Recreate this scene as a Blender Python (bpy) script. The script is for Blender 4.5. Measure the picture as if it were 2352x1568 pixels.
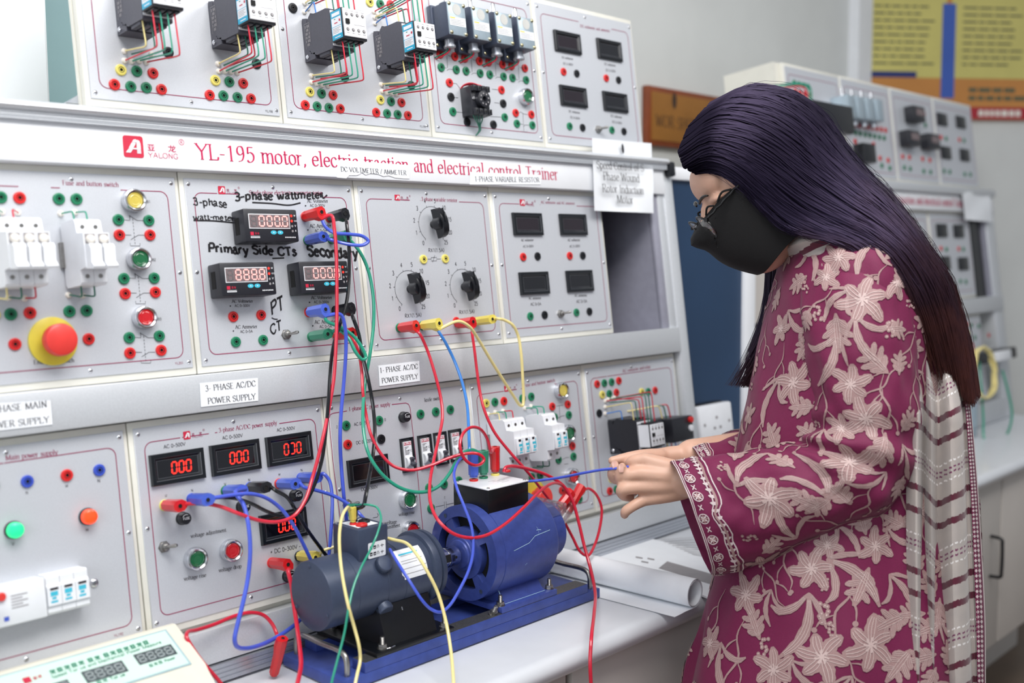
import bpy, bmesh, math, random
from math import sin, cos, pi, sqrt, atan2, radians
from mathutils import Vector, Matrix, noise
for o in list(bpy.data.objects): bpy.data.objects.remove(o, do_unlink=True)
SC = bpy.context.scene
COL = SC.collection
V = Vector
# ---------------------------------------------------------------- camera
F_FIT, PSI, PIT, ROLL, LEAN = 2483.05, 0.7982, -0.0874, 0.0077, 0.1308
LENS_K, LENS_S = 0.0427, 0.985        # slight barrel distortion of the photograph's lens
FW = V((sin(PSI)*cos(PIT), cos(PSI)*cos(PIT), sin(PIT))); _r = V((cos(PSI), -sin(PSI), 0)); _u = _r.cross(FW)
RT = _r*cos(ROLL)-_u*sin(ROLL); UPV = _u*cos(ROLL)+_r*sin(ROLL); CC = V((0, -1.2649, 1.364))
cam = bpy.data.cameras.new('camera'); cam.sensor_width = 36.0; cam.lens = 36.0*F_FIT*LENS_S/2352.0
cam.clip_start = 0.05; cam.clip_end = 60
cam.dof.use_dof = True; cam.dof.focus_distance = 1.62; cam.dof.aperture_fstop = 2.6
camo = bpy.data.objects.new('camera', cam); COL.objects.link(camo)
camo.matrix_world = Matrix(((RT.x, UPV.x, -FW.x, CC.x), (RT.y, UPV.y, -FW.y, CC.y), (RT.z, UPV.z, -FW.z, CC.z), (0, 0, 0, 1)))
SC.camera = camo
# ---------------------------------------------------------------- light
SC.view_settings.view_transform = 'Standard'; SC.view_settings.look = 'None'
SC.view_settings.gamma = 1.0; SC.view_settings.use_curve_mapping = False
SC.view_settings.exposure = 0.12
W = bpy.data.worlds.new('world'); SC.world = W; W.use_nodes = True
W.node_tree.nodes['Background'].inputs[0].default_value = (0.80, 0.85, 0.92, 1)
W.node_tree.nodes['Background'].inputs[1].default_value = 0.42
def area(name, loc, target, sx, sy, power, color=(1, 1, 1)):
    l = bpy.data.lights.new(name, 'AREA'); l.shape = 'RECTANGLE'; l.size = sx; l.size_y = sy; l.energy = power; l.color = color
    o = bpy.data.objects.new(name, l); COL.objects.link(o); o.location = loc
    o.rotation_euler = (V(target)-V(loc)).to_track_quat('-Z', 'Y').to_euler(); return o
area('ceiling_light_panel', (0.55, -1.05, 2.85), (0.9, -0.2, 1.0), 1.5, 0.9, 46, (1.0, 0.98, 0.96))
area('ceiling_light_tube', (2.3, -1.3, 2.85), (2.2, -0.6, 1.0), 1.2, 0.5, 12, (1.0, 0.98, 0.95))
area('window_light', (-1.8, -1.6, 1.9), (1.2, -0.2, 1.1), 1.4, 1.6, 22, (0.90, 0.95, 1.0))
# ---------------------------------------------------------------- pixel helpers: a photo pixel at a known depth -> a point in the room
# the control panels lean back by LEAN about the worktop's rear edge; "panel space" is that leaning frame stood upright
PIVOT = V((0, 0, 0.782)); TP = Matrix.Translation(PIVOT) @ Matrix.Rotation(-LEAN, 4, 'X') @ Matrix.Translation(-PIVOT); TPI = TP.inverted()
CP = TPI @ CC; TP3 = TPI.to_3x3()
def ray(x, y):
    dx, dy = x-1176.0, y-784.0; k = (1+LENS_K*(dx*dx+dy*dy)/1413.0**2)/F_FIT
    return FW + RT*dx*k - UPV*dy*k
YP = -0.002
def P(x, y, Y=YP):                    # panel space
    r = TP3 @ ray(x, y); return CP + r*((Y-CP.y)/r.y)
def PPX(x, y, X):
    r = TP3 @ ray(x, y); return CP + r*(X/r.x)
def PW(x, y, Y):                      # room space
    r = ray(x, y); return CC + r*((Y-CC.y)/r.y)
def PZ(x, y, Z):
    r = ray(x, y); return CC + r*((Z-CC.z)/r.z)
def PX(x, y, X):
    r = ray(x, y); return CC + r*(X/r.x)
def PD(x, y, d): return CC + ray(x, y)*d
# ---------------------------------------------------------------- materials
def lin(c):
    c = c/255.0
    return c/12.92 if c <= 0.04045 else ((c+0.055)/1.055)**2.4
def rgb(r, g, b): return (lin(r), lin(g), lin(b), 1)
MATS = {}
def mat(name, c, rough=0.4, metal=0.0, nz=(60, 0.06), bump=0.0, emit=0.0, coat=0.0, alpha=1.0, trans=0.0, spec=0.5, sheen=0.0):
    if name in MATS: return MATS[name]
    m = bpy.data.materials.new(name); m.use_nodes = True; t = m.node_tree; b = t.nodes['Principled BSDF']
    col = rgb(*c)
    tc = t.nodes.new('ShaderNodeTexCoord'); n = t.nodes.new('ShaderNodeTexNoise'); n.inputs['Scale'].default_value = nz[0]; n.inputs['Detail'].default_value = 4
    t.links.new(tc.outputs['Object'], n.inputs['Vector'])
    mr = t.nodes.new('ShaderNodeMapRange'); mr.inputs[1].default_value = 0.3; mr.inputs[2].default_value = 0.7
    mr.inputs[3].default_value = 1-nz[1]; mr.inputs[4].default_value = 1+nz[1]; t.links.new(n.outputs['Fac'], mr.inputs[0])
    hs = t.nodes.new('ShaderNodeHueSaturation'); hs.inputs['Color'].default_value = col; t.links.new(mr.outputs[0], hs.inputs['Value'])
    t.links.new(hs.outputs[0], b.inputs['Base Color'])
    b.inputs['Roughness'].default_value = rough; b.inputs['Metallic'].default_value = metal
    b.inputs['Coat Weight'].default_value = coat; b.inputs['Alpha'].default_value = alpha
    b.inputs['Transmission Weight'].default_value = trans; b.inputs['Specular IOR Level'].default_value = spec
    if sheen: b.inputs['Sheen Weight'].default_value = sheen
    if emit:
        b.inputs['Emission Color'].default_value = col; b.inputs['Emission Strength'].default_value = emit
    if bump:
        bp = t.nodes.new('ShaderNodeBump'); bp.inputs['Strength'].default_value = bump; bp.inputs['Distance'].default_value = 0.002
        t.links.new(n.outputs['Fac'], bp.inputs['Height']); t.links.new(bp.outputs[0], b.inputs['Normal'])
    MATS[name] = m; return m
def M(k): return MATS[k]
mat('plate', (208, 211, 217), 0.40, 0.30, (900, 0.05), 0.02)
mat('cream', (226, 224, 214), 0.45, 0, (30, 0.03))
mat('white_paint', (236, 238, 242), 0.35, 0, (20, 0.02))
mat('alu', (216, 219, 223), 0.36, 0.40, (400, 0.04))
mat('ridge_alu', (190, 194, 202), 0.3, 0.7, (400, 0.04))
mat('print_red', (150, 40, 84), 0.5)
mat('sign_red', (196, 22, 84), 0.5)
mat('logo_red', (200, 34, 66), 0.45)
mat('print_black', (40, 36, 44), 0.5)
mat('ink', (24, 22, 28), 0.5, 0, (300, 0.5))
mat('ink_faded', (96, 92, 98), 0.6, 0, (400, 0.4))
mat('red', (214, 40, 40), 0.32, 0, (80, 0.05))
mat('green', (34, 124, 88), 0.3, 0, (80, 0.05))
mat('yellow', (230, 216, 110), 0.33, 0, (80, 0.05))
mat('blue', (60, 84, 190), 0.3, 0, (80, 0.05))
mat('black', (18, 20, 26), 0.35, 0, (80, 0.1))
mat('hole', (4, 4, 5), 0.8)
mat('chrome', (215, 216, 220), 0.18, 1.0, (200, 0.03))
mat('steel', (160, 158, 155), 0.35, 1.0, (200, 0.1), 0.05)
mat('nylon', (236, 230, 220), 0.4, 0)
mat('glass_screen', (10, 10, 18), 0.12, 0, (20, 0.1), coat=0.5)
mat('glass_plum', (28, 16, 26), 0.12, 0, (20, 0.1), coat=0.5)
mat('bezel', (12, 16, 22), 0.28, 0, (200, 0.1))
mat('bezel_edge', (96, 98, 104), 0.3)
mat('seg_red', (255, 40, 30), 0.4, 0, emit=2.2)
mat('seg_pale', (255, 176, 170), 0.4, 0, emit=0.55)
mat('seg_off', (150, 146, 148), 0.4)
mat('meter_window', (122, 106, 108), 0.25)
mat('dark_plastic', (34, 35, 42), 0.4, 0, (300, 0.08), 0.03)
mat('grey_plastic', (74, 74, 84), 0.45, 0, (300, 0.06), 0.03)
mat('white_plastic', (236, 238, 242), 0.35, 0, (60, 0.02))
mat('sky_label', (40, 168, 205), 0.4)
mat('cyan_key', (70, 190, 215), 0.35)
mat('wire_red', (206, 34, 58), 0.3, 0, (40, 0.05), coat=0.3)
mat('wire_green', (38, 150, 122), 0.3, 0, (40, 0.05), coat=0.3)
mat('wire_dkgreen', (40, 112, 92), 0.3, 0, (40, 0.05), coat=0.3)
mat('wire_yellow', (236, 220, 150), 0.32, 0, (40, 0.05), coat=0.2)
mat('wire_blue', (70, 92, 205), 0.28, 0, (40, 0.05), coat=0.3)
mat('wire_sky', (60, 130, 210), 0.28, 0, (40, 0.05), coat=0.3)
mat('wire_black', (16, 17, 22), 0.25, 0, (40, 0.05), coat=0.3)
mat('plug_red', (206, 30, 34), 0.28, 0, (60, 0.04), coat=0.2)
mat('plug_green', (52, 138, 108), 0.3, 0, (60, 0.04), coat=0.2)
mat('plug_yellow', (224, 206, 96), 0.3, 0, (60, 0.04), coat=0.2)
mat('plug_blue', (72, 98, 200), 0.28, 0, (60, 0.04), coat=0.2)
mat('plug_black', (22, 23, 28), 0.28, 0, (60, 0.04), coat=0.2)
mat('paper', (240, 243, 247), 0.6, 0, (40, 0.015))
mat('lamp_green', (40, 225, 140), 0.2, 0, emit=0.7)
mat('lamp_red', (255, 70, 30), 0.2, 0, emit=0.9)
mat('cap_yellow', (206, 186, 84), 0.22, 0, coat=0.5)
mat('cap_green', (26, 102, 62), 0.2, 0, coat=0.5)
mat('cap_red', (196, 24, 34), 0.2, 0, coat=0.5)
mat('estop_red', (226, 62, 56), 0.35)
mat('estop_yellow', (226, 206, 70), 0.4)
mat('limit_body', (70, 78, 96), 0.4, 0.2, (200, 0.05))
mat('limit_face', (170, 186, 196), 0.35, 0.4, (200, 0.04))
mat('brass', (196, 186, 150), 0.3, 1.0)
mat('kraft', (196, 196, 192), 0.5)
# ---------------------------------------------------------------- mesh builder
class MB:
    def __init__(s): s.v = []; s.f = []; s.m = []
    def add(s, vs, fs, m=0):
        o = len(s.v); s.v += [tuple(v) for v in vs]
        for f in fs: s.f.append(tuple(i+o for i in f)); s.m.append(m)
        return s
    def box(s, a, b, m=0, T=None):
        x0, y0, z0 = a; x1, y1, z1 = b
        vs = [V((x, y, z)) for x in (x0, x1) for y in (y0, y1) for z in (z0, z1)]
        if T: vs = [T @ v for v in vs]
        return s.add(vs, [(0, 1, 3, 2), (4, 6, 7, 5), (0, 4, 5, 1), (2, 3, 7, 6), (0, 2, 6, 4), (1, 5, 7, 3)], m)
    def bevbox(s, a, b, r=0.002, m=0, T=None, seg=2):
        bm = bmesh.new(); bmesh.ops.create_cube(bm, size=1.0)
        for v in bm.verts: v.co = V([a[i]+(b[i]-a[i])*(v.co[i]+0.5) for i in range(3)])
        bmesh.ops.bevel(bm, geom=bm.edges[:], offset=r, segments=seg, affect='EDGES', profile=0.5)
        bm.verts.index_update()
        vs = [(T @ v.co) if T else v.co.copy() for v in bm.verts]; fs = [[v.index for v in f.verts] for f in bm.faces]
        bm.free(); return s.add(vs, fs, m)
    def lathe(s, prof, T=None, n=20, m=0, mats=None):
        # prof: (radius, height) along local +Z
        vs = []; fs = []; k = len(prof)
        for (r, h) in prof:
            for i in range(n):
                a = 2*pi*i/n; vs.append(V((r*cos(a), r*sin(a), h)))
        o = len(s.v); s.v += [tuple((T @ v) if T else v) for v in vs]
        for j in range(k-1):
            mm = mats[j] if mats else m
            for i in range(n):
                i2 = (i+1) % n; s.f.append((o+j*n+i, o+j*n+i2, o+(j+1)*n+i2, o+(j+1)*n+i)); s.m.append(mm)
        if prof[0][0] > 1e-6: s.f.append(tuple(o+i for i in range(n))[::-1]); s.m.append(mats[0] if mats else m)
        if prof[-1][0] > 1e-6: s.f.append(tuple(o+(k-1)*n+i for i in range(n))); s.m.append(mats[-1] if mats else m)
        return s
    def tube(s, pts, r, n=8, m=0, caps=True):
        pts = [V(p) for p in pts]; k = len(pts); rs = r if isinstance(r, (list, tuple)) else [r]*k
        tg = [(pts[min(i+1, k-1)]-pts[max(i-1, 0)]).normalized() for i in range(k)]
        a = tg[0].orthogonal().normalized(); o = len(s.v)
        for i in range(k):
            a = (a - tg[i]*a.dot(tg[i]))
            a = a.normalized() if a.length > 1e-6 else tg[i].orthogonal().normalized()
            b = tg[i].cross(a)
            for j in range(n):
                t = 2*pi*j/n; s.v.append(tuple(pts[i]+(a*cos(t)+b*sin(t))*rs[i]))
        for i in range(k-1):
            for j in range(n):
                j2 = (j+1) % n; s.f.append((o+i*n+j, o+i*n+j2, o+(i+1)*n+j2, o+(i+1)*n+j)); s.m.append(m)
        if caps:
            s.f.append(tuple(o+j for j in range(n))[::-1]); s.m.append(m); s.f.append(tuple(o+(k-1)*n+j for j in range(n))); s.m.append(m)
        return s
    def prism(s, poly, f0, f1, m=0, m2=None):
        # poly: 2-D points; f0, f1 map a point to the two end faces
        n = len(poly); a = [f0(*p) for p in poly]; b = [f1(*p) for p in poly]
        s.add(a+b, [tuple(range(n))[::-1], tuple(range(n, 2*n))], m if m2 is None else m2)
        o = len(s.v)-2*n
        for i in range(n):
            j = (i+1) % n; s.f.append((o+i, o+j, o+n+j, o+n+i)); s.m.append(m)
        return s
    def poly(s, pts, m=0): return s.add(pts, [tuple(range(len(pts)))], m)
    def strip(s, L, R, m=0):
        n = len(L); return s.add(list(L)+list(R), [(i, i+1, n+i+1, n+i) for i in range(n-1)], m)
    def grid(s, rows, m=0, closed=False):
        k = len(rows); n = len(rows[0]); o = len(s.v)
        for r in rows: s.v += [tuple(p) for p in r]
        for i in range(k-1):
            for j in range(n if closed else n-1):
                j2 = (j+1) % n; s.f.append((o+i*n+j, o+i*n+j2, o+(i+1)*n+j2, o+(i+1)*n+j)); s.m.append(m)
        return s
    def mesh(s, name, mats, org=V((0, 0, 0)), smooth=True, ang=38):
        me = bpy.data.meshes.new(name); me.from_pydata([V(v)-org for v in s.v], [], s.f)
        for k in mats: me.materials.append(MATS[k] if isinstance(k, str) else k)
        me.polygons.foreach_set('material_index', s.m)
        bm = bmesh.new(); bm.from_mesh(me); bmesh.ops.recalc_face_normals(bm, faces=bm.faces[:]); bm.to_mesh(me); bm.free()
        if smooth:
            me.polygons.foreach_set('use_smooth', [True]*len(me.polygons)); me.set_sharp_from_angle(angle=radians(ang))
        me.update(); return me
WL = {}; TILT = [False]
def wl(o): return WL[o.name] if o is not None else V((0, 0, 0))
def link(name, data, parent, loc, label=None, rot=None):
    o = bpy.data.objects.new(name, data); COL.objects.link(o); WL[o.name] = V(loc)
    o.location = V(loc)-wl(parent)
    if parent is not None: o.parent = parent
    elif TILT[0]: o.matrix_world = TP @ Matrix.Translation(V(loc))
    if rot is not None: o.rotation_euler = rot
    if label: o['label'] = label
    return o
def part(name, mb, mats, parent, label=None, smooth=True, loc=None, ang=38):
    if isinstance(mats, str): mats = [mats]
    org = wl(parent) if loc is None else V(loc)
    return link(name, mb.mesh(name, mats, org, smooth, ang), parent, org, label)
def thing(name, label, cat, loc, group=None):
    o = link(name, None, None, loc, label); o['category'] = cat; o.empty_display_size = 0.05
    if group: o['group'] = group
    return o
def solo(name, label, cat, mb, mats, loc=None, group=None, kind=None, smooth=True, ang=38):
    if isinstance(mats, str): mats = [mats]
    if loc is None:
        xs = [v[0] for v in mb.v]; ys = [v[1] for v in mb.v]; zs = [v[2] for v in mb.v]
        loc = ((min(xs)+max(xs))/2, (min(ys)+max(ys))/2, min(zs))
    o = link(name, mb.mesh(name, mats, V(loc), smooth, ang), None, loc, label)
    if cat: o['category'] = cat
    if group: o['group'] = group
    if kind: o['kind'] = kind
    return o
def struct(name, label, cat, mb, mats, smooth=False):
    return solo(name, label, cat, mb, mats, kind='structure', smooth=smooth)
OUT = Matrix(((1, 0, 0, 0), (0, 0, -1, 0), (0, 1, 0, 0), (0, 0, 0, 1)))   # local +Z -> out of the panel (-Y)
def spline(pts, n=8, closed=False):
    pts = [V(p) for p in pts]; out = []; k = len(pts)
    for i in range(k-1):
        p0 = pts[i-1] if i > 0 else pts[0]*2-pts[1]; p1 = pts[i]; p2 = pts[i+1]; p3 = pts[i+2] if i+2 < k else pts[-1]*2-pts[-2]
        d1 = max((p1-p0).length, 1e-6)**0.5; d2 = max((p2-p1).length, 1e-6)**0.5; d3 = max((p3-p2).length, 1e-6)**0.5
        m1 = (p1-p0)/d1-(p2-p0)/(d1+d2)+(p2-p1)/d2; m2 = (p2-p1)/d2-(p3-p1)/(d2+d3)+(p3-p2)/d3
        m1 *= d2; m2 *= d2
        for j in range(n):
            t = j/n; t2 = t*t; t3 = t2*t
            out.append(p1*(2*t3-3*t2+1)+m1*(t3-2*t2+t)+p2*(-2*t3+3*t2)+m2*(t3-t2))
    out.append(pts[-1]); return out
# ---------------------------------------------------------------- lettering: single-line skeleton letters drawn as pen strokes
GL = {}
for ln in '''a 42 c8,38 16,46 26,45 30,36 30,8 34,1 40,2;c30,28 14,24 6,14 10,3 20,1 30,10
b 46 l8,70 8,2;c8,34 20,46 36,40 40,22 34,4 20,0 8,8;s6,70
c 41 c36,36 28,45 16,44 7,32 7,14 16,2 28,1 37,10
d 46 l37,70 37,2;c37,34 26,46 10,40 6,22 12,4 26,0 37,10;s39,0;s34,70
e 42 l7,26 37,26;c37,26 34,40 22,46 10,38 6,22 11,6 22,0 37,8
f 28 c32,66 26,70 18,64 16,52 16,2;l6,44 28,44;s16,0
g 43 c22,46 9,42 8,30 14,20 24,20 34,26 34,38 22,46;l30,42 42,45;c16,20 9,14 14,6 34,4 38,-8 26,-20 10,-18 6,-10 14,2
h 47 l9,70 9,2;c9,32 20,45 32,44 36,32 36,2;s9,0;s36,0;s6,70
i 24 l12,46 12,2;s12,0;s9,46;l12,60 12,66
j 24 c14,46 14,0 8,-18;l14,60 14,66
k 45 l9,70 9,2;l36,45 10,20;l18,26 38,2;s9,0;s38,0;s35,46;s6,70
l 24 l12,70 12,2;s12,0;s9,70
m 70 l9,46 9,2;c9,34 20,45 30,44 34,32 34,2;c34,34 45,45 56,44 60,32 60,2;s9,0;s34,0;s60,0;s6,46
n 47 l9,46 9,2;c9,34 20,45 32,44 36,32 36,2;s9,0;s36,0;s6,46
o 45 c22,46 9,38 6,23 9,8 22,0 36,8 39,23 36,38 22,46
p 46 l9,46 9,-20;c9,34 20,46 36,40 40,22 34,4 20,0 9,8;s9,-20;s6,46
r 33 l9,46 9,2;c9,32 18,44 30,44;s9,0;s6,46
s 37 c30,36 22,45 12,44 8,35 14,27 26,20 31,12 26,2 14,0 6,9
t 30 l14,60 14,12;c14,12 17,2 24,1 29,6;l5,44 27,44
u 47 c9,46 9,14 14,2 24,1 36,12;l36,46 36,2;s6,46;s33,46;s39,1
v 43 l5,46 22,0;l22,0 39,46;s5,46;s39,46
w 61 l4,46 18,0;l18,0 30,42;l30,42 44,0;l44,0 57,46;s4,46;s57,46
x 43 l6,46 38,0;l38,46 6,0
y 43 l5,46 22,2;l39,46 20,-8;c20,-8 14,-20 5,-17;s5,46;s39,46
A 62 l6,1 31,68;l31,68 56,1;l16,24 46,24;s6,0;s56,0
B 58 l12,67 12,1;c12,67 38,67 46,52 36,37 12,36;c12,36 42,36 52,18 40,2 12,1;s10,68;s10,0
C 60 c54,50 46,64 30,68 12,56 7,34 12,12 30,0 46,4 56,18
D 66 l12,67 12,1;c12,67 36,67 56,52 60,34 56,16 36,1 12,1;s10,68;s10,0
E 55 l12,67 12,1;l12,67 48,67;l12,35 38,35;l12,1 50,1;s10,68;s10,0
F 51 l12,67 12,1;l12,67 48,67;l12,35 38,35;s10,68;s12,0
G 64 c54,50 46,64 30,68 12,56 7,34 12,12 30,0 50,6 55,24;l38,26 58,26
H 64 l12,67 12,1;l52,67 52,1;l12,35 52,35;s12,68;s52,68;s12,0;s52,0
I 28 l14,67 14,1;s14,68;s14,0
L 52 l12,67 12,1;l12,1 46,1;l46,1 49,14;s12,68;s10,0
M 76 l10,1 12,67;l12,67 38,2;l38,2 64,67;l64,67 66,1;s10,0;s66,0
N 64 l12,1 12,67;l12,67 52,1;l52,1 52,67;s12,0;s52,68
O 68 c34,68 13,58 7,34 13,10 34,0 55,10 61,34 55,58 34,68
P 53 l12,67 12,1;c12,67 40,67 48,52 40,36 12,33;s10,68;s12,0
R 60 l12,67 12,1;c12,67 40,67 48,52 40,36 12,34;l28,34 54,1;s10,68;s12,0;s54,0
S 53 c46,54 38,66 24,68 11,58 12,44 28,36 44,26 47,12 36,1 20,0 8,12
T 60 l30,67 30,1;l6,67 54,67;s30,0
U 66 c12,67 12,20 20,3 34,0 48,5 54,20 54,67;s12,68;s54,68
V 60 l5,67 30,1;l30,1 56,67;s5,68;s56,68
W 82 l4,67 22,1;l22,1 40,62;l40,62 58,1;l58,1 78,67;s4,68;s78,68
X 58 l8,67 50,1;l50,67 8,1
Y 60 l5,67 30,34;l56,67 30,34;l30,34 30,1;s5,68;s56,68;s30,0
0 50 c25,68 11,56 8,34 11,12 25,0 39,12 42,34 39,56 25,68
1 50 l27,68 27,1;l27,68 14,58;s27,0
2 50 c9,52 16,66 28,68 38,58 36,42 22,22 8,2;l8,2 42,2
3 50 c10,56 20,68 36,64 38,50 28,38 18,36;c18,36 34,36 42,22 36,4 20,0 8,8
4 50 l32,68 8,22;l8,22 44,22;l32,68 32,1
5 50 l40,67 14,67;l14,67 12,38;c12,38 26,44 40,34 40,14 28,1 16,0 8,8
8 50 c25,68 12,60 14,44 25,36 38,26 38,8 25,0 12,8 12,26 25,36 38,46 37,60 25,68
9 50 c40,46 34,66 18,67 9,52 12,36 24,30 38,40;c40,46 40,26 30,6 12,0
- 34 l5,26 29,26
, 22 c12,6 14,0 8,-10
. 22 l10,0 10,6
/ 38 l4,-6 34,70
~ 42 c4,24 12,32 20,26 28,22 36,30
( 26 c22,74 10,50 10,20 22,-6
) 26 c6,74 18,50 18,20 6,-6
* 34 l17,44 17,20;l6,38 28,26;l28,38 6,26
+ 44 l22,48 22,12;l6,30 38,30
\u4e9a 100 l14,74 86,74;l10,6 90,6;l38,74 38,6;l62,74 62,6;l18,58 28,22;l82,58 72,22
\u9f99 100 l8,60 92,60;l40,84 38,50;c38,50 32,24 12,4;l56,60 56,16;c56,16 58,6 72,6 90,10;l84,48 40,14;l66,80 74,70'''.split('\n'):
    a = ln.split(' ', 2); GL[a[0].encode().decode('unicode_escape') if a[0].startswith('\\u') else a[0]] = (float(a[1]), [(g[0], [tuple(map(float, p.split(','))) for p in g[1:].split(' ')]) for g in a[2].split(';')])
def text_width(s): return sum(GL[c][0] if c in GL else 30 for c in s)
def text(mb, s, fn, style='serif', m=0, thick=None, jit=0.0, rnd=None):
    """fn(x, y) maps em/100 units to a point; strokes become flat quads"""
    x0 = 0.0
    for ch in s:
        if ch not in GL: x0 += 30; continue
        adv, strokes = GL[ch]; jx = jy = 0.0
        if jit: jx, jy = rnd.uniform(-jit, jit), rnd.uniform(-jit, jit)
        for kd, pts in strokes:
            if kd == 's':
                if style == 'serif':
                    px, py = pts[0]; w = 1.5
                    mb.add([fn(x0+px-8, py-w), fn(x0+px+8, py-w), fn(x0+px+8, py+w), fn(x0+px-8, py+w)], [(0, 1, 2, 3)], m)
                continue
            pp = [V((p[0]+x0+jx, p[1]+jy, 0)) for p in pts]
            if jit: pp = [p+V((rnd.uniform(-jit, jit), rnd.uniform(-jit, jit), 0)) for p in pp]
            if kd == 'c' and len(pp) > 2: pp = spline(pp, 4)
            L = []; R = []
            for i, p in enumerate(pp):
                t = (pp[min(i+1, len(pp)-1)]-pp[max(i-1, 0)])
                if t.length < 1e-6: t = V((1, 0, 0))
                t.normalize()
                if style == 'serif':
                    s_ = abs(t.y*0.97-t.x*0.24*(1 if t.y <= 0 else 1)) if t.y <= 0 else abs(-t.y*0.97-(-t.x)*0.24)
                    w = 1.3+3.2*min(1, s_)**1.3
                else: w = thick or 3.0
                nn = V((-t.y, t.x, 0)); L.append(fn(p.x+nn.x*w, p.y+nn.y*w)); R.append(fn(p.x-nn.x*w, p.y-nn.y*w))
            mb.strip(L, R, m)
        x0 += adv
def text_at(mb, s, a, b, style='serif', m=0, hs=1.0, thick=None, out=V((0, -0.0005, 0)), up=V((0, 0, 1)), jit=0.0, seed=1, wave=0.0):
    """write s from point a to point b (baseline); letter height = hs x natural"""
    a = V(a); b = V(b); d = b-a; w = text_width(s); e = d/w; sc = d.length/w*hs
    rnd = random.Random(seed)
    def fn(x, y): return a+e*x+up*(y*sc+(sin(x*0.021+seed)*wave*sc if wave else 0))+out
    text(mb, s, fn, style, m, thick, jit, rnd)
SEG = {'a': ((0, 2), (1, 2)), 'b': ((1, 2), (1, 1)), 'c': ((1, 1), (1, 0)), 'd': ((0, 0), (1, 0)), 'e': ((0, 1), (0, 0)), 'f': ((0, 2), (0, 1)), 'g': ((0, 1), (1, 1))}
DIG = {'0': 'abcdef', '8': 'abcdefg', 'J': 'abcd', '1': 'bc'}
def seg7(mb, s, fn, dw, dh, gap, w, slant=0.0, m=0, off=None, dots=()):
    for k, ch in enumerate(s):
        for sg, (p, q) in SEG.items():
            on = ch != ' ' and sg in DIG[ch]; mm = m if on else off
            if mm is None: continue
            if isinstance(mm, int) is False: continue
            x0, y0 = k*(dw+gap)+p[0]*dw, p[1]*dh/2; x1, y1 = k*(dw+gap)+q[0]*dw, q[1]*dh/2
            dx, dy = x1-x0, y1-y0; L = sqrt(dx*dx+dy*dy); dx, dy = dx/L, dy/L; nx, ny = -dy*w/2, dx*w/2; i = w*0.25; h = w*0.5
            pl = [(x0+dx*i, y0+dy*i), (x0+dx*(i+h)+nx, y0+dy*(i+h)+ny), (x1-dx*(i+h)+nx, y1-dy*(i+h)+ny), (x1-dx*i, y1-dy*i), (x1-dx*(i+h)-nx, y1-dy*(i+h)-ny), (x0+dx*(i+h)-nx, y0+dy*(i+h)-ny)]
            mb.poly([fn(x+y*slant, y) for x, y in pl], mm)
        if k in dots:
            x, y = k*(dw+gap)+dw+gap*0.5, 0; mb.poly([fn(x-w/2, y-w/2), fn(x+w/2, y-w/2), fn(x+w/2, y+w/2), fn(x-w/2, y+w/2)], m)
# ================================================================ room
mat('wall_paint', (214, 216, 214), 0.7, 0, (6, 0.03), 0.05)
mat('floor_vinyl', (116, 98, 82), 0.45, 0, (5, 0.12))
mat('teal_pane', (140, 170, 174), 0.25, 0, (8, 0.04))
mat('door_white', (232, 236, 240), 0.4, 0, (10, 0.02))
WY = 0.62
def bx(a, b): return MB().box(a, b)
struct('floor', 'brown vinyl floor below the benches', 'floor', bx((-2.5, -4.6, -0.1), (8.5, 1.2, 0.0)), 'floor_vinyl')
CX = PW(1972, 100, WY).x
struct('wall_back', 'pale grey painted wall behind the long trainer bench', 'wall', bx((-2.5, WY, 0), (CX, WY+0.15, 3.1)), 'wall_paint')
wd = V((cos(radians(-38)), sin(radians(-38)), 0)); wn = V((wd.y, -wd.x, 0)); w0 = V((CX, WY, 0))
def WR(s, d, z): p = w0+wd*s+wn*d; return V((p.x, p.y, z))    # s along the angled wall, d out of it
def wray(x, y, d=0.0):
    r = ray(x, y); t = (w0+wn*d-CC).dot(wn)/r.dot(wn); q = CC+r*t; return (q-w0).dot(wd), q.z
mb = MB(); mb.add([WR(s, d, z) for s in (0, 5) for d in (-0.15, 0) for z in (0, 3.1)], [(0, 1, 3, 2), (4, 6, 7, 5), (0, 4, 5, 1), (2, 3, 7, 6), (0, 2, 6, 4), (1, 5, 7, 3)])
struct('wall_right', 'beige wall turning away behind the far trainer', 'wall', mb, 'wall_paint')
struct('trim_1', 'white vertical corner post between the two walls', 'trim', bx((CX-0.10, WY-0.04, 0), (CX+0.005, WY+0.02, 3.1)), 'white_paint')
struct('window_1', 'frosted teal glass strip at the far left of the wall', 'window', bx((-2.4, WY-0.03, 1.0), (1.1, WY, 2.7)), 'teal_pane')
x_ = PW(128, 60, 0.34).x
struct('door_1', 'plain white door leaf at the upper left', 'door', MB().bevbox((-1.6, 0.34, 0.0), (x_, 0.38, 2.7), 0.004), 'door_white')
TILT[0] = True
mb = MB(); mb.prism([(166, 242), (205, 216), (206, 246)], lambda x, y: P(x, y, 0.02), lambda x, y: P(x, y, 0.02)+V((0, 0.12, 0)))
solo('side_bracket', 'grey triangular bracket beside the first upper panel', 'bracket', mb, 'ridge_alu', smooth=False)
# ================================================================ near trainer: rack, rails, sign
X_L, X_R = 0.0, 1.872
mat('bay_blue', (22, 36, 70), 0.5, 0, (5, 0.1))
mat('bay_grey', (150, 150, 164), 0.45)
fr = thing('trainer_rack', 'long aluminium trainer rack carrying three rows of control panels, near end', 'rack', (1.0, 0.1, 0.783))
mb = MB(); mb.box((X_L+0.617, 0.0125, 1.55), (1.80, 0.020, 1.842)); mb.box((X_L, 0.0125, 0.784), (1.635, 0.20, 1.55)); mb.box((1.635, 0.0125, 0.784), (X_R-0.035, 0.20, 1.19)); part('cabinet_back', mb, 'cream', fr)
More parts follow.
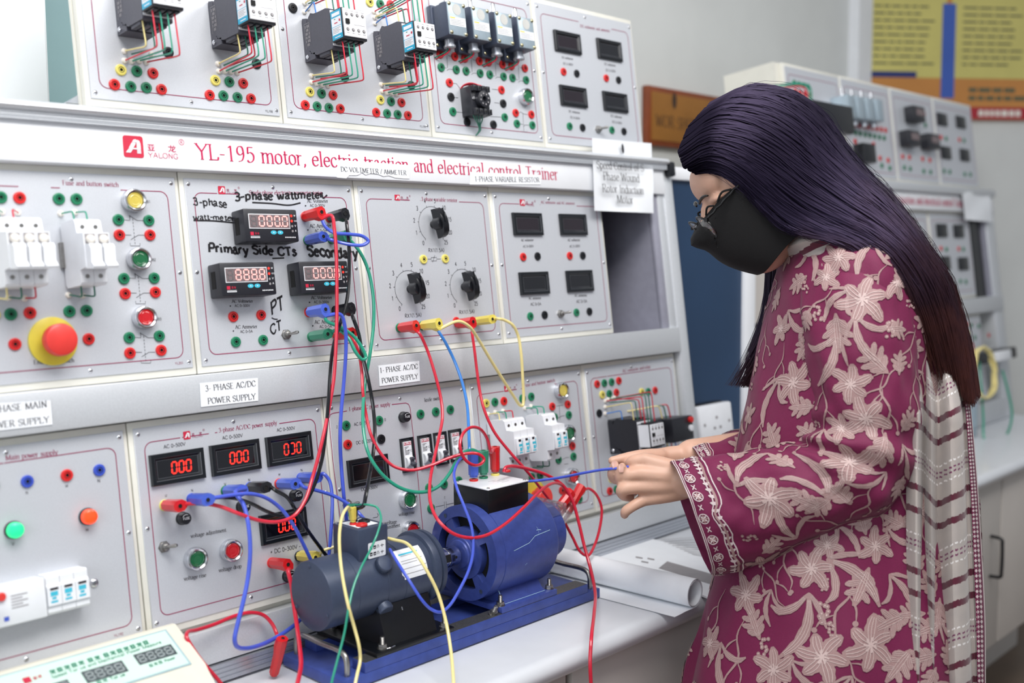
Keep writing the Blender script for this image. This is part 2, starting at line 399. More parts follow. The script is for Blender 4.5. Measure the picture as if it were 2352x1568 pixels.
# open bay at the right end of the middle row
bx0, bx1, bz0, bz1 = 1.652, 1.797, 1.1975, 1.4815
mb = MB(); mb.box((bx0, 0.18, bz0), (bx1+0.012, 0.20, bz1), 0); mb.box((bx1, 0.0, bz0), (bx1+0.012, 0.18, bz1), 1); mb.box((bx0-0.006, 0.013, bz0), (bx0, 0.20, bz1), 0)
mb.box((bx0, 0.0, bz1), (bx1, 0.20, bz1+0.01), 0); mb.box((bx0, 0.0, bz0-0.006), (bx1, 0.20, bz0), 1); part('open_bay', mb, ['bay_blue', 'bay_grey'], fr, 'dark empty module bay')
mb = MB().bevbox((X_R-0.034, -0.014, 0.784), (X_R, 0.02, 1.545), 0.004); mb.box((X_R-0.034, 0.02, 0.784), (X_R, 0.20, 1.545)); mb.bevbox((bx1+0.018, -0.012, 1.147), (X_R-0.034, 0.02, 1.535), 0.003); part('end_post', mb, 'alu', fr)
mb = MB().bevbox((bx1-0.003, -0.010, 1.198), (bx1+0.018, 0.0, 1.4815), 0.003); part('inner_post', mb, 'bay_grey', fr)
# upper rail: rounded nose with grooves
zr = 1.5525
prof = [(-0.018, zr), (-0.022, zr-0.0004), (-0.028, zr-0.002), (-0.0325, zr-0.006), (-0.0335, zr-0.0095), (-0.031, zr-0.0125), (-0.0265, zr-0.0140)]
g = [(-0.0255, zr-0.0142)]
for zz in (1.5350, 1.5320, 1.5300): g += [(-0.0255, zz+0.0006), (-0.0240, zz+0.0002), (-0.0240, zz-0.0004), (-0.0255, zz-0.0007)]
g += [(-0.0255, 1.5282), (-0.020, 1.5278), (0.012, 1.5278), (0.012, zr)]
mb = MB(); mb.prism(prof+g, lambda y, z: V((X_L, y, z)), lambda y, z: V((X_R-0.03, y, z))); part('upper_rail', mb, 'alu', fr, ang=25)
SY = -0.018
mb = MB().bevbox((X_L, SY, 1.4776), (X_R-0.036, 0.0124, 1.5282), 0.0012); sb = part('sign_board', mb, 'white_paint', fr, 'white sign board with magenta lettering')
mb = MB().bevbox((X_R-0.026, SY-0.012, 1.515), (X_R-0.006, 0.0, 1.5455), 0.004); part('end_cap', mb, 'black', fr, 'black plastic end cap')
def PS(x, y): return P(x, y, SY)
mb = MB(); text_at(mb, 'YL-195 motor, electric traction and electrical control Trainer', PS(450, 365), PS(1284, 409), 'serif', 0, 1.0); part('lettering', mb, 'sign_red', sb, smooth=False)
def logo(mb, tl, bl, tr, out=V((0, -0.0005, 0)), cjk=True, scale=1.0):
    """white A on a rounded red square, two characters, small capitals"""
    tl, bl, tr = V(tl), V(bl), V(tr); ex = tr-tl; ez = tl-bl
    def f(x, y, k=1): return bl+ex*x+ez*y+out*k
    pl = []
    for cx, cy, a0 in ((.88, .12, -90), (.88, .88, 0), (.12, .88, 90), (.12, .12, 180)):
        for i in range(5): a = radians(a0+i*22.5); pl.append((cx+.12*cos(a), cy+.12*sin(a)))
    mb.poly([f(*p) for p in pl], 0)
    def w(pts): mb.poly([f(x, y, 2.2) for x, y in pts], 1)
    w([(.10, .22), (.34, .22), (.47, .40), (.26, .40)]); w([(.26, .42), (.95*.5, .42), (.60, .62), (.62, .68), (.42, .68)])
    w([(.44, .70), (.62, .70), (.70, .70), (.72, .78), (.62, .84), (.52, .82)]); w([(.66, .42), (.86, .42), (.85, .66), (.80, .78), (.70, .82), (.66, .70)])
    w([(.26, .38), (.86, .38), (.86, .44), (.30, .44)])
    for i in range(3): w([(.66, .20+i*.06), (.86, .20+i*.06), (.86, .245+i*.06), (.66, .245+i*.06)])
    if cjk:
        text_at(mb, '\u4e9a', f(1.16, .36, 0), f(1.62, .36, 0), 'sans', 2, 0.85, 4.6, out); text_at(mb, '\u9f99', f(2.22, .36, 0), f(2.70, .36, 0), 'sans', 2, 0.85, 4.6, out)
        text_at(mb, 'YALONG', f(1.2, .05, 0), f(2.76, .05, 0), 'sans', 2, 0.85, 3.2, out)
        c = f(2.98, .86, 0); u = ex.normalized()*ex.length*.15
        ring = [c+u*cos(i*pi/8)+V((0, 0, u.length*sin(i*pi/8)))+out for i in range(17)]; rin = [c+u*.84*cos(i*pi/8)+V((0, 0, u.length*.84*sin(i*pi/8)))+out for i in range(17)]
        mb.strip(ring, rin, 2); text_at(mb, 'R', c-u*.5-V((0, 0, u.length*.55)), c+u*.5-V((0, 0, u.length*.55)), 'sans', 2, 0.9, 4, out)
mb = MB(); logo(mb, PS(286, 313), PS(289, 363), PS(331, 315.5)); part('logo', mb, ['logo_red', 'white_paint', 'sign_red'], sb, 'red square logo with white letter and characters', smooth=False)
# middle ledge, skirting, ridged strip
mb = MB().bevbox((X_L, SY, 1.1471), (X_R-0.035, 0.012, 1.1984), 0.0015); part('ledge', mb, 'alu', fr)
mb = MB().bevbox((X_L, -0.012, 0.8105), (X_R-0.035, 0.012, 0.856), 0.001); part('skirting', mb, 'alu', fr, 'brushed aluminium skirting')
pr = [(-0.004, 0.8090), (-0.016, 0.8078)]
for zz in (0.8020, 0.7960, 0.7900): pr += [(-0.016, zz+0.001), (-0.0148, zz+0.0004), (-0.0148, zz-0.0004), (-0.016, zz-0.001)]
pr += [(-0.016, 0.7843), (0.012, 0.7843), (0.012, 0.8090)]
mb = MB().prism(pr, lambda y, z: V((X_L, y, z)), lambda y, z: V((X_R, y, z))); part('ridged_strip', mb, 'ridge_alu', fr, ang=20)
# ================================================================ panel parts (shared meshes, built facing -Y)
def lmesh(name, prof, mats, mi=None, n=22, T=OUT):
    mb = MB(); mb.lathe(prof, T, n, 0, mi); return mb.mesh(name, mats)
SOCK = {}
for k, mm in (('r', 'red'), ('g', 'green'), ('y', 'yellow'), ('b', 'blue'), ('k', 'black')):
    pr = [(0.0076, 0), (0.0077, 0.0012), (0.0072, 0.0026), (0.0060, 0.0030), (0.0041, 0.0028), (0.0040, 0.0010), (0.0033, 0.0010), (0.0032, 0.0026), (0.0022, 0.0026), (0.0021, 0.0004), (0, 0.0004)]
    SOCK[k] = lmesh('socket_'+mm, pr, [mm, 'hole', 'chrome'], [0, 0, 0, 0, 1, 1, 0, 0, 2, 1], 26)
SNAME = {'r': 'red', 'g': 'green', 'y': 'yellow', 'b': 'blue', 'k': 'black'}
_mb = MB(); _mb.lathe([(0.0030, 0), (0.0030, 0.0004), (0.0022, 0.0013), (0.0008, 0.0016), (0, 0.0016)], OUT, 14, 0)
_mb.box((-0.0016, -0.00175, -0.0003), (0.0016, -0.0010, 0.0003), 1); _mb.box((-0.0003, -0.00175, -0.0016), (0.0003, -0.0010, 0.0016), 1)
SCREW = _mb.mesh('screw_head', ['chrome', 'bezel_edge'])
GROM = lmesh('wire_grommet', [(0.0042, 0), (0.0042, 0.0008), (0.0034, 0.0030), (0.0016, 0.0040), (0, 0.0040)], ['nylon'], None, 16)
_pf = [(0.0150, 0)]
for i in range(6): _pf += [(0.0150, 0.001+i*0.0016), (0.0146, 0.0014+i*0.0016)]
BEZEL = lmesh('button_bezel', [(0.0152, 0), (0.0152, 0.0095), (0.0146, 0.0120), (0.0132, 0.0126), (0.0112, 0.0112), (0.0104, 0.0080), (0.0, 0.0080)], ['chrome'], None, 32)
def knurl():
    mb = MB()
    for i in range(44):
        a = 2*pi*i/44; T = OUT @ Matrix.Rotation(a, 4, 'Z'); mb.box((0.0147, -0.0004, 0.001), (0.0156, 0.0004, 0.0088), 0, T)
    return mb.mesh('button_knurl', ['chrome'])
KNURL = knurl()
CAPM = {k: lmesh('button_cap_'+k, [(0.0103, 0.006), (0.0103, 0.0098), (0.0094, 0.0104), (0.0078, 0.0098), (0.0066, 0.0102), (0.0050, 0.0096), (0.0036, 0.0100), (0.0018, 0.0096), (0, 0.0099)], ['cap_'+k], None, 28) for k in ('yellow', 'green', 'red')}
_mb = MB(); _mb.lathe([(0.0082, 0), (0.0082, 0.0012), (0.0070, 0.0014), (0.0066, 0.0014)], OUT, 6, 0); _mb.lathe([(0.0068, 0.0012), (0.0064, 0.0050), (0.0042, 0.0055), (0.0040, 0.0090), (0.0030, 0.0096), (0, 0.0096)], OUT, 16, 0)
TOGB = _mb.mesh('toggle_base', ['steel'])
def togl(ax, az):
    mb = MB(); d = V((ax, -1, az)).normalized(); a = V((0, -0.007, 0)); mb.tube([a, a+d*0.006, a+d*0.013, a+d*0.0165], [0.0017, 0.0021, 0.0028, 0.0018], 10); return mb.mesh('toggle_lever', ['steel'])
TOGL = togl(0.55, 0.12)
FUSE = lmesh('fuse_holder', [(0.0090, 0), (0.0090, 0.0020), (0.0082, 0.0024), (0.0080, 0.0110), (0.0072, 0.0122), (0.0050, 0.0122), (0.0046, 0.0112), (0, 0.0112)], ['plug_black', 'plug_black'], None, 20)
CNT = [0]
def sock(pn, k, p): return link('socket', SOCK[k], pn, p, SNAME[k]+' socket')
def screw(pn, p): return link('screw', SCREW, pn, p)
def button(pn, k, p):
    b = link('push_button', BEZEL, pn, p, k+' push button in chrome ring'); link('cap', CAPM[k], b, p, k+' cap'); link('knurled_ring', KNURL, b, p); return b
def toggle(pn, p):
    b = link('toggle_switch', TOGB, pn, p); link('lever', TOGL, b, p); return b
def fuse(pn, p, txt='FUSE'):
    b = link('fuse_holder', FUSE, pn, p, 'black fuse holder'); mb = MB(); q = V(p)+V((0, -0.0124, 0))
    text_at(mb, txt, q+V((-0.005, 0, -0.001)), q+V((0.005, 0, -0.001)), 'sans', 0, 1.0, 4.5); mb.tube([q+V((0.0056*cos(a*pi/6), 0, 0.0056*sin(a*pi/6))) for a in range(2, 6)], 0.0003, 4)
    part('lettering', mb, 'white_paint', b, smooth=False); return b
RECT = lambda cs: (sum(P(*cs[i]).x for i in (0, 3))/2, sum(P(*cs[i]).x for i in (1, 2))/2, sum(P(*cs[i]).z for i in (2, 3))/2, sum(P(*cs[i]).z for i in (0, 1))/2)
def led_meter(pn, cs, digits=None, plum=False):
    x0, x1, z0, z1 = RECT(cs); cx, cz = (x0+x1)/2, (z0+z1)/2
    def ring(mb, ix, iz, y, jx, jz, y2, m):
        a = [V((x, y, z)) for x, z in ((x0+ix, z0+iz), (x1-ix, z0+iz), (x1-ix, z1-iz), (x0+ix, z1-iz))]; b = [V((x, y2, z)) for x, z in ((x0+jx, z0+jz), (x1-jx, z0+jz), (x1-jx, z1-jz), (x0+jx, z1-jz))]
        mb.add(a+b, [(i, (i+1) % 4, 4+(i+1) % 4, 4+i) for i in range(4)], m)
    mb = MB(); q = YP
    ring(mb, 0, 0, q, 0, 0, q-0.0045, 0); ring(mb, 0, 0, q-0.0045, 0.001, 0.001, q-0.0055, 0); ring(mb, 0.001, 0.001, q-0.0055, 0.0055, 0.0055, q-0.0055, 0)
    ring(mb, 0.0055, 0.0055, q-0.0055, 0.0060, 0.0060, q-0.0050, 1); ring(mb, 0.0060, 0.0060, q-0.0050, 0.0090, 0.0088, q-0.0026, 0); ring(mb, 0.0090, 0.0088, q-0.0026, 0.0094, 0.0092, q-0.0026, 1)
    b = part('panel_meter', mb, ['bezel', 'bezel_edge'], pn, 'black framed digital meter')
    mb = MB().box((x0+0.0092, q-0.0024, z0+0.0090), (x1-0.0092, q, z1-0.0090)); part('screen', mb, 'glass_plum' if plum else 'glass_screen', b, smooth=False)
    if digits:
        mb = MB(); dh = (z1-z0)*0.36; dw = dh*0.46; n = len(digits); gap = dw*0.52; tw = n*dw+(n-1)*gap; bx = cx-tw/2+(x1-x0)*0.06
        seg7(mb, digits, lambda x, y: V((bx+x, q-0.0028, cz-dh*0.52+y)), dw, dh, gap, dh*0.13, 0.06, 0); part('digits', mb, 'seg_red', b, 'glowing red digits', smooth=False)
    return b
def rrect(x0, x1, z0, z1, r, n=6):
    pl = []
    for cx, cz, a0 in ((x1-r, z0+r, -90), (x1-r, z1-r, 0), (x0+r, z1-r, 90), (x0+r, z0+r, 180)):
        for i in range(n+1): a = radians(a0+90*i/n); pl.append((cx+r*cos(a), cz+r*sin(a)))
    return pl
def stroke(mb, pts, w, m=0, y=YP-0.0004, closed=False):
    pts = [V((p[0], p[1], 0)) for p in pts]
    if closed: pts = pts+[pts[0]]
    L = []; R = []; k = len(pts)
    for i in range(k):
        a = pts[(i-1) if i > 0 else (k-2 if closed else 0)]; b = pts[(i+1) if i < k-1 else (1 if closed else k-1)]
        t = (b-a).normalized(); n = V((-t.y, t.x, 0))*w/2; L.append(V((pts[i].x+n.x, y, pts[i].y+n.y))); R.append(V((pts[i].x-n.x, y, pts[i].y-n.y)))
    mb.strip(L, R, m)
PANEL_G = 'control panels screwed to the near trainer'
def panel(label, x0, x1, z0, z1, gaps=(), fine=True, border=True, inset=0.0155, mid=True):
    """module: cream frame, grey face plate, screws and a printed border open where a title stands (gaps = photo x ranges on the top line)"""
    pn = thing('control_panel', label, 'control panel', ((x0+x1)/2, 0, z0-0.01), PANEL_G)
    mb = MB().bevbox((x0+0.0008, 0.0, z0-0.0095), (x1-0.0008, 0.0118, z1+0.0085), 0.0012); part('frame', mb, 'cream', pn)
    mb = MB().bevbox((x0+0.0075, YP, z0), (x1-0.0062, 0.0005, z1), 0.0006, seg=1); part('face_plate', mb, 'plate', pn)
    xs = (x0+0.0135, (x0+x1)/2, x1-0.0120); zs = (z0+0.008, (z0+z1)/2, z1-0.008)
    for i, x in enumerate(xs):
        for j, z in enumerate(zs):
            if (i, j) != (1, 1) and (mid or j != 1): screw(pn, (x, YP, z))
    if border:
        mb = MB(); bx0, bx1, bz0, bz1 = x0+0.0205, x1-0.0190, z0+inset-0.0005, z1-inset-0.0045
        pl = rrect(bx0, bx1, bz0, bz1, 0.011); w = 0.0011
        if not gaps: stroke(mb, pl, w, closed=True)
        else:
            # open polyline: right gap edge -> around -> left gap edge, plus the inner pieces
            q = [P(g[0], g[2]).x for g in gaps], [P(g[1], g[2]).x for g in gaps]
            path = [(q[1][-1], bz1)]+pl[7:14][::-1]
            path = [(q[1][-1], bz1)]+list(reversed(pl[7:14])) if False else [(q[0][0], bz1)]+pl[14:]+pl[:14]+[(q[1][-1], bz1)]
            stroke(mb, path, w)
            for i in range(len(gaps)-1): stroke(mb, [(q[1][i], bz1), (q[0][i+1], bz1)], w)
        part('printed_border', mb, 'print_red', pn, 'thin magenta printed border', smooth=False)
    return pn
def rg(ox, oy, s): return lambda x, y: P(ox+x/s, oy+y/s)
def socks(pn, f, spec):
    for it in spec.split(): k, xy = it[0], it[1:].split(','); sock(pn, k, f(float(xy[0]), float(xy[1])))
def grommets(pn, f, spec):
    for it in spec.split(): xy = it.split(','); link('wire_grommet', GROM, pn, f(float(xy[0]), float(xy[1])), 'white nylon grommet')
def title(pn, s, a, b, hs=1.05): mb = MB(); text_at(mb, s, P(*a), P(*b), 'serif', 0, hs); return part('lettering', mb, 'print_red', pn, 'magenta printed title', smooth=False)
def plogo(pn, tl, bl, tr): mb = MB(); logo(mb, P(*tl), P(*bl), P(*tr)); return part('logo', mb, ['logo_red', 'white_paint', 'print_red'], pn, 'small red square logo', smooth=False)
class Prints:
    def __init__(s): s.mb = MB()
    def sans(s, t, a, b, hs=1.0): text_at(s.mb, t, P(*a), P(*b), 'sans', 0, hs, 3.6); return s
    def serif(s, t, a, b, hs=1.0): text_at(s.mb, t, P(*a), P(*b), 'serif', 0, hs); return s
    def line(s, *pts, w=0.0006): stroke(s.mb, [(P(*p).x, P(*p).z) for p in pts], w); return s
    def done(s, pn, label='black printed markings'): return part('printed_markings', s.mb, 'print_black', pn, label, smooth=False)
PZ0 = dict(t=(1.5680, 1.8350), m=(1.2088, 1.4692), b=(0.8735, 1.1365))
XT = [0.6170, 0.9173, 1.2129, 1.4960, 1.8021]; XM = [0.4390, 0.7363, 1.0352, 1.3330, 1.6425]; XB = [0.3230, 0.6284, 0.9370, 1.2309, 1.5335, 1.8325]
# ---------------------------------------------------------------- top row
T1 = panel('upper panel with two contactors, first from the left, beside the teal strip', XT[0], XT[1], *PZ0['t'])
f = rg(0, 0, 3.5636)
socks(T1, f, 'y1018,595 g1143,602 r1270,615 r965,713 g1093,726 g1216,732 r1335,744 k1395,446 y1766,664 g1878,673 r1989,683 r1718,783 g1828,786 g1942,797 r2050,806 k2100,525')
grommets(T1, f, '1050,445 1050,520 1105,525 1165,520 1220,530 1262,465 1790,530 1795,590 1845,590 1895,595 1945,600')
Prints().sans('YL198', (608, 256), (625, 257.5)).done(T1)
T2 = panel('upper panel with two contactors, second from the left', XT[1], XT[2], *PZ0['t'])
f = rg(640, 0, 3.5636)
socks(T2, f, 'y247,745 g342,757 r436,769 r208,853 g305,862 g401,873 r494,879 k118,74 k532,622 y823,805 g910,817 r996,825 r788,908 g877,916 g964,923 r1048,930 k1078,686 y743,20 g829,33 r912,38')
grommets(T2, f, '262,615 262,668 305,680 348,690 398,695 832,680 838,735 878,748 918,755 960,760 212,32 212,105 240,75 775,95 780,140 785,190 810,120')
Prints().sans('YL199', (962, 288), (976, 289.5)).done(T2)
T3 = panel('upper panel with four limit switches and a relay base', XT[2], XT[3], *PZ0['t'])
f = rg(980, 0, 4.523)
socks(T3, f, 'r132,549 r284,573 r388,591 r540,619 r638,630 r782,654 r877,669 r1017,691 g142,683 g300,707 g402,720 g550,743 g650,756 g795,777 g888,790 g1030,812 r228,841 k243,988 g262,1139 r772,914 k790,1055 g806,1197 k412,1247 k688,1273 r921,1152 r1085,1169 g934,1263 g1096,1279')
button(T3, 'green', f(1010, 992))
pr = Prints(); q = lambda x, y: (980+x/4.523, y/4.523)
for a in (0, 256, 506, 747):
    pr.line(q(165+a, 530+a*.16), q(190+a, 530+a*.16), q(215+a, 555+a*.16)).line(q(220+a, 562+a*.16), q(250+a, 570+a*.16)).line(q(175+a, 685+a*.16), q(200+a, 690+a*.16)).line(q(205+a, 715+a*.16), q(225+a, 700+a*.16), q(265+a, 703+a*.16)).line(q(205+a, 560+a*.16), q(212+a, 690+a*.16))
pr.line(q(265, 845), q(305, 850), q(335, 890), q(365, 930), q(378, 935), q(392, 1150)).line(q(300, 1142), q(392, 1150)).line(q(280, 992), q(322, 996)).line(q(675, 905), q(735, 912)).line(q(700, 1045), q(752, 1050)).line(q(655, 1188), q(770, 1194)).line(q(955, 1155), q(975, 1140), q(1010, 1162), q(1050, 1168)).line(q(968, 1265), q(1000, 1270)).line(q(1008, 1292), q(1020, 1276), q(1060, 1278)).line(q(1000, 1160), q(1010, 1340)).line(q(990, 1330), q(990, 1345), q(1042, 1350), q(1042, 1335)).done(T3)
T4 = panel('upper panel with four dark meters, at the far end of its row', XT[3], XT[4], *PZ0['t'], gaps=((1330, 1365, 60), (1366, 1405, 66)))
q = lambda *p: [(980+x/4.523, y/4.523) for x, y in p]
led_meter(T4, q((1312, 305), (1580, 345), (1600, 555), (1332, 515)), None, True); led_meter(T4, q((1760, 390), (2008, 430), (2025, 630), (1780, 592)))
led_meter(T4, q((1375, 860), (1645, 905), (1668, 1108), (1395, 1068)), None, True); led_meter(T4, q((1825, 930), (2070, 965), (2092, 1160), (1845, 1125)))
socks(T4, f, 'r1422,728 k1560,747 r1868,796 k1996,816 g1487,1291 k1623,1306 g1930,1332 k2056,1347'); toggle(T4, f(1785, 1325))
title(T4, 'DC voltmeter and ammeter', (1333, 60), (1402, 72), 0.9)
pr = Prints()
for x, y in ((1405, 590), (1850, 660), (1480, 1145), (1920, 1195)):
    pr.serif('DC voltmeter', q((x, y))[0], q((x+120, y+18))[0]).sans('DC 0~300V', q((x+15, y+62))[0], q((x+120, y+78))[0])
pr.done(T4)
# ---------------------------------------------------------------- middle row
M1 = panel('middle panel with fuses, push buttons and emergency switch, at the left edge', XM[0], XM[1], *PZ0['m'], gaps=((57, 127, 426), (147, 280, 428)))
f = rg(0, 380, 3.1354)
socks(M1, f, 'g60,245 r186,247 g453,250 g574,250 g861,394 g1073,397 r867,503 r1080,501 g896,815 g1107,810 r904,923 r1115,912 g932,1239 g1142,1227 r937,1350 r1155,1330 g519,1052 g637,1046 r250,1063 g120,1073 y5,1078 r148,1286 r651,1249')
grommets(M1, f, '65,350 172,352 465,355 562,345 105,955 215,960 15,960 515,935 612,938')
for k, x, y in (('yellow', 958, 262), ('green', 990, 680), ('red', 1027, 1097)): button(M1, k, f(x, y))
c = f(405, 1265); mb = MB(); mb.lathe([(0.0300, 0), (0.0300, 0.003), (0.0285, 0.004), (0.0130, 0.004)], Matrix.Translation(c) @ OUT, 40, 0); es = part('emergency_switch', mb, 'estop_yellow', M1, 'red mushroom button on yellow disc')
mb = MB(); mb.lathe([(0.0125, 0.003), (0.0125, 0.012), (0.0112, 0.012), (0.0112, 0.020)], Matrix.Translation(c) @ OUT, 28); part('collar', mb, 'steel', es)
mb = MB(); mb.lathe([(0.0195, 0.016), (0.0200, 0.018), (0.0200, 0.027), (0.0190, 0.0295), (0.0160, 0.031), (0.0, 0.0318)], Matrix.Translation(c) @ OUT, 40); part('mushroom_cap', mb, 'estop_red', es, 'red cap')
title(M1, 'Fuse and button switch', (153, 428), (277, 431))
pr = Prints().serif('Emergency switch', (88, 836), (177, 831)); s_ = 3.1354
q = lambda x, y: (x/s_, 380+y/s_)
for dx, dy, nm in ((0, 0, 'SB1'), (35, 416, 'SB2'), (72, 842, 'SB3')):
    pr.line(q(900+dx, 395+dy), q(942+dx, 398+dy), q(940+dx, 362+dy)).line(q(935+dx, 362+dy), q(992+dx, 398+dy), q(1035+dx, 398+dy)).line(q(905+dx, 502+dy), q(950+dx, 503+dy)).line(q(948+dx, 535+dy), q(1000+dx, 502+dy), q(1042+dx, 502+dy))
    for i in range(8): pr.line(q(962+dx+i*2, 385+dy+i*24), q(963+dx+i*2, 399+dy+i*24))
    pr.line(q(943+dx, 560+dy), q(945+dx, 580+dy), q(1012+dx, 580+dy), q(1011+dx, 560+dy)).sans(nm, q(1046+dx, 272+dy), q(1088+dx, 272+dy))
pr.done(M1)
mb = MB(); text_at(mb, 'YL201', P(400, 837), P(419, 836), 'sans', 0, 1, 3.6); part('serial_lettering', mb, 'print_red', M1, smooth=False)
M2 = panel('middle panel with three lit digital meters and marker handwriting', XM[1], XM[2], *PZ0['m'], gaps=((496, 500, 434), (546, 564, 436), (565, 738, 438)))
f = rg(400, 380, 3.267)
socks(M2, f, 'r428,1133 r635,1120 g447,1323 g650,1309 r968,376 r1150,384 g985,555 g1165,545 r992,1098 k1195,1085 g1013,1285 r1200,1272'); toggle(M2, f(822, 1268))
plogo(M2, (498, 426), (499.5, 444.5), (514, 426.5))
title(M2, 'Single-phase electricity parameter tester', (569, 445), (737, 444))
pr = Prints(); q = lambda x, y: (400+x/3.267, 380+y/3.267)
for x, y in ((985, 270), (420, 1028), (1012, 1000)): pr.serif('AC Voltmeter', q(x, y), q(x+158, y-2)).sans('AC 0~300V', q(x+20, y+32), q(x+135, y+30)).sans('*', q(x-18, y+40), q(x-4, y+39))
for x, y in ((1004, 460), (445, 1224), (1038, 1186)): pr.serif('AC Ammeter', q(x, y), q(x+165, y-6)).sans('AC 0~5A', q(x+36, y+32), q(x+130, y+28)).sans('*', q(x-20, y+32), q(x-6, y+31))
pr.done(M2)
mb = MB()
def hand(t, a, b, hs=1.0, th=6.0, seed=1): text_at(mb, t, P(*q(*a)), P(*q(*b)), 'hand', 0, hs, th, jit=3.2, seed=seed, wave=3)
hand('3-phase', (135, 292), (390, 312), 0.85, 5.5, 3); hand('watt-meter', (138, 402), (440, 408), 0.75, 5.5, 4); hand('3-phase wattmeter', (440, 258), (1110, 235), 0.75, 7, 5)
hand('Primary Side CTs', (245, 650), (905, 672), 0.85, 8, 6); hand('Secondary', (985, 668), (1365, 690), 0.95, 8, 7); hand('PT', (715, 1130), (815, 1060), 1.15, 6, 8); hand('CT', (708, 1268), (795, 1225), 1.15, 6, 9)
def hl(pts, w=0.0022): stroke(mb, [(v.x, v.z) for v in spline([P(*q(*p)) for p in pts], 5)], w)
hl([(140, 410), (280, 412), (440, 425)]); hl([(575, 272), (720, 278), (850, 290), (935, 272)]); hl([(722, 692), (770, 690), (810, 688)]); hl([(1095, 195), (1105, 235), (1135, 212)], 0.0026); hl([(715, 1140), (735, 1150), (760, 1152)], 0.0016)
part('marker_writing', mb, 'ink', M2, 'black marker handwriting', smooth=False)
def dpm(pn, tl, tr, br, bl, ltl, lbl, digits):
    """deep black multimeter: front face corners and rear left corners in photo pixels"""
    yf = -0.034; x0 = (P(*ltl).x+P(*lbl).x)/2; zt = (P(*ltl).z); zb = P(*lbl).z
    c = [P(*p, yf) for p in (tl, tr, br, bl)]; x0 = (x0+c[0].x+c[3].x)/3; x1 = (c[1].x+c[2].x)/2; z0 = (c[2].z+c[3].z)/2; z1 = (c[0].z+c[1].z)/2
    mb = MB().bevbox((x0, yf, z0), (x1, YP, z1), 0.0022); b = part('digital_meter', mb, 'dark_plastic', pn, 'black box meter with lit display')
    for dz in (0.35, 0.55): pass
    mb = MB().box((x0-0.0006, -0.020, z0+0.012), (x0+0.002, -0.010, z0+0.036)); part('clip_slot', mb, 'hole', b, smooth=False)
    w, h = x1-x0, z1-z0; y = yf-0.0004
    def g(u, v): return V((x0+w*u, y, z0+h*v))
    mb = MB(); mb.poly([g(.08, .40), (g(.845, .40)), g(.845, .845), g(.08, .845)], 0); mb.poly([p+V((0, -0.0003, 0)) for p in (g(.092, .425), g(.833, .425), g(.833, .82), g(.092, .82))], 1); part('display_window', mb, ['white_plastic', 'meter_window'], b, smooth=False)
    mb = MB(); dh = h*.30; dw = dh*.56; gap = (w*.70-5*dw)/4.6
    fn = lambda x, yy: V((x0+w*.125+x, y-0.0007, z0+h*.475+yy))
    seg7(mb, '8    ', fn, dw, dh, gap, dh*.14, 0, 1, None); seg7(mb, ' '+digits, fn, dw, dh, gap, dh*.14, 0, 0, 1, dots=(3,)); part('digits', mb, ['seg_pale', 'seg_off'], b, 'pale glowing digits', smooth=False)
    mb = MB()
    for u in (.52, .645): mb.poly([V((x0+w*(u+.055*cos(a*pi/10)), y, z0+h*(.285+.055*1.1*sin(a*pi/10)))) for a in range(20)], 0)
    mb.poly([g(.505, .27)+V((0, -0.0003, 0)), g(.535, .27)+V((0, -0.0003, 0)), g(.52, .31)+V((0, -0.0003, 0))], 1); mb.poly([g(.63, .30)+V((0, -0.0003, 0)), g(.66, .30)+V((0, -0.0003, 0)), g(.645, .262)+V((0, -0.0003, 0))], 1)
    part('key', mb, ['cyan_key', 'white_plastic'], b, 'cyan oval keys', smooth=False)
    mb = MB()
    for i, v in enumerate((.80, .64, .48, .33)): mb.poly([V((x0+w*(.885+.02*cos(a*pi/7)), y, z0+h*v+w*.02*sin(a*pi/7))) for a in range(14)], 0 if i < 2 else 1)
    part('indicator_led', mb, ['seg_red', 'seg_off'], b, smooth=False)
    mb = MB(); mb.poly([g(.09, .20), g(.15, .20), g(.15, .30), g(.09, .30)], 0)
    for i, v in enumerate((.78, .62, .46, .31)): text_at(mb, ('W', 'COS', 'V', 'A')[i], g(.925, v), g(.925+(.035, .06, .03, .03)[i], v), 'sans', 1, 1, 5)
    mb.poly([g(.09, .165), g(.26, .165), g(.26, .175), g(.09, .175)], 1)
    for k in range(7): mb.poly([g(.09+k*.025, .115), g(.108+k*.025, .115), g(.108+k*.025, .15), g(.09+k*.025, .15)], 1); mb.poly([g(.73+k*.03, .12), g(.75+k*.03, .12), g(.75+k*.03, .155), g(.73+k*.03, .155)], 1)
    text_at(mb, '\u4e9a\u9f99', g(.165, .22), g(.25, .22), 'sans', 0, 1, 5)
    part('lettering', mb, ['logo_red', 'white_plastic'], b, smooth=False)
dpm(M2, q(503, 318), q(905, 321), q(926, 562), q(488, 572), q(455, 316), q(482, 572), '0000'); dpm(M2, q(318, 727), q(735, 716), q(757, 957), q(330, 988), q(268, 728), q(292, 990), '8888'); dpm(M2, q(900, 715), q(1285, 708), q(1308, 940), q(915, 965), q(870, 712), q(893, 963), '0000')
M3 = panel('middle panel with three black resistor knobs', XM[2], XM[3], *PZ0['m'], gaps=((896, 902, 450), (938, 962, 452), (963, 1052, 455)))
f = rg(800, 380, 3.1354); q = lambda x, y: (800+x/3.1354, 380+y/3.1354)
socks(M3, f, 'y530,668 y689,663 g355,1167 g520,1152 g640,1140 r770,1120 r912,1120')
plogo(M3, (902.5, 443), (904, 456.5), (914.5, 443.5)); title(M3, '3-phase variable resistor', (965, 457), (1049, 460))
pr = Prints(); mbk = []
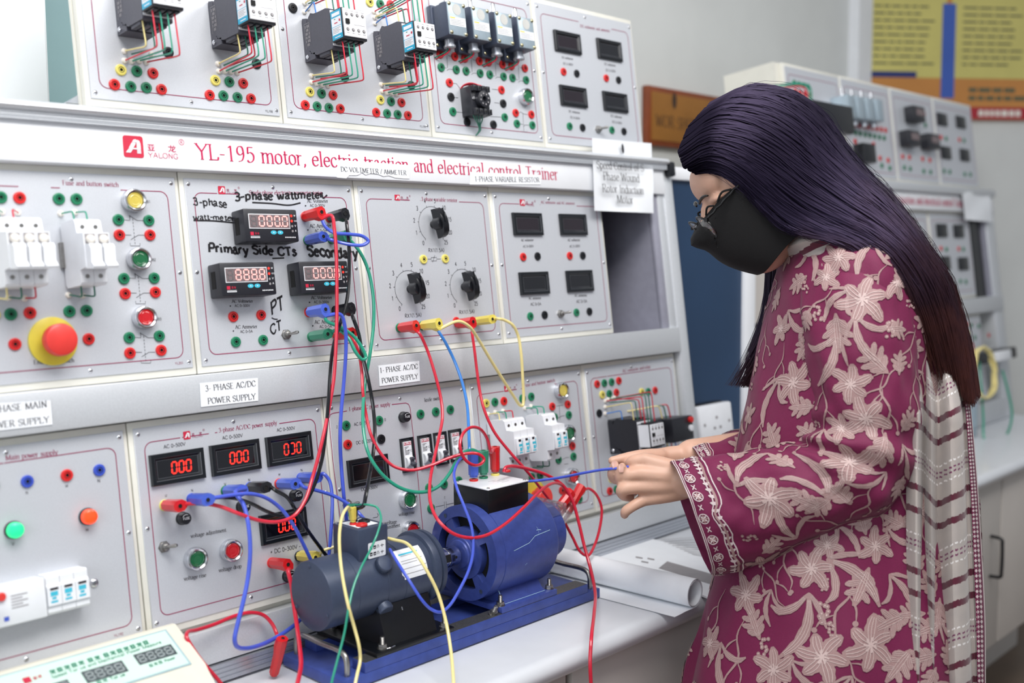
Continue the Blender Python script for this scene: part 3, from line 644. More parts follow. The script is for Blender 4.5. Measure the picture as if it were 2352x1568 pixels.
for kx, ky in ((600, 415), (430, 885), (823, 868)):
    c = P(*q(kx, ky)); r = 0.0305
    arc = [(c.x+r*cos(radians(a)), c.z+r*sin(radians(a))) for a in range(232, -53, -6)]; stroke(pr.mb, arc, 0.0006)
    for i, a in enumerate((232, 202, 172, 140, 108, 76, 44, 12, -20, -50)):
        a = radians(a); e = V((cos(a), 0, sin(a))); stroke(pr.mb, [(c.x+e.x*r, c.z+e.z*r), (c.x+e.x*r*1.09, c.z+e.z*r*1.09)], 0.0006)
        t = ('0', '1', '2', '3', '4', '5', '10', '15', '20', '25')[i]; p = c+e*r*1.32; hw = 0.0021*len(t); text_at(pr.mb, t, p+V((-hw, 0, -0.0022)), p+V((hw, 0, -0.0022)), 'sans', 0, 1.2, 4)
    p = c+V((0.002, 0, -0.046)); text_at(pr.mb, 'RX1(1.5A)', p+V((-0.018, 0, 0)), p+V((0.018, 0, 0)), 'sans', 0, 1, 3.6)
    mb = MB(); T = Matrix.Translation(c) @ OUT @ Matrix.Rotation(radians(12), 4, 'Z')
    mb.lathe([(0.006, 0), (0.006, 0.010), (0.0112, 0.010), (0.0118, 0.013), (0.0118, 0.026), (0.0105, 0.028), (0, 0.028)], T, 24)
    prof = [(-0.0245, 0.011), (-0.0245, 0.017), (-0.0215, 0.0245), (-0.0150, 0.0300), (-0.006, 0.0325), (0.006, 0.0330), (0.015, 0.0310), (0.0215, 0.0265), (0.0250, 0.0200), (0.0250, 0.011)]
    mb.prism(prof, lambda a, h: T @ V((-0.0062, a, h)), lambda a, h: T @ V((0.0062, a, h))); mb.box((-0.0012, 0.0, 0.0325), (0.0012, 0.0235, 0.0342), 0, T)
    k = part('knob', mb, 'black', M3, 'glossy black pointer knob', ang=30); mb = MB(); mb.lathe([(0.0035, 0.0), (0.0035, 0.0102)], T, 12); part('shaft', mb, 'chrome', k)
pr.line(q(562, 666), q(588, 665)).line(q(588, 654), q(628, 653), q(628, 678), q(588, 679), q(588, 654)).line(q(628, 665), q(658, 664)).line(q(598, 688), q(615, 638)).done(M3)
M4 = panel('middle panel with four dark meters, next to the open bay', XM[3], XM[4], *PZ0['m'], gaps=((1192, 1194, 455), (1222, 1240, 458), (1241, 1325, 460)))
led_meter(M4, [q(*p) for p in ((1172, 330), (1385, 332), (1397, 490), (1190, 495))], None, True); led_meter(M4, [q(*p) for p in ((1515, 340), (1705, 340), (1722, 492), (1532, 492))], None, True)
led_meter(M4, [q(*p) for p in ((1222, 765), (1430, 755), (1447, 918), (1240, 930))]); led_meter(M4, [q(*p) for p in ((1565, 752), (1752, 745), (1768, 900), (1582, 908))])
socks(M4, f, 'r1258,650 k1363,645 r1598,642 k1693,640 g1310,1083 k1415,1073 g1647,1055 k1742,1048'); toggle(M4, f(1530, 1065))
plogo(M4, (1193, 453), (1194.5, 468), (1205, 454)); title(M4, 'AC voltmeter and AC ammeter', (1243, 463), (1322, 466), 0.9)
pr = Prints()
for x, y, t in ((1245, 536, 'AC voltmeter'), (1585, 536, 'AC voltmeter'), (1300, 960, 'AC ammeter'), (1635, 940, 'AC ammeter')): pr.serif(t, q(x, y), q(x+92, y-2)).sans('AC 0~300V' if 'v' in t else 'AC 0~5A', q(x+14, y+46), q(x+92, y+42))
pr.done(M4)
# ---------------------------------------------------------------- bottom row
B1 = panel('lower panel with main breaker and two glowing lamps, at the left edge', XB[0], XB[1], *PZ0['b'], gaps=((22, 150, 1040), (24, 149, 1040)))
f = rg(0, 860, 2.2143)
socks(B1, f, 'b168,534 r358,506 b515,482 g3,556')
title(B1, 'Main power supply', (29, 1053), (142, 1041))
for nm, x, y in (('green', 106, 775), ('red', 460, 714)):
    c = f(x, y); mb = MB(); mb.lathe([(0.0108, 0), (0.0108, 0.003), (0.0098, 0.004)], Matrix.Translation(c) @ OUT, 28); l = part('indicator_lamp', mb, 'dark_plastic', B1, 'glowing %s lamp' % nm)
    mb = MB(); mb.lathe([(0.0096, 0.003), (0.0096, 0.009), (0.0084, 0.012), (0.0050, 0.0138), (0, 0.0142)], Matrix.Translation(c) @ OUT, 28); part('lens', mb, 'lamp_'+nm, l, nm+' lens')
Prints().sans('N', (73, 1130), (79, 1129.5)).sans('W', (159, 1116), (166, 1115)).sans('N', (229, 1106), (236, 1105)).sans('V', (45, 1245), (52, 1244)).sans('W', (205, 1216), (212, 1215)).done(B1)
mb = MB(); text_at(mb, 'YL192', P(272, 1455), P(293, 1450), 'sans', 0, 1, 3.6); part('serial_lettering', mb, 'print_red', B1, smooth=False)
link('screw', SCREW, B1, f(500, 1047)).scale = (1.9, 1.9, 1.9)
B2 = panel('lower panel with four red lit meters', XB[1], XB[2], *PZ0['b'], gaps=((412, 416, 1000), (476, 490, 990), (495, 638, 985)))
f = rg(290, 840, 2.6137); q = lambda x, y: (290+x/2.6137, 840+y/2.6137)
for cs in (((135, 540), (447, 488), (467, 675), (153, 722)), ((487, 482), (778, 440), (795, 622), (507, 665)), ((818, 434), (1087, 395), (1105, 568), (837, 612)), ((783, 903), (1058, 853), (1080, 1022), (805, 1082))): led_meter(B2, [q(*p) for p in cs], '0J0' if cs[0][0] == 818 else '000')
button(B2, 'green', f(408, 1154)); button(B2, 'red', f(615, 1108)); toggle(B2, f(232, 1082))
for x, y in ((335, 914), (685, 847), (998, 784), (962, 1264)): fuse(B2, f(x, y))
socks(B2, f, 'y233,835 b390,798 g590,752 b733,732 r907,712 b1037,678 r868,1185 k1030,1147')
plogo(B2, q(335, 397), q(341, 445), q(376, 391)); title(B2, '3-phase AC/DC power supply', q(546, 402), q(893, 356))
Prints().sans('AC 0~500V', q(223, 497), q(352, 478)).sans('AC 0~500V', q(568, 446), q(690, 429)).sans('AC 0~500V', q(892, 400), q(1002, 385)).sans('U', q(234, 785), q(247, 783)).sans('N', q(387, 756), q(400, 754)).sans('V', q(581, 722), q(594, 720)).sans('N', q(723, 697), q(736, 695)).sans('W', q(903, 664), q(916, 662)).sans('N', q(1036, 640), q(1048, 638)).sans('+ DC 0~300V -', q(860, 1133), q(1040, 1098)).serif('voltage adjustment', q(388, 1032), q(597, 996)).serif('voltage rise', q(352, 1285), q(483, 1262)).serif('voltage drop', q(556, 1238), q(690, 1212)).done(B2)
B3 = panel('lower panel with four small knife switches, behind the motor set', XB[2], XB[3], *PZ0['b'], gaps=((793, 895, 945), (794, 894, 945)), border=False)
f = rg(700, 840, 3.92); q = lambda x, y: (700+x/3.92, 840+y/3.92)
mb = MB(); stroke(mb, [(P(*q(*p)).x, P(*q(*p)).z) for p in ((362, 413), (240, 432), (212, 445), (198, 480), (240, 900), (330, 1568))], 0.0011); stroke(mb, [(P(*q(*p)).x, P(*q(*p)).z) for p in ((768, 355), (895, 341), (920, 352), (935, 385), (1000, 950), (1055, 1500))], 0.0011); part('printed_border', mb, 'print_red', B3, 'thin magenta printed border', smooth=False)
socks(B3, f, 'g352,546 g651,501 r367,718 k670,670 g1027,443 g1166,422 g1299,402 g1105,1113 g1243,1080 g1377,1050 g1125,1298'); fuse(B3, f(868, 470)); button(B3, 'green', f(900, 1218)); button(B3, 'red', f(930, 1498)); toggle(B3, f(365, 1258))
led_meter(B3, [q(*p) for p in ((355, 862), (715, 805), (745, 1040), (383, 1118))])
title(B3, '1-phase AC power supply', q(378, 414), q(755, 366))
Prints().sans('2', q(266, 570), q(280, 568)).sans('0', q(702, 505), q(716, 503)).sans('AC 0~250V', q(426, 550), q(575, 526)).sans('DC 0~220V', q(446, 717), q(597, 694)).sans('DC 0~300V', q(493, 1140), q(645, 1112)).serif('knife switch', q(1067, 332), q(1232, 308)).serif('voltage rise', q(835, 1368), q(978, 1345)).serif('voltage', q(715, 1445), q(818, 1432)).serif('adjustment', q(700, 1485), q(848, 1462)).sans('C', q(1246, 1210), q(1258, 1208)).line(q(1170, 1285), q(1245, 1270)).line(q(1247, 1238), q(1252, 1300)).line(q(1264, 1236), q(1269, 1298)).line(q(1266, 1265), q(1380, 1243)).line(q(600, 1382), q(640, 1375), q(650, 1360), q(640, 1340)).done(B3)
for cs in (((832, 670), (947, 650), (987, 955), (873, 978)), ((995, 640), (1110, 625), (1150, 915), (1030, 942)), ((1140, 615), (1250, 600), (1285, 890), (1175, 918)), ((1275, 590), (1385, 575), (1418, 855), (1310, 885))):
    x0, x1, z0, z1 = RECT([q(*p) for p in cs]); w, h = x1-x0, z1-z0
    mb = MB(); a = [V((x, YP-0.004, z)) for x, z in ((x0, z0), (x1, z0), (x1, z1), (x0, z1))]; i_ = w*.2; j_ = h*.07
    b = [V((x, YP-0.0005, z)) for x, z in ((x0+i_, z0+j_), (x1-i_*.9, z0+j_), (x1-i_*.9, z1-j_*1.5), (x0+i_, z1-j_*1.5))]; o_ = [V((p.x, 0, p.z)) for p in a]
    mb.add(a+b+o_, [(i, (i+1) % 4, 4+(i+1) % 4, 4+i) for i in range(4)]+[(i, 8+i, 8+(i+1) % 4, (i+1) % 4) for i in range(4)]); k = part('knife_switch', mb, 'bezel', B3, 'small breaker in black frame', ang=20)
    xa, xb = x0+i_, x1-i_*.9; mb = MB().box((xa, YP-0.003, z0+j_), (xb, YP, z1-j_*1.5)); mb.lathe([(w*.30, -(xb-xa)*.45), (w*.34, -(xb-xa)*.4), (w*.34, (xb-xa)*.4), (w*.30, (xb-xa)*.45)], Matrix.Translation(((xa+xb)/2, YP-0.002, z0+h*.30)) @ Matrix.Rotation(pi/2, 4, 'Y'), 20); part('body', mb, 'white_plastic', k, 'white breaker body', ang=30)
    mb = MB(); T = Matrix.Translation(((xa+xb)/2, YP-0.002-w*.30, z0+h*.27)) @ Matrix.Rotation(radians(28), 4, 'X'); mb.bevbox((-w*.15, -w*.30, -0.0026), (w*.15, w*.1, 0.0026), 0.0006, 0, T); mb.box((-w*.14, -0.001, 0.0), (w*.14, 0.004, 0.0085), 0, T); part('lever', mb, 'grey_plastic', k, 'dark grey lever')
    mb = MB(); y = YP-0.0034
    def g(u, v): return V((xa+(xb-xa)*u, y, z0+h*v))
    text_at(mb, 'DELIXI' if False else 'DELDO', g(.03, .80), g(.97, .80), 'sans', 0, 1.15, 6, out=V((0, 0, 0))); mb.poly([g(0, .79), g(.97, .79), g(.97, .797), g(0, .797)], 0)
    for r_ in range(7): mb.poly([g(.1, .74-r_*.035), g(.1+(.5, .3, .15, .6, .4, .55, .5)[r_], .74-r_*.035), g(.1+(.5, .3, .15, .6, .4, .55, .5)[r_], .728-r_*.035), g(.1, .728-r_*.035)], 1)
    for k_ in range(2): c = g(.62+k_*.28, .62); stroke(mb, [(c.x+0.0013*cos(t*pi/6), c.z+0.0016*sin(t*pi/6)) for t in range(2, 11)], 0.0005, 1, y)
    part('lettering', mb, ['logo_red', 'print_black'], k, smooth=False)
B4 = panel('lower panel with white fuse blocks, fourth in its row', XB[3], XB[4], *PZ0['b'], gaps=((1155, 1156, 890), (1186, 1196, 888), (1198, 1275, 885)))
f = rg(1060, 820, 3.5638); q = lambda x, y: (1060+x/3.5638, 820+y/3.5638)
socks(B4, f, 'y195,385 g268,375 r343,367 g497,345 g570,330 r745,412 r873,393 g765,500 g882,481 r912,738 g920,825 g797,852 g575,995 g645,980 r825,1105 y550,1110 g970,1175')
button(B4, 'yellow', f(806, 280)); button(B4, 'green', f(862, 632)); button(B4, 'red', f(893, 990)); grommets(B4, f, '212,475 272,460 337,450 517,425 570,410')
c = f(595, 1160); mb = MB(); mb.lathe([(0.0300, 0), (0.0300, 0.003), (0.0285, 0.004), (0.0130, 0.004)], Matrix.Translation(c) @ OUT, 32, 0); es = part('emergency_switch', mb, 'estop_yellow', B4, 'red mushroom button on yellow disc')
mb = MB(); mb.lathe([(0.0125, 0.003), (0.0125, 0.016), (0.0195, 0.016), (0.0200, 0.018), (0.0200, 0.027), (0.0160, 0.031), (0.0, 0.0318)], Matrix.Translation(c) @ OUT, 32); part('mushroom_cap', mb, 'estop_red', es, 'red cap')
plogo(B4, q(345, 240), q(352, 290), q(380, 235)); title(B4, 'Fuse and button switch', q(512, 250), q(770, 205), 0.9)
Prints().line(q(780, 408), q(840, 400)).line(q(790, 510), q(825, 490), q(850, 488)).line(q(805, 400), q(812, 520)).line(q(830, 850), q(860, 835), q(885, 832)).line(q(845, 890), q(880, 884)).done(B4)
B5 = panel('lower panel with contactor and overload relay, beside the dark blue board', XB[4], XB[5], *PZ0['b'], gaps=((1396, 1430, 865), (1398, 1429, 865)))
socks(B5, f, 'r1117,225 g1177,217 g1237,208 r1297,197 y1160,313 g1218,305 r1277,294 y1487,290 g1540,287 r1597,276 k1135,466 y1235,1010 r1220,1110 g1275,1095')
grommets(B5, f, '1185,365 1210,352 1240,345 1262,340 1185,415 1185,470'); title(B5, 'AC contactor and relay', q(1330, 130), q(1560, 92), 0.9)
# ================================================================ devices clipped to the panels (panel space, facing -Y)
TILT[0] = True
def side_prism(mb, prof, x0, x1, a, m=0):          # prof: (out, up) outline seen from the side
    return mb.prism(prof, lambda d, z: V((a.x+x0, a.y-d, a.z+z)), lambda d, z: V((a.x+x1, a.y-d, a.z+z)), m)
def wire(pn, pts, col, r=0.0011, nm='wire', lab=True):
    mb = MB(); mb.tube(spline(pts, 5), r, 7); return part(nm, mb, col, pn, col.replace('wire_', '').replace('dk', 'dark ')+' wire' if lab else None)
def bend(a, b, c, k=0.006):                        # square-ish wire bend a -> corner b -> c
    a, b, c = V(a), V(b), V(c); u = (a-b).normalized(); w = (c-b).normalized()
    return [a, a.lerp(b, .5), b+u*k, b+(u+w)*k*.22, b+w*k, b.lerp(c, .5), c]
def contactor(anchor, label, group, dn=(), up=(), blue=None, white_side=False, w=0.042):
    a = V(anchor); t = thing('contactor', label, 'contactor', (a.x+w/2, a.y, a.z), group)
    mb = MB(); side_prism(mb, [(0, 0), (.026, 0), (.026, .009), (.016, .009), (.016, .013), (.011, .0155), (0, .0155)], 0, w, a)
    side_prism(mb, [(0, .0155), (.011, .0155), (.020, .0085), (.031, .0038), (.0695, .0030), (.0708, .0045), (.0708, .0615), (.0690, .0630), (.032, .0660), (.024, .0690), (.018, .0640), (.0125, .0560), (.0125, .0640), (.002, .0664), (0, .0600)], 0, w, a)
    for i in range(4): mb.bevbox((a.x+.002+i*.010, a.y-.060, a.z-.001), (a.x+.009+i*.010, a.y-.034, a.z+.006), .0006); mb.bevbox((a.x+.002+i*.010, a.y-.060, a.z+.062), (a.x+.009+i*.010, a.y-.036, a.z+.0665), .0006)
    part('body', mb, 'grey_plastic' if not white_side else 'dark_plastic', t, 'dark grey moulded body', ang=30)
    mb = MB(); mb.lathe([(.0034, 0), (.0034, .001), (.0024, .002), (0, .0022)], Matrix.Translation(a+V((-.0002, -.0075, .0065))) @ Matrix.Rotation(-pi/2, 4, 'Y'), 14); part('screw', mb, 'chrome', t, 'side screw')
    if not white_side:
        mb = MB(); x = a.x-.0003
        def g(d, z): return V((x, a.y-d, a.z+z))
        for (d0, z0, d1, z1) in ((.006, .019, .0065, .056), (.006, .056, .019, .0565), (.0185, .026, .019, .056)): mb.poly([g(d0, z0), g(d1, z0), g(d1, z1), g(d0, z1)])
        for i in range(6):
            for j in range(5):
                if (i*3+j) % 4: z = .022+i*.0055; mb.poly([g(.0080+j*.0021, z), g(.0094+j*.0021, z), g(.0094+j*.0021, z+.004), g(.0080+j*.0021, z+.004)])
        part('rating_print', mb, 'seg_off', t, 'pale printed rating text', smooth=False)
    mb = MB(); mb.bevbox((a.x+.001, a.y-.0722, a.z+.0075), (a.x+w-.001, a.y-.0600, a.z+.0600), .0008); part('terminal_cover', mb, 'white_plastic', t, 'white terminal cover')
    # front block
    mb = MB(); mb.bevbox((a.x-.0005, a.y-.1005, a.z+.0105), (a.x+w+.0005, a.y-.0722, a.z+.0560), .0010)
    for i in range(4): mb.bevbox((a.x+.003+i*.0098, a.y-.096, a.z+.0080), (a.x+.0095+i*.0098, a.y-.075, a.z+.0115), .0005); mb.bevbox((a.x+.003+i*.0098, a.y-.094, a.z+.0555), (a.x+.0095+i*.0098, a.y-.078, a.z+.0580), .0005)
    fb = part('contact_block', mb, 'dark_plastic', t, 'black contact block with white front')
    mb = MB(); yf = a.y-.1030; mb.bevbox((a.x+.0008, yf, a.z+.0135), (a.x+w-.0012, a.y-.1000, a.z+.0545), .0005); part('front_plate', mb, 'white_plastic', fb, 'white front plate')
    mb = MB(); y = yf-.0002
    for i in range(4):
        for z in (.046, .0235):
            c = V((a.x+.0062+i*.0098, y, a.z+z)); mb.poly([c+V((.0026*cos(k*pi/8), 0, .0026*sin(k*pi/8))) for k in range(16)], 0); mb.poly([c+V((.0002+.0020*cos(k*pi/8), -.0002, .0003+.0020*sin(k*pi/8))) for k in range(16)], 1)
            for k in range(3): mb.poly([c+V((-.002+k*.0016, 0, (.0042 if z > .03 else -.0058))), c+V((-.001+k*.0016, 0, (.0042 if z > .03 else -.0058))), c+V((-.001+k*.0016, 0, (.0058 if z > .03 else -.0042))), c+V((-.002+k*.0016, 0, (.0058 if z > .03 else -.0042)))], 1)
    mb.box((a.x+.003, y-.002, a.z+.0315), (a.x+.0095, y, a.z+.0385), 0); mb.poly([V((a.x+x_, y, a.z+z_)) for x_, z_ in ((.018, .0312), (.038, .0312), (.038, .0318), (.018, .0318))], 1)
    part('terminal_holes', mb, ['hole', 'seg_off'], fb, 'round screw holes and black actuator', smooth=False)
    mb = MB(); x = a.x-.0008
    def s(u, v): return V((x, a.y-.0738-.0250*u, a.z+.0125+.0420*v))
    def q(u0, v0, u1, v1, m, e=0): mb.poly([s(u0, v0)+V((-e, 0, 0)), s(u1, v0)+V((-e, 0, 0)), s(u1, v1)+V((-e, 0, 0)), s(u0, v1)+V((-e, 0, 0))], m)
    if white_side: q(0, 0, 1, 1, 1)
    else:
        q(0, 0, 1, 1, 0); q(.05, .17, .95, .76, 1, .0001); q(.05, .44, .95, .455, 0, .0002); q(.12, .81, .88, .93, 1, .0002); q(.3, .69, .45, .72, 2, .0002); q(.3, .55, .62, .585, 3, .0002); q(.76, .58, .90, .66, 3, .0002); q(.25, .06, .8, .09, 1, .0002)
        for i in range(4): q(.12, .39-i*.05, .85-(i % 2)*.15, .375-i*.05, 4, .0002)
    part('side_label', mb, ['sky_label', 'white_plastic', 'plug_green', 'logo_red', 'seg_off'], fb, 'white side plate' if white_side else 'sky blue and white side label', smooth=False)
    for (col, fx, d, z0, zb, gp) in dn:
        p0 = a+V((fx, -d, z0)); g_ = V(gp); wire(t, bend(p0, V((p0.x+.0015, p0.y-.001, a.z+zb)), g_+V((0, -.003, 0))), col)
    for (col, fx, d, z0, zb, gp) in up:
        p0 = a+V((fx, -d, z0)); g_ = V(gp); wire(t, bend(p0, V((p0.x-.002, p0.y, a.z+zb)), g_+V((0, -.003, 0))), col)
    if blue: p0 = a+V((.002, -.036, .066)); wire(t, bend(p0, p0+V((-.002, 0, .017)), V(blue)+V((0, -.003, 0)), .004), 'wire_sky')
    return t
def dn7(f, gr, zb=-.030):
    c = ['wire_yellow', 'wire_dkgreen', 'wire_red', 'wire_red', 'wire_green', 'wire_green', 'wire_red']; o = []
    for i, g in enumerate(gr):
        if i < 3: o.append((c[i], (.004, .016, .027)[i], .062, .003, zb-.000-i*.001, f(*g)))
        else: o.append((c[i], (.004, .0145, .0245, .0345)[i-3], .090, .010, zb-.008-(i-3)*.0025, f(*g)))
    return o
CG = 'contactors clipped to the upper panels'
f = rg(0, 0, 3.5636)
contactor(P(281.5, 91, YP), 'black contactor cut off by the top edge, first from the left', CG, dn7(f, [(1050, 445), (1100, 470), (1262, 465), (1050, 520), (1105, 525), (1165, 520), (1220, 530)]))
contactor(P(490.2, 114.5, YP), 'contactor with red and green wires, second from the left', CG, dn7(f, [(1790, 530), (1830, 545), (1870, 550), (1795, 590), (1845, 590), (1895, 595), (1945, 600)], -.022))
f = rg(640, 0, 3.5636)
UP = lambda f, gr: [(('wire_yellow', 'wire_dkgreen', 'wire_red')[i] if i < 3 else ('wire_red', 'wire_green', 'wire_green', 'wire_red')[i-3], (.004, .016, .027)[i] if i < 3 else (.004, .0145, .0245, .0345)[i-3], .062 if i < 3 else .088, .066 if i < 3 else .058, (.088+i*.001) if i < 3 else .100+(i-3)*.002, f(*g)) for i, g in enumerate(gr)]
contactor(P(701, 143, YP), 'contactor with blue jumper wire, third from the left', CG, dn7(f, [(262, 615), (290, 630), (330, 640), (262, 668), (305, 680), (348, 690), (398, 695)]), UP(f, [(212, 32), (240, 40), (280, 45), (230, 20), (265, 20), (300, 20), (335, 20)]), f(212, 105))
contactor(P(863.9, 163.6, YP), 'contactor beside the grey limit switches, fourth from the left', CG, dn7(f, [(832, 680), (860, 690), (890, 700), (838, 735), (878, 748), (918, 755), (960, 760)]), UP(f, [(780, 140), (800, 150), (825, 155), (775, 95), (810, 100), (840, 105), (870, 110)]), f(785, 190))
def fuse_block(anchor, n, label, group, levers=True, w=0.0166, ups=(), dns=()):
    a = V(anchor); W_ = n*w; t = thing('fuse_block', label, 'circuit breaker', (a.x+W_/2, a.y, a.z), group)
    pr = [(.002, .004), (.006, 0), (.044, 0), (.047, .003), (.047, .0185), (.064, .0200), (.064, .0620), (.047, .0640), (.044, .0790), (.040, .0820), (.006, .0820), (.002, .0780)]
    for i in range(n):
        mb = MB(); side_prism(mb, pr, i*w+.00025, (i+1)*w-.00025, a); p = part('pole', mb, 'white_plastic', t, None, ang=30)
        mb = MB()
        for z in (.0105, .0715):
            c = a+V(((i+.5)*w, -.0471, z)); mb.lathe([(.0027, .0), (.0027, .0006), (.0016, .0006), (.0016, .0002), (0, .0002)], Matrix.Translation(c+V((0, 0.0001 if z < .05 else .0012, 0))) @ OUT, 12, 0)
        part('screw', mb, 'steel', p, 'recessed terminal screw')
        if levers:
            mb = MB(); side_prism(mb, [(.060, .0185), (.082, .0160), (.084, .0190), (.078, .0250), (.079, .0420), (.075, .0470), (.064, .0480), (.060, .044)], i*w+.0012, (i+1)*w-.0012, a); part('lever', mb, 'white_plastic', p, 'white fuse lever', ang=30)
            mb = MB(); mb.box((a.x+i*w+.002, a.y-.0646, a.z+.0475), (a.x+(i+1)*w-.002, a.y-.063, a.z+.0605), 0); mb.lathe([(.0055, 0), (.0055, .003), (.004, .0050), (0, .0055)], Matrix.Translation(a+V(((i+.5)*w, -.0645, .0530))) @ OUT @ Matrix.Rotation(-.5, 4, 'X'), 16, 1); part('fuse_window', mb, ['seg_off', 'nylon'], p, 'window with round fuse cap')
        else:
            mb = MB(); mb.bevbox((a.x+i*w+.0008, a.y-.0700, a.z+.0220), (a.x+(i+1)*w-.0008, a.y-.0640, a.z+.0500), .0008); part('lever', mb, 'white_plastic', p, 'white fuse flap')
            mb = MB(); y = a.y-.0702; x = a.x+i*w
            for (u0, v0, u1, v1, m) in ((.25, .044, .6, .048, 0), (.25, .036, .7, .040, 1), (.35, .028, .65, .034, 1), (.25, .0245, .7, .0265, 1), (.7, .030, .8, .046, 1)): mb.poly([V((x+w*u0, y, a.z+v0)), V((x+w*u1, y, a.z+v0)), V((x+w*u1, y, a.z+v1)), V((x+w*u0, y, a.z+v1))], m)
            part('print', mb, ['print_black', 'cyan_key'], p, 'small blue printing', smooth=False)
    mb = MB(); mb.box((a.x-.004, a.y-.006, a.z+.026), (a.x+W_+.004, a.y, a.z+.058)); part('mounting_rail', mb, 'steel', t, 'grey mounting rail', smooth=False)
    for col, i, g in ups: c = a+V(((i+.5)*w, -.026, .081)); wire(t, bend(c, c+V((-.001, 0, .013)), V(g)+V((0, -.003, 0)), .004), col)
    for col, i, g in dns: c = a+V(((i+.5)*w, -.026, .001)); wire(t, bend(c, c+V((0, 0, -.014)), V(g)+V((0, -.003, 0)), .004), col)
    return t
f = rg(0, 380, 3.1354); FG = 'white fuse blocks'
fuse_block((.4774, YP, 1.3225), 3, 'three-pole white fuse block at the left edge of the middle row', FG, True, ups=(('wire_green', 0, f(65, 350)), ('wire_red', 1, f(172, 352))), dns=(('wire_yellow', 0, f(15, 960)), ('wire_dkgreen', 1, f(105, 955)), ('wire_red', 2, f(215, 960))))
fuse_block((.5667, YP, 1.3215), 2, 'two-pole white fuse block left of the push buttons', FG, True, ups=(('wire_green', 0, f(465, 355)), ('wire_green', 1, f(562, 345))), dns=(('wire_dkgreen', 0, f(515, 935)), ('wire_dkgreen', 1, f(612, 938))))
f = rg(1060, 820, 3.5638)
fuse_block((1.2680, YP, .9885), 3, 'three-pole white fuse block behind the motor terminals', FG, False, ups=(('wire_yellow', 0, f(212, 475)), ('wire_green', 1, f(272, 460)), ('wire_red', 2, f(337, 450))))
fuse_block((1.3640, YP, .9865), 2, 'two-pole white fuse block beside the yellow push button', FG, False, ups=(('wire_green', 0, f(517, 425)), ('wire_green', 1, f(570, 410))), dns=(('wire_dkgreen', 0, f(575, 915)), ('wire_dkgreen', 1, f(610, 905))))
# main breaker of the lower left panel
t = thing('main_breaker', 'wide white main breaker with blue toggle on the lower left panel', 'circuit breaker', (.45, YP, .93))
mb = MB().bevbox((.34, YP-.026, .930), (.4965, YP, .977), .002); part('body', mb, 'white_plastic', t)
for i in range(3):
    x = .4975+i*.0170; mb = MB(); pr = [(0, 0), (.022, 0), (.024, .003), (.024, .010), (.027, .011), (.027, .033), (.024, .036), (.024, .044), (.022, .0465), (0, .0465)]
    side_prism(mb, pr, 0, .0165, V((x, YP, .9305))); p = part('pole', mb, 'white_plastic', t, None, ang=30)
    mb = MB(); y = YP-.0272
    for (u0, v0, u1, v1, m) in ((.2, .029, .8, .032, 1), (.2, .022, .75, .0275, 0), (.3, .018, .6, .021, 0), (.2, .014, .7, .0165, 0)): mb.poly([V((x+.0165*u0, y, .9305+v0)), V((x+.0165*u1, y, .9305+v0)), V((x+.0165*u1, y, .9305+v1)), V((x+.0165*u0, y, .9305+v1))], m)
    part('print', mb, ['cyan_key', 'print_black'], p, 'small blue printing', smooth=False)
mb = MB().bevbox((.410, YP-.040, .942), (.437, YP-.026, .954), .002); mb.box((.414, YP-.046, .938), (.433, YP-.036, .944)); part('toggle', mb, 'plug_blue', t, 'blue toggle')
mb = MB().lathe([(.0052, .026), (.0052, .028), (.0040, .030), (0, .030)], Matrix.Translation((.4455, YP, .9655)) @ OUT, 18); part('test_button', mb, 'brass' if False else 'estop_red', t, 'orange test button')
mb = MB(); y = YP-.0262; mb.box((.4465, y-.0002, .9365), (.452, y, .9415), 0)
for i in range(5): mb.box((.456, y-.0001, .949+i*.0035), (.475-(i % 2)*.006, y, .9502+i*.0035), 1)
part('print', mb, ['plug_blue', 'seg_off'], t, 'blue square and grey text', smooth=False)
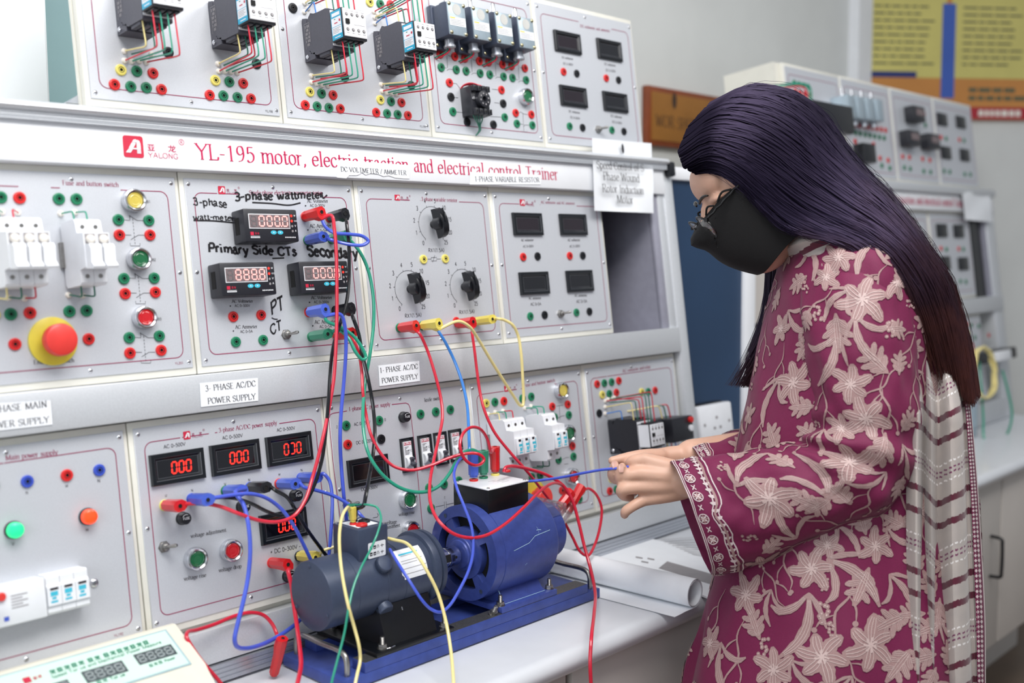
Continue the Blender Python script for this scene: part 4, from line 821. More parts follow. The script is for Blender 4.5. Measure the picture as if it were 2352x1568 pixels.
# limit switches
f = rg(980, 0, 4.523)
for i in range(4):
    x = 1.2290+i*.0565; z = 1.7215
    t = thing('limit_switch', 'grey limit switch with chrome plunger, %s in the row of four' % ('leftmost', 'second from the left', 'third from the left', 'rightmost')[i], 'limit switch', (x+.0205, YP, z), 'limit switches on the upper panel')
    mb = MB().bevbox((x, YP-.047, z), (x+.041, YP-.004, z+.0565), .0025); mb.bevbox((x-.003, YP-.012, z-.014), (x+.035, YP, z+.060), .002); part('body', mb, 'limit_body', t)
    mb = MB().bevbox((x+.0005, YP-.0495, z+.0005), (x+.0405, YP-.046, z+.056), .0015); c = part('cover', mb, 'limit_face', t, 'pale blue-grey front cover')
    mb = MB(); y = YP-.0498
    mb.poly([V((x+.0205+.0095*cos(k*pi/12), y, z+.0440+.0095*sin(k*pi/12))) for k in range(24)], 0); mb.poly([V((x+.002, y, z+.016)), V((x+.0385, y, z+.016)), V((x+.0385, y, z+.031)), V((x+.002, y, z+.031))], 1); mb.poly([V((x+.003, y-.0002, z+.028)), V((x+.015, y-.0002, z+.028)), V((x+.015, y-.0002, z+.030)), V((x+.003, y-.0002, z+.030))], 2)
    for k in range(4): mb.poly([V((x+.004, y-.0002, z+.018+k*.0025)), V((x+.034-(k % 2)*.005, y-.0002, z+.018+k*.0025)), V((x+.034-(k % 2)*.005, y-.0002, z+.0188+k*.0025)), V((x+.004, y-.0002, z+.0188+k*.0025))], 3)
    part('sticker', mb, ['kraft', 'paper', 'estop_yellow', 'seg_off'], c, 'round and rectangular stickers', smooth=False)
    for sx, sz in ((.004, .004), (.037, .004), (.004, .0525), (.037, .0525)):
        mb = MB().lathe([(.0032, 0), (.0032, .0014), (.0020, .0024), (0, .0026)], Matrix.Translation((x+sx, YP-.0494, z+sz)) @ OUT, 12); part('screw', mb, 'brass', t, 'brass screw')
    mb = MB().lathe([(.0032, 0), (.0032, .0014), (.0020, .0024), (0, .0026)], Matrix.Translation((x+.004, YP-.012, z-.008)) @ OUT, 12); part('screw', mb, 'brass', t, 'brass screw')
    mb = MB().lathe([(.012, .054), (.012, .061), (.008, .063)], Matrix.Translation((x+.0205, YP-.025, z)), 18); part('plunger_collar', mb, 'limit_body', t); mb = MB().lathe([(.0045, .060), (.0045, .078), (.0035, .080), (0, .080)], Matrix.Translation((x+.0205, YP-.025, z)), 14); part('plunger', mb, 'chrome', t, 'chrome plunger')
    mb = MB().lathe([(.0085, 0), (.0085, -.010), (.0105, -.0105), (.0105, -.0135), (.006, -.0145), (0, -.0145)], Matrix.Translation((x+.0205, YP-.024, z)), 18); part('cable_gland', mb, 'ridge_alu', t, 'grey cable gland')
    wire(t, [V((x+.021, YP-.024, z-.013)), V((x+.019, YP-.022, z-.020)), V((x+.012, YP-.010, z-.026)), V((x+.008, YP, z-.028))], 'wire_red', .0012); wire(t, [V((x+.019, YP-.022, z-.013)), V((x+.016, YP-.020, z-.019)), V((x+.009, YP-.009, z-.024)), V((x+.005, YP, z-.026))], 'wire_dkgreen', .0012)
# relay base
x, z = 1.286, 1.5975
t = thing('relay_base', 'black octal relay base with a bundle of wires, right of the contactors', 'relay socket', (x+.021, YP, z))
mb = MB().bevbox((x, YP-.026, z), (x+.043, YP, z+.050), .001)
for i in range(4):
    for zz in (.0, .040): mb.bevbox((x+.0012+i*.0106, YP-.033, z+zz), (x+.0095+i*.0106, YP-.024, z+zz+.010), .0008)
part('body', mb, 'dark_plastic', t); mb = MB().lathe([(.0145, .022), (.0145, .036), (.0135, .0365), (.0050, .0365), (.0046, .030), (0, .030)], Matrix.Translation((x+.0225, YP, z+.026)) @ OUT, 24, 0)
for k in range(8): a = k*pi/4+.2; mb.lathe([(.0016, .0366), (0, .0367)], Matrix.Translation((x+.0225+.0095*cos(a), YP, z+.026+.0095*sin(a))) @ OUT, 8, 1)
part('socket_ring', mb, ['dark_plastic', 'seg_off'], t, 'round socket ring with pin holes')
mb = MB()
for i in range(4): mb.lathe([(.0022, .0331), (.0010, .0334), (0, .0334)], Matrix.Translation((x+.0053+i*.0106, YP, z+.005)) @ OUT, 10); mb.lathe([(.0022, .0331), (0, .0334)], Matrix.Translation((x+.0053+i*.0106, YP, z+.045)) @ OUT, 10)
part('terminal_screws', mb, 'hole', t); mb = MB().lathe([(.0032, .026), (.0028, .028), (0, .028)], Matrix.Translation((x+.005, YP, z+.028)) @ OUT, 12); part('screw', mb, 'chrome', t, 'mounting screw')
for i in range(4):
    wire(t, [V((x+.030+i*.003, YP-.020, z+.048)), V((x+.026+i*.002, YP-.020, z+.054)), V((x+.012+i*.003, YP-.014, z+.058-i*.001)), V((x+.004+i*.001, YP-.006, z+.055)), V((x+.002, YP, z+.050))], 'wire_red', .0011)
    wire(t, [V((x+.006+i*.007, YP-.020, z+.002)), V((x+.010+i*.006, YP-.020, z-.006)), V((x+.022+i*.002, YP-.014, z-.014)), V((x+.029+i*.0012, YP-.008, z-.022)), V((x+.028, YP, z-.030))], 'wire_dkgreen', .0011)
# lower right panel: contactor and overload relay
f = rg(1060, 820, 3.5638)
contactor((1.592, YP, .9665), 'black contactor with plain white front block on the lower right panel', CG, (), [('wire_yellow', .004, .062, .064, .098, f(1185, 415)), ('wire_dkgreen', .016, .062, .064, .100, f(1210, 380)), ('wire_red', .027, .062, .064, .101, f(1240, 345)), ('wire_red', .004, .088, .056, .108, f(1185, 365)), ('wire_dkgreen', .0145, .088, .056, .112, f(1210, 352)), ('wire_dkgreen', .0245, .088, .056, .112, f(1240, 345)), ('wire_red', .0345, .088, .056, .114, f(1262, 340))], f(1185, 470), True)
x, z = 1.716, .9700
t = thing('overload_relay', 'black overload relay with red button, beside the white-fronted contactor', 'relay', (x+.03, YP, z))
mb = MB().bevbox((x, YP-.062, z), (x+.070, YP, z+.048), .002); mb.bevbox((x-.040, YP-.040, z+.004), (x+.002, YP-.006, z+.050), .002); part('body', mb, 'dark_plastic', t)
mb = MB().lathe([(.006, .060), (.006, .068), (0, .069)], Matrix.Translation((x+.060, YP, z+.040)) @ OUT, 16); part('reset_button', mb, 'red', t, 'red reset button'); mb = MB().lathe([(.0065, .060), (.0065, .066), (0, .067)], Matrix.Translation((x+.060, YP, z+.023)) @ OUT, 16); part('dial', mb, 'white_plastic', t, 'white setting dial')
for i, c in enumerate(('wire_yellow', 'wire_dkgreen', 'wire_red')):
    p0 = V((x+.012+i*.014, YP-.030, z+.047)); wire(t, bend(p0, p0+V((-.006, 0, .028)), V((x-.060+i*.012, YP, z+.072)), .008), c, .0014)
    p0 = V((x+.020+i*.014, YP-.030, z+.001)); wire(t, bend(p0, p0+V((0, 0, -.020-i*.004)), V((x-.02+i*.01, YP, z-.026)), .008), ('wire_yellow', 'wire_red', 'wire_blue')[i], .0014)
# ---------------------------------------------------------------- paper labels taped to the rack
def label_paper(label, quad, lines, yp, tear=None, cat='paper label', seed=0):
    """quad: tl, tr, br, bl in photo pixels; lines: text, left and right baseline pixels"""
    c = [P(*p, yp) for p in quad]; top = [c[0].lerp(c[1], i/12) for i in range(13)]; bot = [c[3].lerp(c[2], i/12) for i in range(13)]
    if tear: bot = [P(*p, yp) for p in tear]; top = [c[0].lerp(c[1], i/(len(bot)-1)) for i in range(len(bot))]
    mb = MB(); n = len(top); e = V((0, .0004, 0))
    mb.strip(top, bot); mb.strip([p+e for p in bot], [p+e for p in top])
    t = solo('paper_label', label, cat, mb, 'paper', smooth=False)
    mb = MB()
    for ln, a, b, st, hs in lines: text_at(mb, ln, P(*a, yp), P(*b, yp), st, 0, hs, 3.4)
    part('lettering', mb, 'print_black', t, smooth=False); return t
SY2 = SY-.0012
label_paper('white torn label reading DC voltmeter on the sign board', ((776, 364), (940, 375), (938, 410), (770, 404)), [('DC VOLTMETER / AMMETER', (779, 390), (931, 398), 'serif', 1.0)], SY2, [(770, 404), (792, 406), (799, 399), (815, 399), (822, 397), (828, 392), (837, 398), (848, 394), (866, 396), (878, 401), (890, 399), (905, 404), (925, 406), (938, 406)])
label_paper('white strip label reading variable resistor on the sign board', ((1078, 390), (1244, 397), (1243, 419), (1078, 419)), [('1-PHASE VARIABLE RESISTOR', (1089, 412), (1240, 414), 'serif', 1.0)], SY2)
label_paper('white label reading 3-phase AC/DC power supply on the ledge', ((456, 880), (588, 868), (589, 921), (459, 935)), [('3- PHASE AC/DC', (468, 899), (583, 887), 'serif', 1.05), ('POWER SUPPLY', (474, 928), (583, 917), 'serif', 1.05)], SY2)
label_paper('white label reading 1-phase AC/DC power supply on the ledge', ((865, 840), (960, 829), (962, 876), (868, 888)), [('1- PHASE AC/DC', (868, 857), (957, 847), 'serif', 1.05), ('POWER SUPPLY', (873, 881), (957, 870), 'serif', 1.05)], SY2)
label_paper('white label reading phase main power supply at the left end of the ledge', ((-30, 926), (125, 918), (130, 973), (-28, 990)), [('3- PHASE MAIN', (-22, 948), (118, 933), 'serif', 1.0), ('POWER SUPPLY', (-18, 983), (123, 968), 'serif', 1.0)], SY2)
# sheet hanging at the end of the sign board
mb = MB(); R_ = []
for i in range(9):
    y_ = 312+i*21.0; R_.append([P(1362+(1368-1362)*i/8+k*(1499-1362)/6+(2 if k == 6 and 2 < i < 6 else 0), y_+k*2.2-(k*1.2 if i == 8 else 0), SY-.006-.004*sin(k*.9+i*.5)*(i/8)) for k in range(7)])
mb.grid(R_); e = V((0, .0005, 0)); mb.grid([[p+e for p in r] for r in R_]); t = solo('notice_sheet', 'white printed sheet hanging over the right end of the sign board', 'paper', mb, 'paper')
mb = MB(); yy = SY-.0125
for ln, a, b in (('Speed Control of S', (1372, 382), (1482, 390)), ('Phase Wound', (1388, 409), (1472, 415)), ('Rotor Induction', (1386, 437), (1482, 443)), ('Motor', (1420, 462), (1458, 465))): text_at(mb, ln, P(*a, yy), P(*b, yy), 'serif', 0, 1.05)
c = P(1433, 337, yy); mb.poly([c+V((.004*cos(k*pi/8), 0, .010*sin(k*pi/8))) for k in range(16)]); part('lettering', mb, 'print_black', t, smooth=False)
TILT[0] = False
# ================================================================ worktop, cabinets, motor set (room space)
mat('worktop', (214, 217, 222), 0.32, 0, (14, 0.03), coat=0.2)
mat('cabinet_greige', (196, 190, 184), 0.5, 0, (8, 0.03))
mat('motor_blue', (62, 78, 150), 0.38, 0.1, (120, 0.10), 0.03)
mat('base_blue', (58, 76, 148), 0.42, 0.1, (60, 0.14), 0.04)
mat('slate', (62, 72, 94), 0.40, 0.15, (200, 0.06), 0.03)
mat('black_paint', (12, 14, 18), 0.30, 0, (200, 0.2))
mat('milled', (104, 104, 104), 0.42, 0.7, (300, 0.2))
mat('paint_chip', (170, 205, 225), 0.5)
mat('clear_plastic', (225, 225, 228), 0.08, 0, (20, 0.02), trans=0.85, alpha=0.55)
WT = 0.782
def worktop(label, x0, x1, y1, yb=0.55):
    pr = [(yb, WT), (y1+.020, WT), (y1+.011, WT-.0012), (y1+.004, WT-.005), (y1, WT-.013), (y1, WT-.020), (y1+.005, WT-.030), (y1+.012, WT-.036), (yb, WT-.036)]
    mb = MB().prism(pr, lambda y, z: V((x0, y, z)), lambda y, z: V((x1, y, z))); return solo('worktop', label, 'worktop', mb, 'worktop', ang=40)
worktop('white worktop with rounded front edge carrying the blue motor set', -0.9, 2.10, -0.285)
worktop('white worktop of the far bench behind the person', 2.16, 3.80, -0.272)
def cabinet(label, x0, x1, yf, zb=0.30, handle=None, yb=0.5):
    t = thing('base_cabinet', label, 'cabinet', ((x0+x1)/2, (yf+yb)/2, 0), 'base cabinets under the benches')
    mb = MB().bevbox((x0, yf+.020, 0.30), (x1, yb, WT-.038), .002); mb.box((x0+.02, yf+.22, 0.0), (x1-.02, yb-.02, 0.31)); part('body', mb, 'cabinet_greige', t)
    mb = MB().bevbox((x0+.003, yf, zb), (x1-.003, yf+.019, WT-.040), .0025); d = part('door', mb, 'cabinet_greige', t)
    if handle: mb = MB().tube(spline([V((handle, yf, .598)), V((handle, yf-.028, .594)), V((handle, yf-.030, .580)), V((handle, yf-.030, .508)), V((handle, yf-.028, .494)), V((handle, yf, .490))], 5), .0045, 10); part('handle', mb, 'black', d, 'dark bow handle')
sx = PW(1308, 1535, -0.25).x
for i, (a_, b_, l_) in enumerate(((-.88, -.30, 'base cabinet under the left end of the near worktop'), (-.295, .29, 'base cabinet under the near worktop below the lit meters'), (.295, sx-.004, 'base cabinet under the near worktop below the grey motor'), (sx+.004, 2.08, 'base cabinet under the near worktop beside the person'))): cabinet(l_, a_, b_, -0.25)
cabinet('pale base cabinet with dark bow handle behind the scarf', 2.20, 2.92, -0.245, .29, 2.85); cabinet('pale base cabinet at the right end of the far bench', 2.925, 3.76, -0.245, .29)
# ---------------------------------------------------------------- motor and generator on the blue base
AY = -0.0912
ms = thing('motor_set', 'blue motor coupled to a grey generator on a long blue base plate', 'motor', (1.07, AY, WT))
mb = MB().bevbox((.8102, -.1608, .7845), (1.3380, -.0218, .800), .0012, 0)
for x in (.83, 1.31):
    for y in (-.145, -.04): mb.lathe([(.010, .7825), (.010, .7850)], Matrix.Translation((x, y, 0)), 12, 1)
bp = part('base_plate', mb, ['base_blue', 'black'], ms, 'long blue base plate')
for y0, y1 in ((-.1608, -.1330), (-.0500, -.0225)):
    mb = MB().bevbox((.8470, y0, .800), (1.3065, y1, .8142), .0008, 0); mb.box((.8478, y0+.0008, .8142), (1.3057, y1-.0008, .8145), 1); part('slide_rail', mb, ['base_blue', 'milled'], bp, 'blue rail with bare steel top')
for x, xx in ((.8255, -1), (1.3240, 1)):
    y0, y1 = -.150, -.034; pts = [(x, y0, .799), (x, y0, .818), (x, y0+.003, .8255), (x, y0+.012, .8300), (x, (y0+y1)/2, .8300), (x, y1-.012, .8300), (x, y1-.003, .8255), (x, y1, .818), (x, y1, .799)]
    mb = MB().tube(spline([V(p) for p in pts], 5), .0041, 12); part('handle', mb, 'steel', bp, 'bent steel carrying handle')
AXX = lambda x, z=.898: Matrix.Translation((x, AY, z)) @ Matrix.Rotation(pi/2, 4, 'Y')
GZ = .8985; gx = .8120
mb = MB(); R0 = .0478
pr = [(0, 0), (R0-.003, 0), (R0-.0006, .0008), (R0, .0025), (R0, .046), (R0-.0006, .0464), (R0-.0006, .0470), (R0, .0474), (R0, .096), (R0-.0008, .0966), (R0-.0008, .0974), (R0, .098), (R0, .128), (R0-.0008, .1286), (R0-.0008, .1294), (R0, .130), (R0, .178), (R0+.0045, .180), (R0+.0055, .182), (R0+.0055, .190), (R0+.0020, .1915), (R0+.0020, .1935), (R0+.0050, .195), (R0+.0040, .202), (.020, .203), (.0, .203)]
mb.lathe(pr, AXX(gx, GZ), 56); gen = part('generator_body', mb, 'slate', ms, 'slate grey generator cylinder', ang=28)
for k in range(3):
    a = 2*pi*k/3+1.0; mb = MB().lathe([(.0032, -.0006), (.0032, .0), (.0015, -.0012)], AXX(gx, GZ) @ Matrix.Translation((R0*.86*cos(a), R0*.86*sin(a), 0)), 10); part('screw', mb, 'slate', gen)
for a in (-.62, -2.02):
    d = V((0, cos(a+pi/2), 0)); 
for ang_, xx in ((38, .905), (-38, .905)):
    u = V((0, -cos(radians(ang_)), sin(radians(ang_)))); c = V((xx, AY, GZ))+u*(R0-.004); T = Matrix.Translation(c) @ u.to_track_quat('Z', 'Y').to_matrix().to_4x4()
    mb = MB(); n = 48
    mb.lathe([(.0118, 0), (.0118, .0105), (.0108, .0125), (.0090, .0130), (0, .0130)], T, n)
    for k in range(36): mb.box((.0114, -.0004, .004), (.0122, .0004, .0104), 0, T @ Matrix.Rotation(2*pi*k/36, 4, 'Z'))
    part('brush_cap', mb, 'slate', gen, 'knurled brush cap')
# terminal box on the generator
mb = MB().bevbox((.8725, -.1190, .9280), (.9240, -.0605, .9820), .0018)
side = [(-.1190, .9280), (-.0605, .9280)]; bxx = part('terminal_box', mb, 'slate', ms, 'slate terminal box')
mb = MB().bevbox((.8800, -.1085, .9818), (.9150, -.0700, .9826), .0003); part('insulating_plate', mb, 'paper', bxx, 'pale plate under the sockets')
for x, y, c in ((.886, -.0895, 'red'), (.8905, -.1030, 'red'), (.8985, -.0760, 'black'), (.9055, -.0895, 'black')):
    s_ = 1.35 if (x, c) in ((.8905, 'red'), (.9055, 'black')) else .78; mb = MB().lathe([(.0062*s_, 0), (.0062*s_, .0022), (.0056*s_, .0030), (.0036*s_, .0030), (.0030*s_, .0012), (0, .0012)], Matrix.Translation((x, y, .9826)), 24); part('socket', mb, c, bxx, c+' socket')
for x, y in ((.8765, -.0650), (.9205, -.1150)): mb = MB().lathe([(.0026, .982), (.0026, .9828), (.0012, .9838), (0, .9838)], Matrix.Translation((x, y, 0)), 10); part('screw', mb, 'chrome', bxx)
mb = MB(); y = -.1194; q4 = lambda x0, z0, x1, z1: [V((x0, y, z0)), V((x1, y, z0)), V((x1, y, z1)), V((x0, y, z1))]
mb.prism(rrect(.8885, .9190, .9385, .9605, .0020), lambda a, b: V((a, y, b)), lambda a, b: V((a, y+.0003, b)), 0)
for r_ in range(2):
    z_ = .9530-r_*.0090
    for k in range(2): x_ = .8912+k*.0062; mb.poly([p+V((0, -.0002, 0)) for p in q4(x_, z_-.002, x_+.0045, z_+.0028)], 1); mb.poly([p+V((0, -.0003, 0)) for p in q4(x_+.001, z_-.0005, x_+.0035, z_+.0005)], 0)
    stroke(mb, [(.9040, z_-.0015), (.9040, z_+.0025), (.9060, z_+.0025), (.9070, z_), (.9062, z_-.0015)], .0008, 1, y-.0002); stroke(mb, [(.9125, z_-.002), (.9125, z_+.003)], .0008, 1, y-.0002); stroke(mb, [(.9100, z_+.0008), (.9160, z_+.0008)], .0008, 1, y-.0002)
part('label', mb, ['paper', 'print_black'], bxx, 'small white label with black marks', smooth=False)
# rating sticker wrapped on the generator
mb = MB(); rows = []
for i in range(13):
    a = radians(58-i*(58-2)/12*.95); rows.append([V((x, AY-(R0+.0003)*cos(a), GZ+(R0+.0003)*sin(a))) for x in (.9330+(.0035 if i > 10 else 0), .9520, .9800-(.004 if i > 10 else 0))])
mb.grid(rows, 0)
for i, (x0, x1, m) in ((2, (.938, .972, 1)), (3, (.940, .960, 2)), (5, (.937, .975, 2)), (6, (.937, .965, 2)), (8, (.9335, .9795, 2)), (10, (.938, .972, 2))):
    a = radians(58-i*4.43); a2 = radians(58-i*4.43-(3.0 if m == 1 else .8)); mb.poly([V((x, AY-(R0+.0006)*cos(b), GZ+(R0+.0006)*sin(b))) for x, b in ((x0, a), (x1, a), (x1, a2), (x0, a2))], m)
part('rating_sticker', mb, ['paper', 'cyan_key', 'seg_off'], gen, 'white rating sticker', smooth=False)
# black cradle under the generator
mb = MB(); mb.bevbox((.868, -.160, .8146), (1.010, -.0225, .8210), .0008)
mb.prism([(-.150, .821), (-.0325, .821), (-.050, .872), (-.132, .872)], lambda y, z: V((.893, y, z)), lambda y, z: V((.985, y, z)))
part('cradle', mb, 'black_paint', ms, 'black welded cradle')
def bolt(parent, x, y, z, h=.016, tilt=0):
    T = Matrix.Translation((x, y, z)) @ Matrix.Rotation(tilt, 4, 'X'); mb = MB().lathe([(.0075, 0), (.0075, .0012)], T, 20); mb.lathe([(.0062, .0012), (.0062, .0062)], T, 6); pr = [(.0033, .006)]
    for k in range(9): pr += [(.0034, .0062+k*.0011), (.0029, .0067+k*.0011)]
    mb.lathe(pr+[(.0028, .0165), (0, .0168)], T, 14); return part('bolt', mb, 'steel', parent, 'steel bolt and nut', ang=25)
for x, y in ((.886, -.1495), (1.000, -.1495), (.886, -.034)): bolt(ms, x, y, .8210)
mb = MB(); pts = [V((.9335, -.1345, .8640)), V((.934, -.137, .852)), V((.9345, -.141, .838)), V((.9355, -.147, .8225))]; mb.tube(spline(pts, 6), [.0006+.0008*abs(sin(i*.9)) for i in range(19)], 6); mb.tube(spline([V((.888, -.1565, .8214)), V((.894, -.1575, .8216)), V((.903, -.156, .8214))], 6), .0010, 6); part('weld_seam', mb, 'chrome', ms, 'bright weld seam')
# coupling
mb = MB().lathe([(.006, .200), (.006, .225), (.0140, .225), (.0150, .2262), (.0150, .240), (.0140, .2405), (.0140, .2425), (.0150, .243), (.0150, .262), (.0142, .264), (.006, .264), (.006, .30)], AXX(gx, GZ), 28); cp = part('coupling', mb, 'chrome', ms, 'steel shaft coupling')
mb = MB()
for k in range(3): a = 2*pi*k/3+2.4; T = AXX(gx, GZ) @ Matrix.Rotation(a, 4, 'Z'); mb.box((.012, -.0055, .226), (.0155, .0055, .2425), 0, T)
mb.lathe([(.0022, 0), (.0022, .0004)], Matrix.Translation((gx+.253, AY-.0147, GZ+.002)) @ Matrix.Rotation(pi/2, 4, 'X'), 12); part('jaw_gap', mb, 'hole', cp, 'dark jaw gaps')
# blue motor
bxm = 1.0930; RM = .0735; MZ = .898
mb = MB(); pr = [(RM-.001, .014), (RM, .0150), (RM, .0190), (RM-.0012, .0196), (RM-.0012, .0206), (RM, .0212), (RM, .1360), (RM-.002, .1400), (.045, .1410), (0, .1410)]
mb.lathe(pr, AXX(bxm, MZ), 72); bm_ = part('motor_body', mb, 'motor_blue', ms, 'blue motor cylinder', ang=28)
# front end shield: rim, four windows between spokes, hub
def arc_block(mb, r0, r1, a0, a1, h0, h1, n=14):
    T = AXX(bxm, MZ); pts = []
    for i in range(n+1): a = a0+(a1-a0)*i/n; pts.append((a,))
    rows = [[T @ V((r*cos(p[0]), r*sin(p[0]), h)) for p in pts] for r, h in ((r0, h0), (r1, h0), (r1, h1), (r0, h1), (r0, h0))]
    mb.grid(rows); k = len(rows[0])
    o = len(mb.v)-5*k
    for j in (0, k-1): mb.f.append((o+j, o+k+j, o+2*k+j, o+3*k+j)); mb.m.append(0)
mb = MB(); arc_block(mb, .0565, RM, 0, 2*pi, 0, .0150, 72); arc_block(mb, .0270, .0400, 0, 2*pi, .0005, .0140, 48)
for k in range(4): c = radians(45+90*k+8); arc_block(mb, .0385, .0570, c-.17, c+.17, .0010, .0140, 6)
mb.lathe([(.0270, .0140), (.0270, -.006), (.0260, -.0075), (.0225, -.0080), (.0215, -.0105), (.0180, -.0115), (.0100, -.0115)], AXX(bxm, MZ), 40)
es = part('end_shield', mb, 'motor_blue', ms, 'blue end shield with four windows', ang=28)
mb = MB().lathe([(.0560, .0135), (.040, .0120), (.030, .0135)], AXX(bxm, MZ), 32); part('winding', mb, 'hole', es, 'dark winding behind the windows')
for k in range(4): c = radians(45+90*k+8); mb = MB().lathe([(.0034, -.0008), (.0026, -.0010), (.0016, -.0004), (0, -.0004)], AXX(bxm, MZ) @ Matrix.Translation((.0650*cos(c), .0650*sin(c), 0)), 12); part('screw', mb, 'slate', es)
# foot and saddle
mb = MB(); mb.bevbox((1.108, -.160, .8146), (1.232, -.0225, .8235), .0008); mb.prism([(-.150, .8235), (-.0325, .8235), (-.055, .850), (-.128, .850)], lambda y, z: V((1.122, y, z)), lambda y, z: V((1.212, y, z))); part('foot', mb, 'motor_blue', ms, 'blue motor foot')
for x, y in ((1.1145, -.1495), (1.2250, -.1495), (1.2250, -.034)): bolt(ms, x, y, .8235)
bolt(ms, 1.098, -.150, .8145, tilt=.5)
mb = MB(); mb.tube(spline([V((1.1225, -.136, .846)), V((1.1222, -.142, .836)), V((1.1218, -.1485, .8242))], 6), .0007, 6); mb.tube([V((1.123, -.1508, .8240)), V((1.2130, -.1508, .8240))], .0004, 5); part('paint_chip', mb, 'paint_chip', bm_, 'chipped pale paint edge')
mb = MB(); c_ = V((1.196, 0, 0))
for a0, x0, a1, x1 in ((24, 1.186, 24, 1.190), (24, 1.1905, 19, 1.1885), (24, 1.1905, 23, 1.196), (28, 1.1885, 24, 1.1905), (12, 1.165, 18, 1.18), (8, 1.13, 12, 1.165), (18, 1.18, 20, 1.215), (-14, 1.156, -12, 1.160)):
    mb.strip([V((x0, AY-(RM+.0003)*cos(radians(a0)), MZ+(RM+.0003)*sin(radians(a0)))), V((x1, AY-(RM+.0003)*cos(radians(a1)), MZ+(RM+.0003)*sin(radians(a1))))], [V((x0, AY-(RM+.0003)*cos(radians(a0-.6)), MZ+(RM+.0003)*sin(radians(a0-.6)))), V((x1, AY-(RM+.0003)*cos(radians(a1-.6)), MZ+(RM+.0003)*sin(radians(a1-.6))))])
part('scratch', mb, 'paint_chip', bm_, 'pale scratches', smooth=False)
# rear housing and clear terminal block
mb = MB().lathe([(.046, .1408), (.046, .1880), (.044, .1900), (0, .1900)], AXX(bxm, MZ), 40); part('rear_housing', mb, 'motor_blue', ms, 'smaller blue rear housing')
mb = MB().bevbox((1.236, -.128, .930), (1.292, -.058, .947), .001); tb = part('clear_terminal_block', mb, 'clear_plastic', ms, 'clear plastic terminal block')
# black terminal box with white top on the motor
mb = MB().bevbox((1.1125, -.1275, .9420), (1.2015, -.0495, .9975), .0012); bb = part('terminal_box', mb, 'black_paint', ms, 'black terminal box')
mb = MB().bevbox((1.1120, -.1280, .9975), (1.2020, -.0490, .9995), .0006); wp = part('top_plate', mb, 'white_plastic', bb, 'white top plate')
mb = MB()
for k in range(5): mb.box((1.150+k*.004, -.0900-.006*k % .02, .9995), (1.166+k*.004, -.0893-.006*k % .02, .9997))
part('print', mb, 'seg_off', bb, smooth=False)
for x, y in ((1.117, -.123), (1.197, -.123), (1.117, -.054), (1.197, -.054)): mb = MB().lathe([(.0026, .9995), (.0024, 1.0006), (0, 1.0010)], Matrix.Translation((x, y, 0)), 10); part('screw', mb, 'chrome', bb)
TBX = [(1.1280, -.1130, 'red'), (1.1440, -.0990, 'green'), (1.1570, -.0850, 'yellow'), (1.178, -.066, 'red')]
TBX = [PZ(1087, 1107, 1.0), PZ(1110, 1101, 1.0), PZ(1137, 1094, 1.0), PZ(1163, 1086, 1.0)]
for p, c in zip(TBX, ('red', 'green', 'yellow', 'red')): mb = MB().lathe([(.0070, .9995), (.0070, 1.0018), (.0064, 1.0026), (.0036, 1.0026), (.0030, 1.0012), (0, 1.0012)], Matrix.Translation((p.x, p.y, 0)), 24); part('socket', mb, c, bb, c+' socket')
# ---------------------------------------------------------------- bench instrument, lower left
mat('instr_case', (222, 218, 202), 0.5, 0, (40, 0.03)); mat('mint', (206, 232, 220), 0.4, 0, (20, 0.02)); mat('mint_edge', (160, 188, 194), 0.45); mat('lcd_dark', (74, 84, 88), 0.3); mat('lcd_seg', (150, 160, 160), 0.4)
A = PW(398, 1431, -.030); B = PX(467, 1522, A.x); dz = (A.z-B.z)/(A.y-B.y)
t = thing('bench_instrument', 'cream bench instrument with mint green display face, cut off at the lower left', 'instrument', (.42, -.09, WT))
fx0, fx1 = .22, A.x; yt, yb = A.y, B.y
def FP(x, v, h=0.0): y = yt+(yb-yt)*v; n = V((0, -dz, 1)).normalized(); return V((x, y, A.z+dz*(y-yt)))+n*h
mb = MB(); mb.prism([(yt+.03, WT+.001), (yt+.03, A.z-.016), (yt+.008, A.z-.001), (yt, A.z), (yb, B.z), (yb-.006, B.z-.006), (yb-.030, B.z-.024), (yb-.055, WT+.03), (yb-.060, WT+.001)], lambda y, z: V((fx0, y, z)), lambda y, z: V((fx1+.006, y, z))); part('case', mb, 'instr_case', t, ang=25)
mb = MB(); mb.add([FP(x, v, h) for h in (0.0003, .0012) for x, v in ((fx0+.02, .93), (fx1-.010, .93), (fx1-.010, .07), (fx0+.02, .07))], [(0, 3, 2, 1), (4, 5, 6, 7), (0, 1, 5, 4), (1, 2, 6, 5), (2, 3, 7, 6), (3, 0, 4, 7)], 0); mb.poly([FP(x, v, .0014) for x, v in ((fx0+.0225, .90), (fx1-.0125, .90), (fx1-.0125, .10), (fx0+.0225, .10))], 1); part('face', mb, ['mint_edge', 'mint'], t, 'mint green front face', smooth=False)
ux = (P(2, 2) - P(2, 2))
def face_px(x, y): r = ray(x, y); n = V((0, -dz, 1)); k = (A-CC).dot(n)/r.dot(n); q = CC+r*k; return q.x, (q.y-yt)/(yb-yt)
